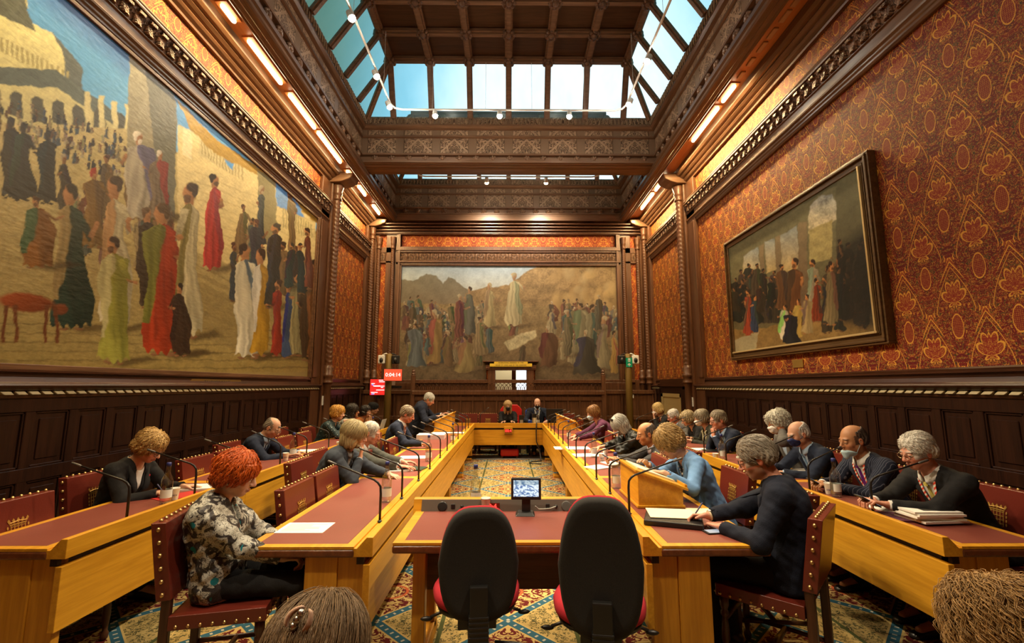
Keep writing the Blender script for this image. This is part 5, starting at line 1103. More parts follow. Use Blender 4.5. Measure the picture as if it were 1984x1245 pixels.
b = MB(); b.box(-.028, .032, -.015, -.012, .01, .095); b.cur = 1; b.box(-.012, .004, -.017, -.014, .02, .065); b.ball((0, -.015, .078), (.010, .002, .010), 8, 4); b.hexa([(-.02, -.017, .03), (.02, -.017, .045), (.02, -.014, .045), (-.02, -.014, .03), (-.02, -.017, .04), (.02, -.017, .055), (.02, -.014, .055), (-.02, -.014, .04)]); b.build('running_figure', [WHITEP, mat('exit green', (0, .16, .07))], t)
b = MB(); b.box(-.008, .008, -.015, -.012, -.105, -.03); b.prism([(-.045, -.07), (-.03, -.08), (0, -.045), (.03, -.08), (.045, -.07), (0, -.02)], -.015, -.012, 'y'); b.build('arrow', WHITEP, t)
def card(x, y, z, rz, label, w_=.085, h=.19):
    t = thing('notice_card', label, 'notice', (x, y, z), rz); b = MB(); b.box(-w_/2, w_/2, -.006, .004, -h/2, h/2); b.build('card', WHITEP, t); b = MB()
    for i in range(6): b.box(-w_/2+.014, w_/2-.02, -.0066, -.006, h/2-.03-i*.024, h/2-.024-i*.024)
    b.build('print', INK, t)
card(-3.873, 9.70, 1.33, PI/2, 'white notice card on the left pier below the ledge')
card(3.873, 9.72, 1.30, -PI/2, 'white notice card on the right pier below the ledge'); card(3.32, 12.39, 1.40, 0, 'white notice card on the end wall right of the post')
# ---- shallow grey cover strip on the floor in front of the head desk
b = MB(); b.prism([(10.56, 0), (10.60, .012), (11.0, .012), (11.04, 0)], -.72, .72, 'x'); tag(b.build('cable_cover', mat('grey rubber cover', (.12, .11, .10), .6)), 'flat grey cable cover strip on the carpet under the head desk', 'cable cover')
# ================================================================== people: smooth distance-field figures
class SDF:
    def __init__(s, lo, hi, h):
        s.lo = np.array(lo, np.float32); s.h = h; s.n = np.ceil((np.array(hi)-s.lo)/h).astype(int)+1; s.D = np.full(s.n, .5, np.float32)
        s.ax = [s.lo[i]+h*np.arange(s.n[i], dtype=np.float32) for i in range(3)]
    def sl(s, lo, hi):
        a = np.clip(np.floor((np.array(lo)-s.lo)/s.h).astype(int), 0, s.n); b = np.clip(np.ceil((np.array(hi)-s.lo)/s.h).astype(int)+1, 0, s.n)
        q = tuple(slice(a[i], b[i]) for i in range(3))
        return q, s.ax[0][q[0]][:, None, None], s.ax[1][q[1]][None, :, None], s.ax[2][q[2]][None, None, :]
    def mix(s, q, d, k, cut=False):
        A = s.D[q]
        if A.size == 0: return
        if cut: d = -d; s.D[q] = np.maximum(A, d)+np.maximum(k-np.abs(A-d), 0)**2*.25/k if k else np.maximum(A, d)
        else: s.D[q] = np.minimum(A, d)-np.maximum(k-np.abs(A-d), 0)**2*.25/k
    def cap(s, a, b, ra, rb=None, k=.02, flat=None, cut=False):
        a = np.array(a, np.float32); b = np.array(b, np.float32); rb = ra if rb is None else rb; m = max(ra, rb)+k+.012
        q, x, y, z = s.sl(np.minimum(a, b)-m, np.maximum(a, b)+m); ab = b-a; dx, dy, dz = x-a[0], y-a[1], z-a[2]
        f = 1.
        if flat is not None:
            nv, sc = np.array(flat[0], np.float32), flat[1]; c = dx*nv[0]+dy*nv[1]+dz*nv[2]; e = 1/sc-1; dx = dx+c*(nv[0]*e); dy = dy+c*(nv[1]*e); dz = dz+c*(nv[2]*e); f = (1+sc)/2
            ab = ab+nv*float(ab @ nv)*e
        t = np.clip((dx*ab[0]+dy*ab[1]+dz*ab[2])/max(1e-9, float(ab @ ab)), 0, 1)
        d = (np.sqrt((dx-ab[0]*t)**2+(dy-ab[1]*t)**2+(dz-ab[2]*t)**2)-(ra+(rb-ra)*t))*f
        s.mix(q, d, k, cut)
    def field(s, lo, hi, fn, k=.01, cut=False):
        q, x, y, z = s.sl(lo, hi); s.mix(q, fn(x, y, z), k, cut)
    def rough(s, amp, fr_, seed=0):
        x, y, z = s.ax[0][:, None, None], s.ax[1][None, :, None], s.ax[2][None, None, :]; a = seed*1.7
        s.D += (amp*(np.sin(fr_*(x+.6*y)+a+2*np.sin(fr_*.5*z))*np.sin(fr_*(.8*z-.5*y)+1.3*a+1.5*np.sin(fr_*.6*x))+.5*np.sin(fr_*1.9*(z+.3*x)+a*2)*np.sin(fr_*1.7*(y-.4*z)))).astype(np.float32)
    def cast(s, o, d, far=.4):
        o = np.array(o, float); d = np.array(d, float); last = None
        for t in np.arange(0, far, s.h*.5):
            i = np.round((o+d*t-s.lo)/s.h).astype(int)
            if (i < 0).any() or (i >= s.n).any(): break
            if s.D[tuple(i)] < 0: last = t
            elif last is not None and t > .06 and t-last > .02: break
        return o+d*(last if last is not None else .1)
    def mesh(s):
        D = s.D; S = D < 0; n = s.n; cnt = np.zeros(n-1, np.int8)
        for i in (0, 1):
            for j in (0, 1):
                for k in (0, 1): cnt += S[i:n[0]-1+i, j:n[1]-1+j, k:n[2]-1+k]
        act = (cnt > 0) & (cnt < 8); C = np.argwhere(act); idx = np.full(n-1, -1, np.int32); idx[act] = np.arange(len(C))
        P_ = np.zeros((len(C), 3)); W_ = np.zeros(len(C)); co = [(i, j, k) for i in (0, 1) for j in (0, 1) for k in (0, 1)]
        val = {c: D[C[:, 0]+c[0], C[:, 1]+c[1], C[:, 2]+c[2]] for c in co}
        for c in co:
            for a in range(3):
                if c[a]: continue
                e = list(c); e[a] = 1; e = tuple(e); v0, v1 = val[c], val[e]; m = (v0 < 0) != (v1 < 0); t = np.where(m, v0/np.where(m, v0-v1, 1), 0)
                p = np.tile(np.array(c, float), (len(C), 1)); p[:, a] += t; P_[m] += p[m]; W_[m] += 1
        V_ = (C+P_/W_[:, None])*s.h+s.lo; F = []
        for a in range(3):
            b, c = (a+1) % 3, (a+2) % 3; sa = [slice(1, n[i]-1) for i in range(3)]; sa[a] = slice(0, n[a]-1); sb_ = list(sa); sb_[a] = slice(1, n[a])
            A, B = S[tuple(sa)], S[tuple(sb_)]
            for flip in (0, 1):
                E_ = np.argwhere((A & ~B) if not flip else (~A & B))
                if not len(E_): continue
                off = np.ones(3, int); off[a] = 0; E_ = E_+off; q = []
                for db, dc in ((0, 0), (1, 0), (1, 1), (0, 1)):
                    g = E_.copy(); g[:, b] -= db; g[:, c] -= dc; q.append(idx[g[:, 0], g[:, 1], g[:, 2]])
                q = np.stack(q, 1); F.append(q[:, ::-1] if flip else q)
        F = np.concatenate(F); F = F[(F >= 0).all(1)]
        return V_, F
def rotx(a): c, s = math.cos(a), math.sin(a); return np.array([[1, 0, 0], [0, c, -s], [0, s, c]])
def rotz(a): c, s = math.cos(a), math.sin(a); return np.array([[c, -s, 0], [s, c, 0], [0, 0, 1]])
def roty(a): c, s = math.cos(a), math.sin(a); return np.array([[c, 0, s], [0, 1, 0], [-s, 0, c]])
def unit(v): v = np.array(v, float); return v/max(1e-9, np.linalg.norm(v))
def smn(a, b, k): return np.minimum(a, b)-np.maximum(k-np.abs(a-b), 0)**2*.25/k
def smx(a, b, k): return -smn(-a, -b, k)
def eld(q, c, r):
    x, y, z = (q[0]-c[0])/r[0], (q[1]-c[1])/r[1], (q[2]-c[2])/r[2]; k0 = np.sqrt(x*x+y*y+z*z); k1 = np.sqrt((x/r[0])**2+(y/r[1])**2+(z/r[2])**2); return k0*(k0-1)/np.maximum(k1, 1e-6)
def head_field(q, male=True, old=0.):
    ax = (np.abs(q[0]), q[1], q[2]); w = 1. if male else .955
    d = eld(q, (0, -.016, .036), (.0755, .096, .084))
    d = smn(d, eld(q, (0, .028, -.030), (.0595*w, .066, .084)), .035)
    d = smn(d, eld(q, (0, .058, -.090), (.026*w, .026, .022)), .035)
    d = smn(d, eld(ax, (.047, .0, -.062), (.018*w, .03, .026)), .03)
    d = smn(d, eld(ax, (.024, .080, .022), (.024, .012, .009)), .016 if male else .02)
    d = smn(d, eld(ax, (.040, .060, -.028), (.020, .020, .020)), .022)
    d = smx(d, -eld(ax, (.0315, .099, -.002), (.0175, .014, .0115)), .012)
    d = smn(d, eld(ax, (.0315, .0815, .0015), (.0155, .0135, .0118)), .004)
    # nose
    def cp(a, b, ra, rb):
        a, b = np.array(a), np.array(b); e = b-a; dx, dy, dz = q[0]-a[0], q[1]-a[1], q[2]-a[2]; t = np.clip((dx*e[0]+dy*e[1]+dz*e[2])/(e @ e), 0, 1); return np.sqrt((dx-e[0]*t)**2+(dy-e[1]*t)**2+(dz-e[2]*t)**2)-(ra+(rb-ra)*t)
    d = smn(d, cp((0, .088, .016), (0, .113, -.029), .0075, .0125), .014)
    d = smn(d, eld(ax, (.0115, .103, -.034), (.0085, .0105, .0075)), .007)
    d = smn(d, eld(q, (0, .0955, -.0615), (.0215, .009, .0052)), .008); d = smn(d, eld(q, (0, .0935, -.0715), (.0185, .0095, .006)), .008)
    d = smx(d, -eld(q, (0, .105, -.0665), (.024, .008, .0016)), .004)
    d = smn(d, eld(ax, (.0775, -.012, -.010), (.008, .019, .031)), .008); d = smx(d, -eld(ax, (.086, -.006, -.008), (.007, .010, .017)), .006)
    return d
EYEM = {}
def eye_mesh():
    if EYEM: return EYEM['m']
    b = MB(); b.smooth = True; b.ball((0, 0, 0), .0118, 16, 12); me = b
    o = b.build('eye', [mat('eye white', (.62, .58, .54), .15), mat('dark iris', (.03, .018, .010), .1)])
    for p in o.data.polygons:
        if p.center.y > .0104: p.material_index = 1
    EYEM['m'] = o.data; bpy.data.objects.remove(o); return EYEM['m']
def f_skin(nt): 
    a = attr(nt); p = xyz(nt, 'Object'); n = noise(nt, vec(nt, *p), 90., 2.); k = cmix(nt, .12, a, (.35, .06, .03)); m = nt.nodes.new('ShaderNodeMix'); m.data_type = 'RGBA'; nt.links.new((ss(n, .35, .7)*.35).k, m.inputs[0]); nt.links.new(a, m.inputs[6]); nt.links.new(k, m.inputs[7])
    return {'c': m.outputs[2], 'n': bump(nt, n, .12, .002)}
SKIN = mat('skin', fn=f_skin, rough=.48, spec=.4)
def f_hair(nt):
    a = attr(nt); p = xyz(nt, 'Object'); n = noise(nt, vec(nt, p[0]*1., p[1]*1., p[2]*.28), 170., 2.); return {'c': cmix(nt, ss(n, .3, .7)*.30, a, (.02, .012, .006)), 'n': bump(nt, n, .5, .004)}
HAIRM = mat('hair', fn=f_hair, rough=.42, spec=.4)
def cloth(name, col, var=.25, rough=.85, fn=None, sheen=.0):
    def f(nt):
        p = xyz(nt, 'Object'); n = noise(nt, vec(nt, *p), 320., 1.); w_ = noise(nt, vec(nt, *p), 14., 3.)
        return {'c': cmix(nt, n, tuple(c*(1-var) for c in col), tuple(c*(1+var) for c in col)), 'n': bump(nt, n*.25+w_, .55, .012)}
    return mat(name, fn=fn or f, rough=rough, spec=.3, sheen=sheen)
def hand(S, wr, d, n, side, h, curl=(18, 24, 18), thumb=40, pinch=False, sc=1.):
    """wr wrist point, d finger direction, n palm normal (out of the palm), side: unit vector towards the thumb"""
    d = unit(d); n = np.array(n, float); n = unit(n-d*(n @ d)); s = np.cross(d, n); s = s if s @ np.array(side) > 0 else -s
    R = .0086*sc; tot = []
    for i, (off, l, ph) in enumerate(((.030, .088, (.042, .026, .020)), (.010, .092, (.046, .029, .021)), (-.011, .087, (.043, .027, .020)), (-.031, .078, (.033, .020, .018)))):
        kn = wr+d*l*sc+s*off*sc; S.cap(wr+s*off*.55*sc+d*.008, kn, .0125*sc, .0108*sc, .012, flat=(n, .85))
        a = 0; p = kn; sp = (.12, .04, -.04, -.13)[i]
        for j in range(3):
            c = curl[j] if not isinstance(curl[j], tuple) else curl[j][i]
            a += math.radians(c*(1+.10*i if not pinch else (1 if i < 1 else 1.25))); v = unit(d*math.cos(a)+n*math.sin(a)+s*sp*math.cos(a)); e = p+v*ph[j]*sc; S.cap(p, e, R*(1-.07*j), R*(.93-.09*j), .004); p = e
    tb = wr+d*.018*sc+s*.026*sc; ta = math.radians(thumb); v = unit(d*math.cos(ta)+s*math.sin(ta)+n*.38); m = tb+v*.040*sc; S.cap(wr+d*.012+s*.012*sc, tb, .014*sc, .013*sc, .012); S.cap(tb, m, .0125*sc, .0108*sc, .010)
    v2 = unit(v*.8+d*.5+n*.25); e = m+v2*.030*sc; S.cap(m, e, .0105*sc, .0088*sc, .004)
def ik(S, W, l1, l2, hint):
    S, W = np.array(S, float), np.array(W, float); v = W-S; L = np.linalg.norm(v); L2 = min(L, (l1+l2)*.985); W = S+v/L*L2; a = (l1*l1-l2*l2+L2*L2)/(2*L2); h = math.sqrt(max(1e-6, l1*l1-a*a)); u = v/L; hn = unit(np.array(hint)-u*(np.array(hint) @ u)); return S+u*a+hn*h, W
HSTY = {'short': dict(vol=.013, bot=-.055, side=-.02, face=(0, .120, -.035, .068, .080, .114)), 'thick': dict(vol=.016, bot=-.065, side=-.030, face=(0, .128, -.040, .068, .080, .116)), 'ring': dict(vol=.003, bot=-.055, side=-.03, face=(0, .118, -.035, .066, .080, .108), bald=1), 'thin': dict(vol=.007, bot=-.055, side=-.03, face=(0, .12, -.02, .068, .085, .112)),
    'bob': dict(vol=.021, bot=-.085, side=-.075, face=(0, .122, -.048, .064, .084, .102)), 'curly': dict(vol=.030, bot=-.080, side=-.06, face=(0, .120, -.050, .064, .082, .098), lump=.009), 'long': dict(vol=.022, bot=-.22, side=-.20, face=(0, .126, -.055, .054, .078, .108)), 'wavy': dict(vol=.025, bot=-.078, side=-.040, face=(0, .120, -.052, .066, .085, .098), lump=.008), 'mane': dict(vol=.026, bot=-.135, side=-.125, face=(0, .126, -.05, .058, .080, .100)), 'cap': dict(vol=.030, bot=-.030, side=-.02, face=(0, .13, -.055, .07, .085, .088))}
def person(label, head, yaw, lean=.34, pitch=20, hyaw=0, roll=0, male=True, skin=(.46, .245, .155), hair='short', hc=(.20, .17, .13), top=None, shirt=None, tie=None, R=None, L=None, mask=None, glasses=None, h=.005, stand=False, open_=True, trousers=None, extra=None, brow=None, strands=420, curl=0., hsc=1., beard=None, seatz=.555, sh=None, lanyard=None, scarf=None, legs=True, blush=.25, knee=.40, srad=.62):
    hx, hy, hz = head; f = np.array([-math.sin(yaw), math.cos(yaw)])         # local +y -> world facing
    hip = np.array([hx, hy])-f*lean; t = thing('person', label, 'person', (hip[0], hip[1], 0), yaw); g = 1. if male else .9
    Rh = rotz(math.radians(hyaw)) @ rotx(-math.radians(pitch)) @ roty(math.radians(roll)); Hc = np.array([0, lean, hz]); HS = .97*hsc
    hp = lambda p: Hc+Rh @ (np.array(p)*HS)
    pz = .90 if stand else seatz; Pv = np.array([0, 0, pz]); nb = hp((0, -.035, -.105))+np.array([0, -.035, -.055]); up_ = unit(nb-Pv); fw_ = unit(np.array([0, up_[2], -up_[1]])); X = np.array([1., 0, 0])
    Lh = np.linalg.norm(nb-Pv); Wp = Pv+up_*Lh*.36-fw_*.015; Cp = Pv+up_*Lh*.70-fw_*.022; sw = (sh or (.182 if male else .158))
    SHO = {s: nb-up_*.050+X*(s*sw)-fw_*.012 for s in (1, -1)}
    arms = {}
    for s, a in ((1, R), (-1, L)):
        a = dict(a or {}); w_ = np.array(a.get('w', (s*.20, .40, .80)), float)
        if 'W' in a: w_ = rotz(-yaw) @ (np.array(a['W'], float)-np.array([hip[0], hip[1], 0]))
        if 'H' in a: w_ = hp(a['H'])
        el, w_ = ik(SHO[s], w_, .285*(1 if male else .94), .255*(1 if male else .94), a.get('hint', (s*.8, -.35, -1.))); fd = unit(w_-el)
        arms[s] = (el, w_, a.get('d', fd), a.get('n', (0, .1, -1)), a.get('side', (-s, .2, .3)), a.get('curl', (16, 24, 18)), a.get('thumb', 38), a.get('bare', 0.))
    if stand: kn = {s: (s*.095, .02, .48) for s in (1, -1)}; an = {s: (s*.10, -.04, .09) for s in (1, -1)}; hj = {s: (s*.09, 0, .88) for s in (1, -1)}
    else: kn = {s: (s*.10, knee+.02, seatz-.03) for s in (1, -1)}; an = {s: (s*.10, knee+.04-(.06 if s > 0 else 0), .09) for s in (1, -1)}; hj = {s: (s*.085, .0, seatz-.01) for s in (1, -1)}
    lo = np.array([-.62, -.34, 0.0]); hi = np.array([.62, max(.62, lean+.34, max(arms[1][1][1], arms[-1][1][1])+.24), hz+.19]); lo[1] = min(lo[1], -.3)
    # ---- body: one continuous skin
    S = SDF(lo, hi, h); fl_ = (fw_, .70)
    S.cap(Pv, Wp, .150*g, .132*g, .04, fl_); S.cap(Wp, Cp, .132*g, .150*g, .05, fl_); S.cap(Cp, nb-up_*.07, .145*g, .105*g, .05, (fw_, .62))
    S.cap(nb-up_*.03-fw_*.0, hp((0, -.022, -.055)), .052*g+.004, .050*g, .035)
    if not male or True: S.cap(hp((0, .0, -.085)), nb-up_*.02+fw_*.02, .038*g, .036, .03)
    for s in (1, -1):
        el, w_, d, n, sd, cu, th_, _b = arms[s]
        S.cap(nb-up_*.02, SHO[s], .040, .045*g, .04); S.cap(SHO[s], el, .044*g, .036*g, .025); S.cap(el, w_, .036*g, .0235*g, .02); hand(S, w_, d, n, sd, h, cu, th_, sc=.97 if male else .90)
        if legs: S.cap(hj[s], kn[s], .078*g, .052*g, .04); S.cap(kn[s], an[s], .050*g, .032, .02); S.cap(an[s], np.array(an[s])+(0, .13, -.045), .030, .026, .02, )
    r_ = .165*HS; q, x, y, z = S.sl(Hc-r_, Hc+r_)
    Q = [(x-Hc[0])*Rh[0, i]+(y-Hc[1])*Rh[1, i]+(z-Hc[2])*Rh[2, i] for i in range(3)]; Q = [a/HS for a in Q]
    S.mix(q, head_field(Q, male)*HS, .018)
    def sit(G, lim=.30):
        if not stand: G.field((-.5, -.5, 0), (.5, lim, .62), lambda x, y, z: np.maximum(z-(seatz-.083), y-lim)+0*x, .03, cut=True)
    sit(S)
    V_, F = S.mesh(); qv = ((V_-Hc) @ Rh)/HS; ishead = (np.linalg.norm(qv, axis=1) < .17) & (qv[:, 2] > -.125) & (qv[:, 1] > -.2)
    col = np.tile(np.array(skin), (len(V_), 1)); ax_ = np.abs(qv[:, 0]); yy, zz = qv[:, 1], qv[:, 2]
    def blend(m, c): m = np.clip(m, 0, 1)[:, None]*ishead[:, None]; np.copyto(col, col*(1-m)+np.array(c)*m)
    red = np.array(skin)*np.array([1.12, .72, .66])
    blend(blush*2*np.exp(-(((ax_-.042)/.022)**2+((zz+.035)/.022)**2))*(yy > .03), red); blend(.6*np.exp(-((ax_/.014)**2+((zz+.030)/.014)**2))*(yy > .09), red); blend(.7*(ax_ > .073)*(np.abs(zz+.01) < .035), red)
    blend(.75*np.exp(-((ax_/.022)**4+((zz+.0665)/.0085)**4))*(yy > .075), np.array([.32, .10, .08])*np.array(skin)/np.array((.46, .245, .155)) if male else (.34, .06, .055))
    blend(.45*np.exp(-(((ax_-.031)/.02)**2+((zz-.001)/.013)**2))*(yy > .06), np.array(skin)*.55)
    bc = np.array(brow if brow is not None else np.array(hc)*.7); blend((.85 if male else .6)*np.exp(-(((ax_-.031)/.020)**4+((zz-.0245+.25*np.maximum(0, ax_-.035))/.0055)**4))*(yy > .055), bc)
    blend(.9*np.exp(-(((ax_-.0315)/.013)**4+((zz+.0045)/.0028)**4))*(yy > .08), (.03, .02, .015))
    if beard is not None: blend(.75*((zz < -.045) & (yy > -.01) & (zz > -.12)).astype(float)*(1-np.exp(-((ax_/.022)**4+((zz+.0665)/.009)**4))), beard)
    st = HSTY.get(hair)
    if st and hair not in ('cap',):
        fc = st['face']; k = np.sqrt((qv[:, 0]/fc[3])**2+((yy-fc[1])/fc[4])**2+((zz-fc[2])/fc[5])**2); m = (k > 1.0) & (zz > np.where(yy > -.03, st['side'], st['bot'])) & (ax_ < .0785)
        if st.get('bald'): m &= ~((zz > .045+.35*(yy+.05)*0) | (yy > .03))
        blend(m*.85, np.array(hc)*.8)
    body = npmesh('body', SKIN, V_, F, t, col)
    for s in (1, -1):
        e = bpy.data.objects.new('eye', eye_mesh()); SC.collection.objects.link(e); e.parent = t; e.location = hp((s*.0315, .0822, -.0035)); e.rotation_euler = Matrix(Rh.tolist()).to_euler(); e.scale = (HS,)*3
    hi2 = max(h, .006)
    # ---- hair
    if st and hair != 'none':
        G = SDF(Hc-np.array([.20, .22, .36]), Hc+np.array([.20, .20, .19]), max(.0045, h)); x, y, z = G.ax[0][:, None, None], G.ax[1][None, :, None], G.ax[2][None, None, :]
        Q = [((x-Hc[0])*Rh[0, i]+(y-Hc[1])*Rh[1, i]+(z-Hc[2])*Rh[2, i])/HS for i in range(3)]; v = st['vol']; aq = (np.abs(Q[0]), Q[1], Q[2])
        v = v*(1+.22*np.sin(Q[0]*38+hx*7)*np.sin(Q[1]*31+hy*5)+.12*np.sin(Q[2]*45+hx)); d = eld(Q, (0, -.020, .040), (.0755+v, .094+v, .082+v*.95)); d = smn(d, eld(aq, (.028, -.055, -.01), (.05+v*.6, .048+v*.6, .06)), .03)
        if st['bot'] < -.07:
            b_, sd = st['bot'], st['side']
            d = smn(d, eld(aq, (.060+v*.25, -.012, sd*.5+.02), (.024+v*.55, .050+v*.4, abs(sd)*.5+.055)), .03); d = smn(d, eld(Q, (0, -.070-v*.3, b_*.5+.02), (.070+v*.5, .035+v*.5, abs(b_)*.5+.05)), .03)
        an_ = np.arctan2(Q[0], -Q[1]-.02+.0*Q[2]); lump = st.get('lump', 0) or curl*.008
        d = d+.0030*np.sin(an_*23+4*np.sin(Q[2]*30+an_*2)+hx*9)+.0022*np.sin(an_*41+Q[2]*60+hy*7)
        if lump: d = d+lump*(np.sin(Q[0]*165+3*np.sin(Q[2]*60+hx))*np.sin(Q[1]*150+2*np.sin(Q[0]*70))*np.sin(Q[2]*140+hy*3)+.45*np.sin(Q[0]*300+hx)*np.sin(Q[2]*280)*np.sin(Q[1]*290))
        fc = st['face']; d = smx(d, -eld(Q, fc[:3], fc[3:]), .012)
        low = np.where(Q[1] > -.03, st['side'], st['bot'])+.012*np.sin(an_*9+hx); low = st['bot']+(st['side']-st['bot'])/(1+np.exp(-(Q[1]+.035)*120))+.006*np.sin(an_*9+hx*5); d = smx(d, low-Q[2], .02)
        if st.get('bald'): d = smx(d, -eld(Q, (0, .030, .13), (.085, .125, .090)), .01); d = smx(d, Q[1]-.012+.25*np.maximum(0, -Q[2]), .008)
        if hair in ('short', 'thick', 'thin', 'ring'): d = smx(d, -eld(aq, (.085, .004, -.022), (.016, .030, .036)), .006)
        G.D = (d*HS).astype(np.float32); HV, HF = G.mesh(); rs = np.random.RandomState(int(abs(hx*100+hy*10)) % 9999); hcl = np.array(hc)
        qh = ((HV-Hc) @ Rh)/HS; hcol = hcl*(1+.5*(vn(np.arctan2(qh[:, 0], -qh[:, 1]-.02)*7+9, qh[:, 2]*14+9, 3)-.5))[:, None]
        if hair == 'ring': strands = strands//4
        if strands and len(HV):
            brief = hair in ('short', 'thick', 'thin', 'ring'); nr = 11 if hair in ('long', 'mane') else 6; sides = 4; step = (.010+.0035*rs.rand(strands))*(.62 if brief else 1); base = rs.randint(0, len(HV), strands); p = qh[base]; path = [p]
            cen = np.array([0, -.02, .03]); ph_ = rs.rand(strands)*6.28; off = rs.rand(strands, 1)*(.005 if brief else .010)
            for k in range(nr-1):
                o = unit_rows(p-cen); g_ = (np.array([.22, -1.0, -.42])+np.c_[.3*np.sin(ph_), 0*ph_, .25*np.cos(ph_)]+np.c_[p[:, 0]*5, 0*ph_, -np.abs(p[:, 0])*8]) if brief else np.array([0, -.45, -1.])+unit_rows(p-np.array([0, -.03, .125]))*.8; tg = unit_rows(g_-o*(g_*o).sum(1, keepdims=True)); sd = np.cross(o, tg)
                p = p+tg*step[:, None]+o*off*(.35 if k < 2 else -.12)+sd*(np.sin(ph_+k*1.6)*(.0015+curl*.007))[:, None]+o*(np.cos(ph_+k*1.6)*curl*.006)[:, None]; path.append(p)
            vs, fs, cs = [], [], []; path = np.stack(path, 1); rad = np.interp(np.linspace(0, 1, nr), (0, .2, .6, .85, 1), (.0018, .0030, .0028, .0018, .0005))*(1.25 if curl else 1)*srad; o = unit_rows(path.reshape(-1, 3)-cen).reshape(path.shape); tg = np.gradient(path, axis=1); sd = unit_rows(np.cross(tg, o).reshape(-1, 3)).reshape(path.shape)
            ring = np.stack([path+(sd*math.cos(a)+o*math.sin(a)*.7)*rad[None, :, None] for a in np.arange(sides)*2*PI/sides], 2)
            RV = (ring.reshape(-1, 3)*HS) @ Rh.T+Hc; bs = np.arange(strands)[:, None, None]*nr*sides; kk = np.arange(nr-1)[None, :, None]*sides; jj = np.arange(sides)[None, None, :]; j2 = (jj+1) % sides
            RF_ = np.stack([bs+kk+jj, bs+kk+j2, bs+kk+sides+j2, bs+kk+sides+jj], -1).reshape(-1, 4)+len(HV)
            sc_ = np.repeat(hcl*(1+.6*(rs.rand(strands, 1)-.35)), nr*sides, 0); HV = np.r_[HV, RV]; HF = np.r_[HF, RF_]; hcol = np.r_[hcol, sc_]
        npmesh('hair', HAIRM if not isinstance(top, dict) or 'hat' not in top else top['hat'], HV, HF, t, np.clip(hcol, 0, 1))
    top = top or {}
    # ---- shirt or blouse under the jacket
    sm = shirt or cloth('white shirt cotton', (.62, .62, .60), .06)
    hs = hi2+.001; T0, T1 = np.array([-.27, -.26, pz-.16]), np.array([.27, lean+.20, nb[2]+.10]); B_ = SDF(T0, T1, hs)
    def torso(G, e):
        G.cap(Pv-up_*.03, Wp, .168*g+e, .150*g+e, .05, fl_); G.cap(Wp, Cp, .150*g+e, .170*g+e, .06, fl_); G.cap(Cp, nb-up_*.075, .165*g+e, .118*g+e, .06, (fw_, .66))
        for s in (1, -1): G.cap(nb-up_*.045, SHO[s], .046+e, .052*g+e, .05)
        if not male:
            for s in (1, -1): G.cap(Cp+fw_*.085+X*(s*.065)-up_*.03, Cp+fw_*.09+X*(s*.065)-up_*.035, .052+e, None, .05)
    torso(B_, 0.)
    neckT = nb+up_*.028+fw_*.006
    if top.get('collar', True): B_.cap(nb-up_*.03, neckT, .066*g+.003, .060*g+.003, .012)
    B_.cap(nb-up_*.02+fw_*.03, neckT+fw_*.03+up_*.05, .042 if male else .055, .06 if male else .085, .006, cut=True)
    B_.cap(nb+up_*.0, neckT+up_*.06, .054*g, .056*g, .004, cut=True)
    SV, SF = B_.mesh(); npmesh('shirt' if male else 'blouse', sm, SV, SF, t)
    # ---- jacket
    J = SDF(np.array([-.62, -.34, pz-.22]), np.array([.62, hi[1], nb[2]+.14]), hs); e = .010+top.get('bulk', 0.); torso(J, e)
    skirt_ = top.get('skirt', .10)
    J.cap(Pv-up_*skirt_, Pv+up_*.06, .178*g+e, .168*g+e, .05, (fw_, .74))
    for s in (1, -1):
        el, w_, d, n, sd, cu, th_, bare = arms[s]; a = SHO[s]; fd = unit(w_-el); w2 = w_-fd*(.028+bare)
        J.cap(a, el, (.060+e*.6)*g, .052*g+e*.4, .035); J.cap(el, w2, .051*g+e*.4, .038*g+e*.3, .02)
        J.field(w2+fd*.045-.056, w2+fd*.045+.056, (lambda c, dd: (lambda x, y, z: np.maximum(-( (x-c[0])*dd[0]+(y-c[1])*dd[1]+(z-c[2])*dd[2]), np.sqrt((x-c[0]-dd[0]*.045)**2+(y-c[1]-dd[1]*.045)**2+(z-c[2]-dd[2]*.045)**2)-.052)))(w2, fd), .004, cut=True)
        J.cap(w2-fd*.02, w2+fd*.01, .029*g, .030*g, .003, cut=True)
    J.rough(.0030+top.get('rough', 0), 46, hx*3+hy)
    apex = Pv+up_*Lh*(top.get('apex', .42)); va = top.get('v', .19)
    def wedge(x, y, z):
        qx, qy, qz = x-apex[0], y-apex[1], z-apex[2]; a = qy*up_[1]+qz*up_[2]+qx*0; fo = qy*fw_[1]+qz*fw_[2]+qx*0
        return np.maximum(np.maximum(np.abs(qx)-va*np.maximum(a, 0)-.002, -a), np.maximum(.0-fo, fo-.165))
    if open_: J.field(T0, T1+.02, wedge, .006, cut=True)
    J.cap(nb-up_*.01+fw_*.012, neckT+up_*.07+fw_*.01, .058*g+.002, .066*g, .006, cut=True)
    sit(J, .6)
    JV, JF = J.mesh(); JM = top.get('m') or NAVY; npmesh(top.get('name', 'jacket'), JM, JV, JF, t)
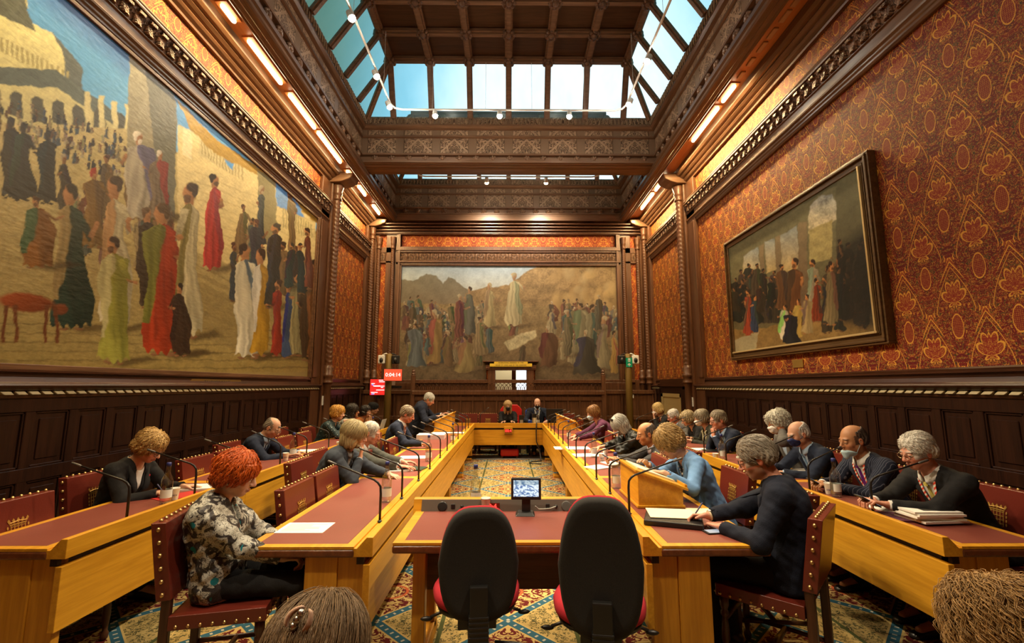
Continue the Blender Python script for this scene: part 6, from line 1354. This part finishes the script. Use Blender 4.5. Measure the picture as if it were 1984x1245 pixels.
    # collar roll at the back of the neck and lapels
    if top.get('lapel', open_):
        for s in (1, -1):
            P_ = []
            for k in np.linspace(0, 1, 9):
                a = k*Lh*(.90-top.get('apex', .42)); xx = va*a+.013+.008*k; o = apex+up_*a+X*(s*xx); c = J.cast(o, fw_, .3) if k < .93 else o*0+nb+X*(s*.062)-fw_*.01+up_*(-.012+.01*k); P_.append((c, .010+.046*math.sin(min(1, k*1.25)*PI*.55)*(1 if k < .8 else .75)))
            b = MB(); b.smooth = True; Rg = []
            for c, wd in P_:
                o2 = X*(s*wd); c2 = J.cast(np.array([c[0], c[1], c[2]])+o2-fw_*.08, fw_, .25); c2 = c2 if np.linalg.norm(c2-c-o2) < .06 else c+o2
                Rg.append([c-fw_*.004, c+fw_*.014, c2+fw_*.017, c2-fw_*.004])
            b.rings(Rg); b.build('lapel', JM, t)
    def band(nm, m, a0, a1, prof, gap=0.):
        b = MB(); b.smooth = True; Rg = []
        for a in np.linspace(a0, a1, 25):
            dirv = X*math.sin(a)+fw_*math.cos(a); fr_ = max(0, math.cos(a)); Rg.append([nb+dirv*(r_*(.93 if abs(math.sin(a)) < .5 else 1.))*g+up_*(z_+.016-.020*fr_-.014*fr_*fr_)+fw_*(.012+.016*fr_) for r_, z_ in prof])
        b.rings(Rg); b.build(nm, m, t)
    if top.get('scollar', male): band('shirt_collar', sm, .22, 2*PI-.22, [(.068, -.02), (.060, .030), (.063, .037), (.078, .004), (.081, -.010), (.072, -.016)])
    if top.get('jcollar', open_ and top.get('lapel', True)): band('jacket_collar', JM, PI-1.75, PI+1.75, [(.082, -.045), (.074, .010), (.080, .018), (.100, -.014), (.112, -.044), (.100, -.054)])
    for s in (1, -1):                                   # shirt cuffs
        el, w_, d, n, sd, cu, th_, bare = arms[s]; fd = unit(w_-el)
        if top.get('cuff', male and not bare): b = MB(); b.smooth = True; c0 = w_-fd*.05; b.tube([c0, w_-fd*.012], [.033*g, .0315*g], 14, True); b.build('cuff', sm, t)
    if tie is not None:
        b = MB(); b.smooth = False; Rg = []
        top_a = Lh*.955; ap = Lh*(top.get('apex', .42)-.02)
        for k, wd in ((0, .014), (.07, .017), (.10, .013), (.35, .020), (.7, .030), (1., .034)):
            o = Pv+up_*(top_a+(ap-top_a)*k); c = B_.cast(o, fw_, .3)+fw_*.004; 
            if k < .09: c = c+fw_*.010
            Rg.append([c-X*wd, c+fw_*.007-X*wd*.6, c+fw_*.007+X*wd*.6, c+X*wd])
        b.rings(Rg); b.build('tie', tie, t)
    if lanyard is not None:
        for s in (1, -1):
            b = MB(); Rg = []
            for k in np.linspace(0, 1, 8):
                o = Pv+up_*Lh*(.97-.48*k)+X*s*(.062-.045*k); c = J.cast(o, fw_, .3) if not open_ else B_.cast(o, fw_, .3); c = c+fw_*.012; Rg.append([c-X*.009, c-X*.009+fw_*.003, c+X*.009+fw_*.003, c+X*.009])
            b.rings(Rg); b.build('lanyard', lanyard, t)
    if scarf is not None:
        for s in (1, -1):
            b = MB(); b.smooth = True; Rg = []
            for k in np.linspace(0, 1, 10):
                o = Pv+up_*Lh*(1.0-.62*k)+X*s*(.060-.015*k); c = J.cast(o, fw_, .3)+fw_*.008 if k > .1 else nb+X*s*.07; Rg.append([c-X*.022, c-X*.015+fw_*.016, c+X*.015+fw_*.016, c+X*.022])
            b.rings(Rg); b.build('scarf', scarf, t)
    # ---- trousers and shoes
    if legs:
        K = SDF(np.array([-.30, -.30, .05]), np.array([.30, .70, pz+.10]), .011); K.cap(Pv-up_*.02, Pv+up_*.03, .172*g, .165*g, .05, (fw_, .76))
        for s in (1, -1): K.cap(hj[s], kn[s], .092*g, .068*g, .04); K.cap(kn[s], np.array(an[s])+(0, 0, .02), .066*g, .056*g, .02)
        K.rough(.003, 40, hx); sit(K, .28); KV, KF = K.mesh(); npmesh('trousers', trousers or cloth('black trouser wool', (.010, .010, .011)), KV, KF, t)
        for s in (1, -1):
            a = np.array(an[s]); b = MB(); b.smooth = True; Rg = []
            for yy_, w2, h2 in ((-.085, .018, .03), (-.075, .030, .07), (-.02, .036, .085), (.05, .040, .065), (.12, .046, .045), (.17, .040, .035), (.195, .020, .018)):
                Rg.append([(a[0]+w2*math.cos(q_), a[1]+yy_, max(.0, .0+h2*.5+h2*.62*math.sin(q_))) for q_ in np.arange(10)*2*PI/10])
            b.rings(Rg); b.build('shoe', mat('black shoe leather', (.012, .011, .010), .3), t)
    # ---- face mask and glasses
    if mask is not None:
        mm, low = mask; G = SDF(Hc-.17, Hc+.17, .0042); x, y, z = G.ax[0][:, None, None], G.ax[1][None, :, None], G.ax[2][None, None, :]
        Q = [((x-Hc[0])*Rh[0, i]+(y-Hc[1])*Rh[1, i]+(z-Hc[2])*Rh[2, i])/HS for i in range(3)]
        d = head_field(Q, male)-.0065; d = smn(d, eld(Q, (0, .096, -.045-low), (.03, .020, .045)), .03); d = smx(d, eld((np.abs(Q[0]), Q[1], Q[2]), (0, .075, -.058-low), (.066, .075, .050)), .006); d = smx(d, .012-Q[1]+0*Q[0], .004)
        if low > .03: d = smx(d, Q[2]+.052, .006)
        G.D = (d*HS).astype(np.float32); MV, MF = G.mesh(); m_ = npmesh('face_mask', mm, MV, MF, t)
        for s in (1, -1): b = MB(); b.tube([hp((s*.060, .040, -.040-low)), hp((s*.074, .010, -.02-low*.4)), hp((s*.082, -.018, .012))], .0016, 5); b.build('ear_loop', mm, m_)
    if glasses is not None:
        b = MB(); b.smooth = True
        for s in (1, -1):
            b.tube([hp((s*.033+.0235*math.cos(a), .1065-.10*abs(.0235*math.cos(a)*s+.0)*(1 if s*math.cos(a) > 0 else .3), -.002+.0185*math.sin(a))) for a in np.linspace(0, 2*PI, 17)], .0017, 5, False); b.tube([hp((s*.056, .103, .004)), hp((s*.078, .06, .006)), hp((s*.0815, -.01, .004)), hp((s*.082, -.024, -.012))], .0017, 5)
        b.tube([hp((-.011, .1085, .002)), hp((0, .1125, .004)), hp((.011, .1085, .002))], .0017, 5); b.build('glasses', glasses, t)
    if extra: extra(t, hp, dict(J=J, B=B_, up=up_, fw=fw_, X=X, nb=nb, arms=arms, Pv=Pv, Lh=Lh, Cp=Cp, Rh=Rh, HS=HS, SHO=SHO))
    return t
def unit_rows(a): return a/np.maximum(1e-9, np.linalg.norm(a, axis=-1, keepdims=True))
# ------------------------------------------------------------------ the people in the room
NAVY = cloth('navy wool suit', (.010, .016, .034)); BLK = cloth('black wool jacket', (.010, .010, .011)); CHAR = cloth('charcoal grey suit', (.040, .040, .042)); GREYG = cloth('grey green suit', (.055, .058, .048)); SLATE = cloth('slate blue grey jacket', (.030, .038, .052))
MIDN = cloth('midnight navy coat', (.006, .009, .020)); SKYB = cloth('cornflower blue jacket', (.135, .27, .50), .12); PURP = cloth('plum purple tweed', (.080, .020, .050), .6); OLIVE = cloth('dark olive cardigan', (.028, .029, .020)); TANC = cloth('tan jacket', (.32, .16, .07)); GREYL = cloth('pale grey jacket', (.21, .22, .20)); GRYB = cloth('grey brown suit', (.10, .095, .088))
LBLUE = cloth('light blue shirt cotton', (.30, .42, .58), .06); WHS = cloth('white shirt cotton', (.62, .62, .60), .06); BLKT = cloth('black top', (.008, .008, .009)); PINKS = cloth('pale lilac shirt', (.50, .46, .56), .06)
def f_floral(nt):
    p = xyz(nt, 'Object'); v = vec(nt, *p); a = voro(nt, v, 11.); n = noise(nt, v, 16., 3., 1.2); n2 = noise(nt, v, 34., 3., 1.5)
    c = cmix(nt, ss(n, .50, .56), (.40, .40, .35), (.025, .022, .022)); c = cmix(nt, lt(ab(fr(n2*5.)-.5), .10), c, (.05, .045, .045)); c = cmix(nt, lt(a, .24)*gt(noise(nt, v, 7., 1.), .53), c, (.012, .16, .20)); return {'c': c, 'n': bump(nt, noise(nt, v, 20., 3.), .5, .012)}
FLOR = cloth('silver floral silk', (1, 1, 1), fn=f_floral, rough=.42)
def f_dots(nt):
    p = xyz(nt, 'Object'); v = vec(nt, *p); a = voro(nt, v, 34.); return {'c': cmix(nt, lt(a, .22), (.014, .030, .032), (.30, .36, .34))}
DOTS = cloth('dark green dotted silk', (1, 1, 1), fn=f_dots, rough=.6)
def f_pin(nt):
    p = xyz(nt, 'Object'); return {'c': cmix(nt, lt(ab(fr(p[0]*62.)-.5), .06), (.008, .011, .024), (.10, .11, .15)), 'n': bump(nt, noise(nt, vec(nt, *p), 14., 3.), .5, .012)}
PIN = cloth('navy pinstripe suit', (1, 1, 1), fn=f_pin)
def f_stripe(c1, c2, k=70., ang=1.):
    def fn(nt):
        p = xyz(nt, 'Object'); return {'c': cmix(nt, gt(fr((p[0]*ang+p[2])*k), .5), c1, c2)}
    return fn
LAN = mat('red and white lanyard', fn=f_stripe((.62, .05, .02), (.70, .66, .58), 34., .8), rough=.5); LANR = mat('orange red lanyard', (.55, .06, .01), .5); LANW = mat('white lanyard', (.65, .66, .66), .5)
TNAVY = mat('dark blue tie silk', (.012, .018, .05), .4); TPURP = mat('purple tie silk', (.10, .012, .16), .35); TYEL = mat('yellow green tie silk', (.42, .36, .08), .4); TRED = mat('red striped tie silk', fn=f_stripe((.40, .03, .02), (.55, .52, .46), 45.), rough=.4); TBLUE = mat('steel blue tie silk', (.10, .20, .34), .4); TBLK = mat('black tie silk', (.012, .012, .014), .4)
MBLK = mat('black mask cloth', (.010, .010, .011), .9); MBLU = mat('pale blue surgical mask', (.36, .52, .60), .8); MWHT = mat('white mask', (.68, .68, .64), .8); MNAV = mat('navy mask cloth', (.010, .020, .10), .8)
GLB = mat('black glasses frame', (.012, .010, .008), .25); GLM = mat('thin metal glasses frame', (.45, .38, .28), .25, 1.)
PENM = mat('pen plastic', (.05, .05, .12), .3)
PALE = (.50, .285, .19); RUDDY = (.52, .245, .165); TAN = (.42, .225, .13); BROWN = (.25, .115, .055); BRN2 = (.32, .150, .070); FAIR = (.54, .33, .225)
def rod(t, name, a, b, r, m): q = MB(); q.smooth = True; q.tube([a, b], r, 6); return q.build(name, m, t)
def pen(s, ln=.14, up=.75):
    def ex(t, hp, i):
        el, w, d, *_ = i['arms'][s]; d = unit(d); a = w+d*.105+np.array([-s*.010, 0, -.028]); rod(t, 'pen', a, a+unit(np.array([s*.25, -.45, up]))*ln, .0045, PENM)
    return ex
def phone_in_hands(t, hp, i):
    w = (i['arms'][1][1]+i['arms'][-1][1])/2+np.array([0, .085, .012]); b = MB(); b.cbox((0, 0, 0), (.075, .15, .009), Matrix.Rotation(.5, 3, 'X')); o = b.build('held_phone', BLACK, t, bevel=.003); o.location = w
    b = MB(); b.cbox((0, 0, .0052), (.066, .136, .001)); b.v = [tuple(Matrix.Rotation(.5, 3, 'X') @ Vector(p)) for p in b.v]; s = b.build('phone_screen', mat('lit phone screen', (.1, .1, .1), emit=(.55, .65, .75), es=.6), t); s.location = w
def both(*fs): return lambda t, hp, i: [f(t, hp, i) for f in fs]
def earring(t, hp, i): b = MB(); b.smooth = True; b.ball(hp((.078, -.008, -.048)), .007); b.build('earring', mat('pearl', (.7, .65, .55), .25), t)
def necklace(t, hp, i):
    b = MB(); b.smooth = True
    for k in range(9):
        a = (k-4)/4; c = i['B'].cast(i['Pv']+i['up']*i['Lh']*(.88-.10*(1-a*a))+i['X']*.055*a, i['fw'], .3)+i['fw']*.006; b.ball(c, .006 if k != 4 else .011, 6, 5)
    b.build('necklace', mat('silver beads', (.6, .58, .52), .3, .6), t)
def poppy(t, hp, i): c = i['J'].cast(i['Pv']+i['up']*i['Lh']*.78-i['X']*.10, i['fw'], .3)+i['fw']*.012; b = MB(); b.smooth = True; b.ball(c, (.016, .008, .016)); b.build('brooch', mat('red brooch', (.35, .01, .015), .4), t)
def hanky(t, hp, i): c = i['J'].cast(i['Pv']+i['up']*i['Lh']*.74-i['X']*.105, i['fw'], .3); b = MB(); b.hexa([tuple(c+i['X']*x+i['up']*z+i['fw']*y) for x, y, z in ((-.024, -.004, -.012), (.024, -.004, -.012), (.024, .010, -.012), (-.024, .010, -.012), (-.02, -.004, .008), (.024, -.004, .022), (.024, .008, .022), (-.02, .008, .008))]); b.build('pocket_square', WHS, t)
def watch(s):
    def ex(t, hp, i):
        el, w, *_ = i['arms'][s]; d = unit(w-el); b = MB(); b.smooth = True; b.tube([w-d*.018, w-d*.002], .0315, 14); o = b.build('watch_strap', mat('pale watch strap', (.5, .42, .28), .4), t); b = MB(); b.smooth = True; c = w-d*.01+np.array([0, 0, .030]); b.ball(c, (.016, .016, .006)); b.build('watch_dial', CHROME, o)
    return ex
def phone_flat(t, hp, i): pass
FLAT = (10, 14, 10); HOLD = (38, 48, 30); FIST = (62, 75, 45)
CHN = dict(H=(.03, .075, -.205), d=(-.05, .28, 1.), n=(-.3, -1, .2), side=(0, .3, 1), curl=(30, 45, 30), hint=(.5, .2, -1))
def chin(s, H=(.035, .080, -.20), d=(0, .20, 1.), n=(0, -1., .25), curl=(26, 50, 34)): return dict(H=(s*H[0], H[1], H[2]), d=(-s*.12, d[1], d[2]), n=n, side=(-s*.9, -.2, .3), curl=curl, hint=(s*.55, .25, -1.))
PEOPLE = []
def P_(label, px, py, X, side, seat=True, Y=None, **k):
    yaw = {'L': -PI/2, 'R': PI/2, 'F': PI, 'B': 0.}[side]+k.pop('turn', 0.)
    h = onx(px, py, X) if Y is None else ony(px, py, Y); h = (float(h[0]), float(h[1]), float(h[2])+k.pop('dz', 0.)); lean = k.get('lean', .34)
    cx_ = k.pop('cx', .09); ct = k.pop('cturn', 0.)
    t = person(label, h, yaw, **k); PEOPLE.append(t); f = (-math.sin(yaw), math.cos(yaw)); back = k.get('stand', False)
    if seat: chair(h[0]-f[0]*(lean-cx_), h[1]-f[1]*(lean-cx_), yaw+ct, 'oxblood chair occupied by the '+' '.join(label.split()[:11]))
    return t
TBL = .785
def tb(x, y, z=TBL): return (x, y, z)
# ---- outer left row
P_('blonde woman in a black jacket writing in a notebook', 291, 865, -2.98, 'L', male=False, pitch=34, skin=FAIR, hair='wavy', hc=(.46, .29, .10), top=dict(m=BLK, name='jacket', v=.17), shirt=WHS, glasses=GLB, R=dict(W=tb(-2.80, 3.86), curl=HOLD, d=(.5, .9, -.05)), L=dict(W=tb(-2.78, 4.10), d=(-.5, .8, -.05)), extra=both(pen(1), poppy), lean=.26, cx=.10, strands=700, srad=.7, curl=.5)
P_('balding man in a navy suit reading at the outer left desk', 528, 828, -2.98, 'L', pitch=34, skin=PALE, hair='ring', hc=(.22, .19, .15), top=dict(m=NAVY), shirt=LBLUE, tie=TNAVY, glasses=GLM, R=dict(W=tb(-2.72, 5.86)), L=dict(W=tb(-2.70, 6.10)), lean=.34)
P_('ginger blonde woman in dotted green with clasped hands', 655, 800, -2.95, 'L', male=False, pitch=8, skin=FAIR, hair='curly', hc=(.52, .27, .05), top=dict(m=DOTS, name='top', v=.12, lapel=False), shirt=BLKT, R=dict(H=(.035, .17, -.17), d=(-.5, .2, .8), n=(-1, -.2, .2), curl=HOLD), L=dict(H=(-.03, .17, -.17), d=(.5, .2, .8), n=(1, -.2, .2), curl=HOLD), lean=.30, curl=.7, strands=500)
P_('woman with dark curly hair in a pale grey jacket', 684, 796, -2.90, 'L', male=False, pitch=2, skin=BRN2, hair='mane', hc=(.022, .016, .012), top=dict(m=GREYL, name='jacket'), shirt=BLKT, lean=.22, curl=.8, strands=500, R=dict(w=(.14, .40, .80)), L=dict(w=(-.1, .42, .80)))
P_('dark haired woman in brown with her hand at her mouth', 709, 797, -2.88, 'L', male=False, pitch=4, hyaw=-24, skin=TAN, hair='bob', hc=(.018, .013, .012), top=dict(m=cloth('rust brown top', (.26, .085, .02)), name='top', lapel=False), shirt=BLKT, lean=.26, R=chin(1, (.02, .115, -.16)), L=dict(w=(-.12, .40, .80)))
P_('woman with a black head wrap in a tan jacket', 724, 791, -3.05, 'L', male=False, pitch=10, skin=TAN, hair='cap', hc=(.008, .008, .009), strands=0, top=dict(m=TANC, name='jacket', hat=BLKT), shirt=cloth('beige top', (.36, .24, .15)), lean=.20, R=dict(w=(.08, .34, .66)), L=dict(w=(-.10, .34, .66)))
# ---- inner left row
P_('redhead in a silver floral jacket at the nearest inner left desk', 460, 918, -1.60, 'L', male=False, pitch=20, skin=FAIR, turn=.22, hair='wavy', hc=(.56, .105, .012), top=dict(m=FLOR, name='jacket', v=.14, skirt=-.01, lapel=False, cuff=False, bulk=.010, rough=.003), shirt=cloth('teal grey blouse', (.20, .30, .31)), R=dict(w=(.06, .36, .64), d=(-.35, 1, -.15), curl=HOLD), L=dict(w=(-.10, .38, .64), d=(.3, 1, -.15), curl=HOLD), lean=.05, cx=.075, h=.0045, strands=1500, srad=.6, curl=.45, extra=earring, knee=.44, hsc=1.02)
P_('person with long grey blond hair in a slate jacket, chin on hand', 688, 842, -1.50, 'L', male=True, pitch=14, hyaw=6, skin=PALE, hair='mane', hc=(.40, .33, .17), top=dict(m=SLATE), shirt=cloth('grey shirt', (.25, .27, .30)), R=chin(1, (.03, .11, -.19)), L=dict(W=tb(-1.16, 4.62)), lean=.32, strands=1400, hsc=1.04)
P_('grey haired old man in a grey green suit leaning over papers', 719, 838, -1.52, 'L', pitch=20, skin=RUDDY, hair='thin', hc=(.50, .48, .42), top=dict(m=GREYG), shirt=WHS, tie=TRED, R=dict(W=tb(-1.10, 4.98), d=(.1, 1, -.02), curl=FLAT), L=dict(W=tb(-1.10, 5.22), d=(-.1, 1, 0)), lean=.38, strands=120)
P_('man in a dark suit with a red lanyard looking down', 790, 802, -1.50, 'L', pitch=24, skin=RUDDY, hair='short', hc=(.25, .20, .13), top=dict(m=NAVY), shirt=WHS, lanyard=LAN, tie=TBLK, R=dict(W=tb(-1.22, 6.72, .82), d=(.2, 1, -.1), curl=FIST), L=dict(W=tb(-1.28, 7.0)), lean=.26)
P_('stooping grey haired man standing at the far left lectern', 832, 773, -1.60, 'L', seat=False, stand=True, seatz=.8, pitch=30, skin=RUDDY, hair='thick', hc=(.40, .40, .35), top=dict(m=MIDN, skirt=.30, bulk=.022), shirt=WHS, tie=mat('maroon tie silk', (.16, .015, .02), .4), R=dict(W=(-1.42, 9.25, 1.03), curl=FLAT), L=dict(W=(-1.36, 9.55, 1.06), curl=FLAT), lean=.22)
# ---- head desk
P_('blonde woman in a black mask behind the head desk', 984, 786, 0, 'F', Y=11.35, male=False, pitch=6, hyaw=4, skin=FAIR, hair='long', hc=(.46, .31, .14), top=dict(m=BLK, name='jacket', v=.05, lapel=False), shirt=BLKT, mask=(MBLK, .0), R=dict(W=(-.08, 11.02, .80), d=(.75, .6, 0), curl=HOLD), L=dict(W=(.07, 11.02, .80), d=(-.75, .6, 0), curl=HOLD), lean=.14, strands=500)
P_('bald man in a black mask and navy suit behind the head desk', 1041, 781, 0, 'F', Y=11.35, pitch=22, skin=(.60, .36, .27), hair='none', hc=(.2, .13, .09), brow=(.3, .2, .15), top=dict(m=NAVY), shirt=LBLUE, tie=TNAVY, mask=(MBLK, .0), lanyard=LANW, lean=.14)
# ---- inner right row
P_('woman in a cornflower blue jacket bent over the near lectern', 1297, 857, 1.38, 'R', male=False, pitch=40, skin=FAIR, hair='wavy', hc=(.38, .25, .095), top=dict(m=SKYB, name='jacket', v=.17, skirt=.14), shirt=BLKT, glasses=GLM, extra=necklace, R=dict(W=(1.18, 3.99, .98)), L=dict(W=(1.22, 3.70, .965), d=(.6, .8, .05)), lean=.36, h=.0045, strands=1400, srad=.6, curl=.40, hsc=1.06)
P_('grey haired bespectacled man in a navy coat writing at the front', 1465, 887, 1.56, 'R', pitch=24, skin=RUDDY, hair='thick', hc=(.27, .24, .19), turn=-.62, hyaw=10, cturn=-.12, top=dict(m=MIDN, skirt=.16, v=.15, apex=.5, bulk=.006), shirt=BLKT, glasses=GLB, beard=(.26, .17, .12), R=dict(W=tb(1.22, 3.04, .80), curl=HOLD, d=(-.2, 1, -.12), n=(-.5, .1, -1)), L=dict(W=tb(1.30, 2.93), d=(.55, .8, -.02), curl=(22, 30, 20)), extra=both(pen(1), hanky, watch(1)), lean=.14, cx=.115, h=.004, strands=1600, srad=.45, hsc=1.04)
P_('bald brown skinned man in a grey suit reading', 1252, 840, 1.56, 'R', pitch=14, skin=(.44, .215, .095), hair='ring', hc=(.10, .08, .065), top=dict(m=CHAR), shirt=PINKS, tie=TNAVY, R=dict(W=(1.20, 5.29, .83), curl=HOLD, d=(-.5, .8, .2)), L=dict(W=(1.20, 5.17, .83), curl=HOLD, d=(.5, .8, .2)), extra=phone_in_hands, lean=.28, hsc=1.04, strands=80)
P_('silver haired woman in a black quilted jacket covering her face', 1200, 824, 1.50, 'R', male=False, pitch=36, skin=PALE, hair='mane', hc=(.42, .41, .36), top=dict(m=cloth('black quilted nylon', (.014, .016, .015), rough=.4), name='jacket', rough=.006, bulk=.014, lapel=False), shirt=BLKT, L=dict(H=(-.03, .115, -.10), d=(.15, -.1, 1), n=(0, -1, .1), curl=(14, 20, 14), hint=(-.6, .3, -1)), R=dict(W=tb(1.14, 6.25, .80), curl=FLAT, bare=.06), lean=.36, strands=1200, extra=lambda t, hp, i: (lambda b: (b.cbox(hp((0, .045, .128)), (.14, .03, .03)), b.build('sunglasses', GLB, t, bevel=.008)))(MB()))
P_('auburn haired woman in a plum jacket and blue mask', 1149, 800, 1.44, 'R', male=False, pitch=20, hyaw=8, skin=PALE, hair='bob', hc=(.20, .095, .028), top=dict(m=PURP, name='jacket', v=.16), shirt=BLKT, mask=(MBLU, .0), lanyard=LANW, R=dict(W=tb(1.12, 7.95)), L=dict(W=tb(1.14, 7.66)), lean=.34, strands=450)
# ---- outer right row
P_('short blonde woman in a white mask with an orange lanyard', 1274, 793, 2.98, 'R', male=False, pitch=14, skin=FAIR, hair='bob', hc=(.56, .42, .18), top=dict(m=BLK, name='jacket'), shirt=BLKT, mask=(MWHT, .0), lanyard=LANR, L=chin(-1, (.03, .12, -.15)), R=dict(w=(.1, .42, .80)), lean=.28)
P_('white haired ruddy man in a grey suit, outer right row', 1304, 806, 3.0, 'R', pitch=20, skin=RUDDY, hair='short', hc=(.58, .56, .52), top=dict(m=GRYB), shirt=LBLUE, glasses=GLB, lean=.34)
P_('woman with tousled grey blonde hair in black, outer right row', 1332, 811, 3.05, 'R', male=False, pitch=22, skin=PALE, hair='curly', hc=(.40, .32, .18), top=dict(m=BLK, name='jacket'), shirt=BLKT, glasses=GLB, lean=.34, curl=.5, L=dict(w=(-.10, .47, .82)), extra=pen(-1))
P_('grey bobbed woman in a white mask and pale scarf', 1358, 809, 3.05, 'R', male=False, pitch=18, skin=PALE, hair='bob', hc=(.27, .23, .16), top=dict(m=OLIVE, name='cardigan', v=.14, lapel=False), shirt=BLKT, mask=(MWHT, .0), scarf=cloth('pale khaki scarf', (.34, .32, .20)), lean=.30, L=dict(w=(-.05, .50, .79)), strands=450)
P_('brown grey haired man in navy resting his mouth on his fist', 1391, 813, 2.90, 'R', pitch=14, skin=RUDDY, hair='short', hc=(.24, .20, .14), top=dict(m=NAVY), shirt=LBLUE, glasses=GLM, R=chin(1, (.02, .115, -.18), curl=FIST), L=chin(-1, (.02, .12, -.19), curl=FIST), lean=.40, hsc=1.05)
P_('man with bushy white curls in a white mask, hand on temple', 1507, 818, 3.12, 'R', pitch=16, skin=BRN2, hair='curly', hc=(.58, .57, .48), top=dict(m=GRYB), shirt=LBLUE, mask=(MWHT, .0), L=dict(H=(-.095, .03, -.075), d=(.15, .1, 1), n=(1, -.1, .1), side=(0, 1, .2), curl=(16, 22, 16), hint=(-1, .3, -.6)), R=dict(w=(.16, .40, .80)), lean=.30, curl=1., strands=1200, hsc=1.06)
P_('white haired balding man in a navy mask and navy suit', 1546, 840, 2.98, 'R', pitch=20, skin=PALE, hair='ring', hc=(.52, .50, .46), top=dict(m=NAVY), shirt=LBLUE, tie=TBLUE, mask=(MNAV, .0), R=dict(W=tb(2.70, 4.95)), L=dict(W=tb(2.70, 4.66), curl=HOLD), extra=pen(-1), lean=.32, hsc=1.03)
P_('balding man with a purple tie and lowered blue mask', 1652, 852, 2.98, 'R', pitch=12, skin=(.36, .175, .085), hair='ring', hc=(.05, .035, .028), top=dict(m=PIN, v=.22), shirt=WHS, tie=TPURP, mask=(MBLU, .052), lanyard=LAN, R=dict(W=(2.70, 4.07, .81), curl=HOLD, d=(-.3, 1, .1)), L=dict(W=(2.70, 3.94, .81), curl=HOLD, d=(.4, .9, .1)), extra=phone_in_hands, lean=.30, h=.0045, strands=160, hsc=1.05)
P_('white haired man in a black suit holding a phone, right', 1777, 874, 2.92, 'R', pitch=17, skin=RUDDY, hair='thick', hc=(.60, .58, .52), top=dict(m=BLK, v=.20), shirt=WHS, tie=TYEL, lanyard=LAN, glasses=GLM, R=dict(W=(2.60, 3.38, .83), curl=HOLD, d=(-.35, 1, .25)), L=dict(W=(2.60, 3.26, .83), curl=HOLD, d=(.35, 1, .25)), extra=phone_in_hands, lean=.36, h=.0042, strands=1500, srad=.5, hsc=1.03)
# ---- two listeners just in front of the camera
def claw(t, hp, i):
    Rh = i['Rh']; base = hp((.004, -.124, .082)); ax = Rh @ np.array([.45, -.2, .87]); sd = Rh @ np.array([1, .1, -.35]); out = Rh @ np.array([0, -.85, .5]); CL = mat('blush pink clip', (.55, .36, .26), .3)
    for s in (1, -1):
        b = MB(); b.smooth = True; R0 = []
        for k in np.linspace(-1, 1, 9): c = base+sd*(s*(.007+.013*(1-k*k)))+ax*(.030*k)+out*(.010-.006*k*k); R0.append([c+out*.003, c+sd*s*.006, c-out*.003, c-sd*s*.005])
        b.rings(R0); b.build('hair_claw', CL, t)
    b = MB(); b.smooth = True; b.tube([base-ax*.018+out*.014, base+ax*.018+out*.014], .006, 8)
    for k in (-1, 0, 1): b.ball(base+ax*.013*k+out*.016, .008, 8, 6)
    b.build('clip_hinge', CHROME, t)
P_('listener seen from behind with brown hair and a pink claw clip', 614, 1238, 0, 'B', Y=1.06, dz=-.05, male=False, pitch=22, hyaw=-6, hair='long', hc=(.21, .135, .070), top=dict(m=BLK, name='jacket', lapel=False, v=.05), shirt=BLKT, lean=.10, R=dict(w=(.09, .30, .61)), L=dict(w=(-.09, .31, .62)), h=.0045, strands=9000, srad=.26, extra=claw, hsc=1.0)
P_('listener seen from behind with curly sandy hair at the right', 1958, 1228, 0, 'B', Y=1.06, dz=-.035, male=False, pitch=14, hyaw=10, hair='curly', hc=(.32, .185, .065), top=dict(m=CHAR, name='jacket', lapel=False, v=.05), shirt=BLKT, lean=.10, R=dict(w=(.09, .30, .61)), L=dict(w=(-.09, .31, .62)), h=.0045, strands=6500, srad=.30, curl=1.1, hsc=1.02)
# laptop
t = thing('laptop', 'grey laptop before the dark haired woman in brown', 'laptop', (-2.66, 9.38, TZ), PI/2); b = MB(); b.box(-.16, .16, -.11, .11, 0, .016); b.build('keyboard_base', CHROME, t, bevel=.004); b = MB(); b.hexa([(-.16, -.11, .016), (.16, -.11, .016), (.16, -.118, .016), (-.16, -.118, .016), (-.16, -.17, .22), (.16, -.17, .22), (.16, -.178, .22), (-.16, -.178, .22)]); b.build('lid', mat('pale laptop lid', (.45, .47, .45), .4), t)
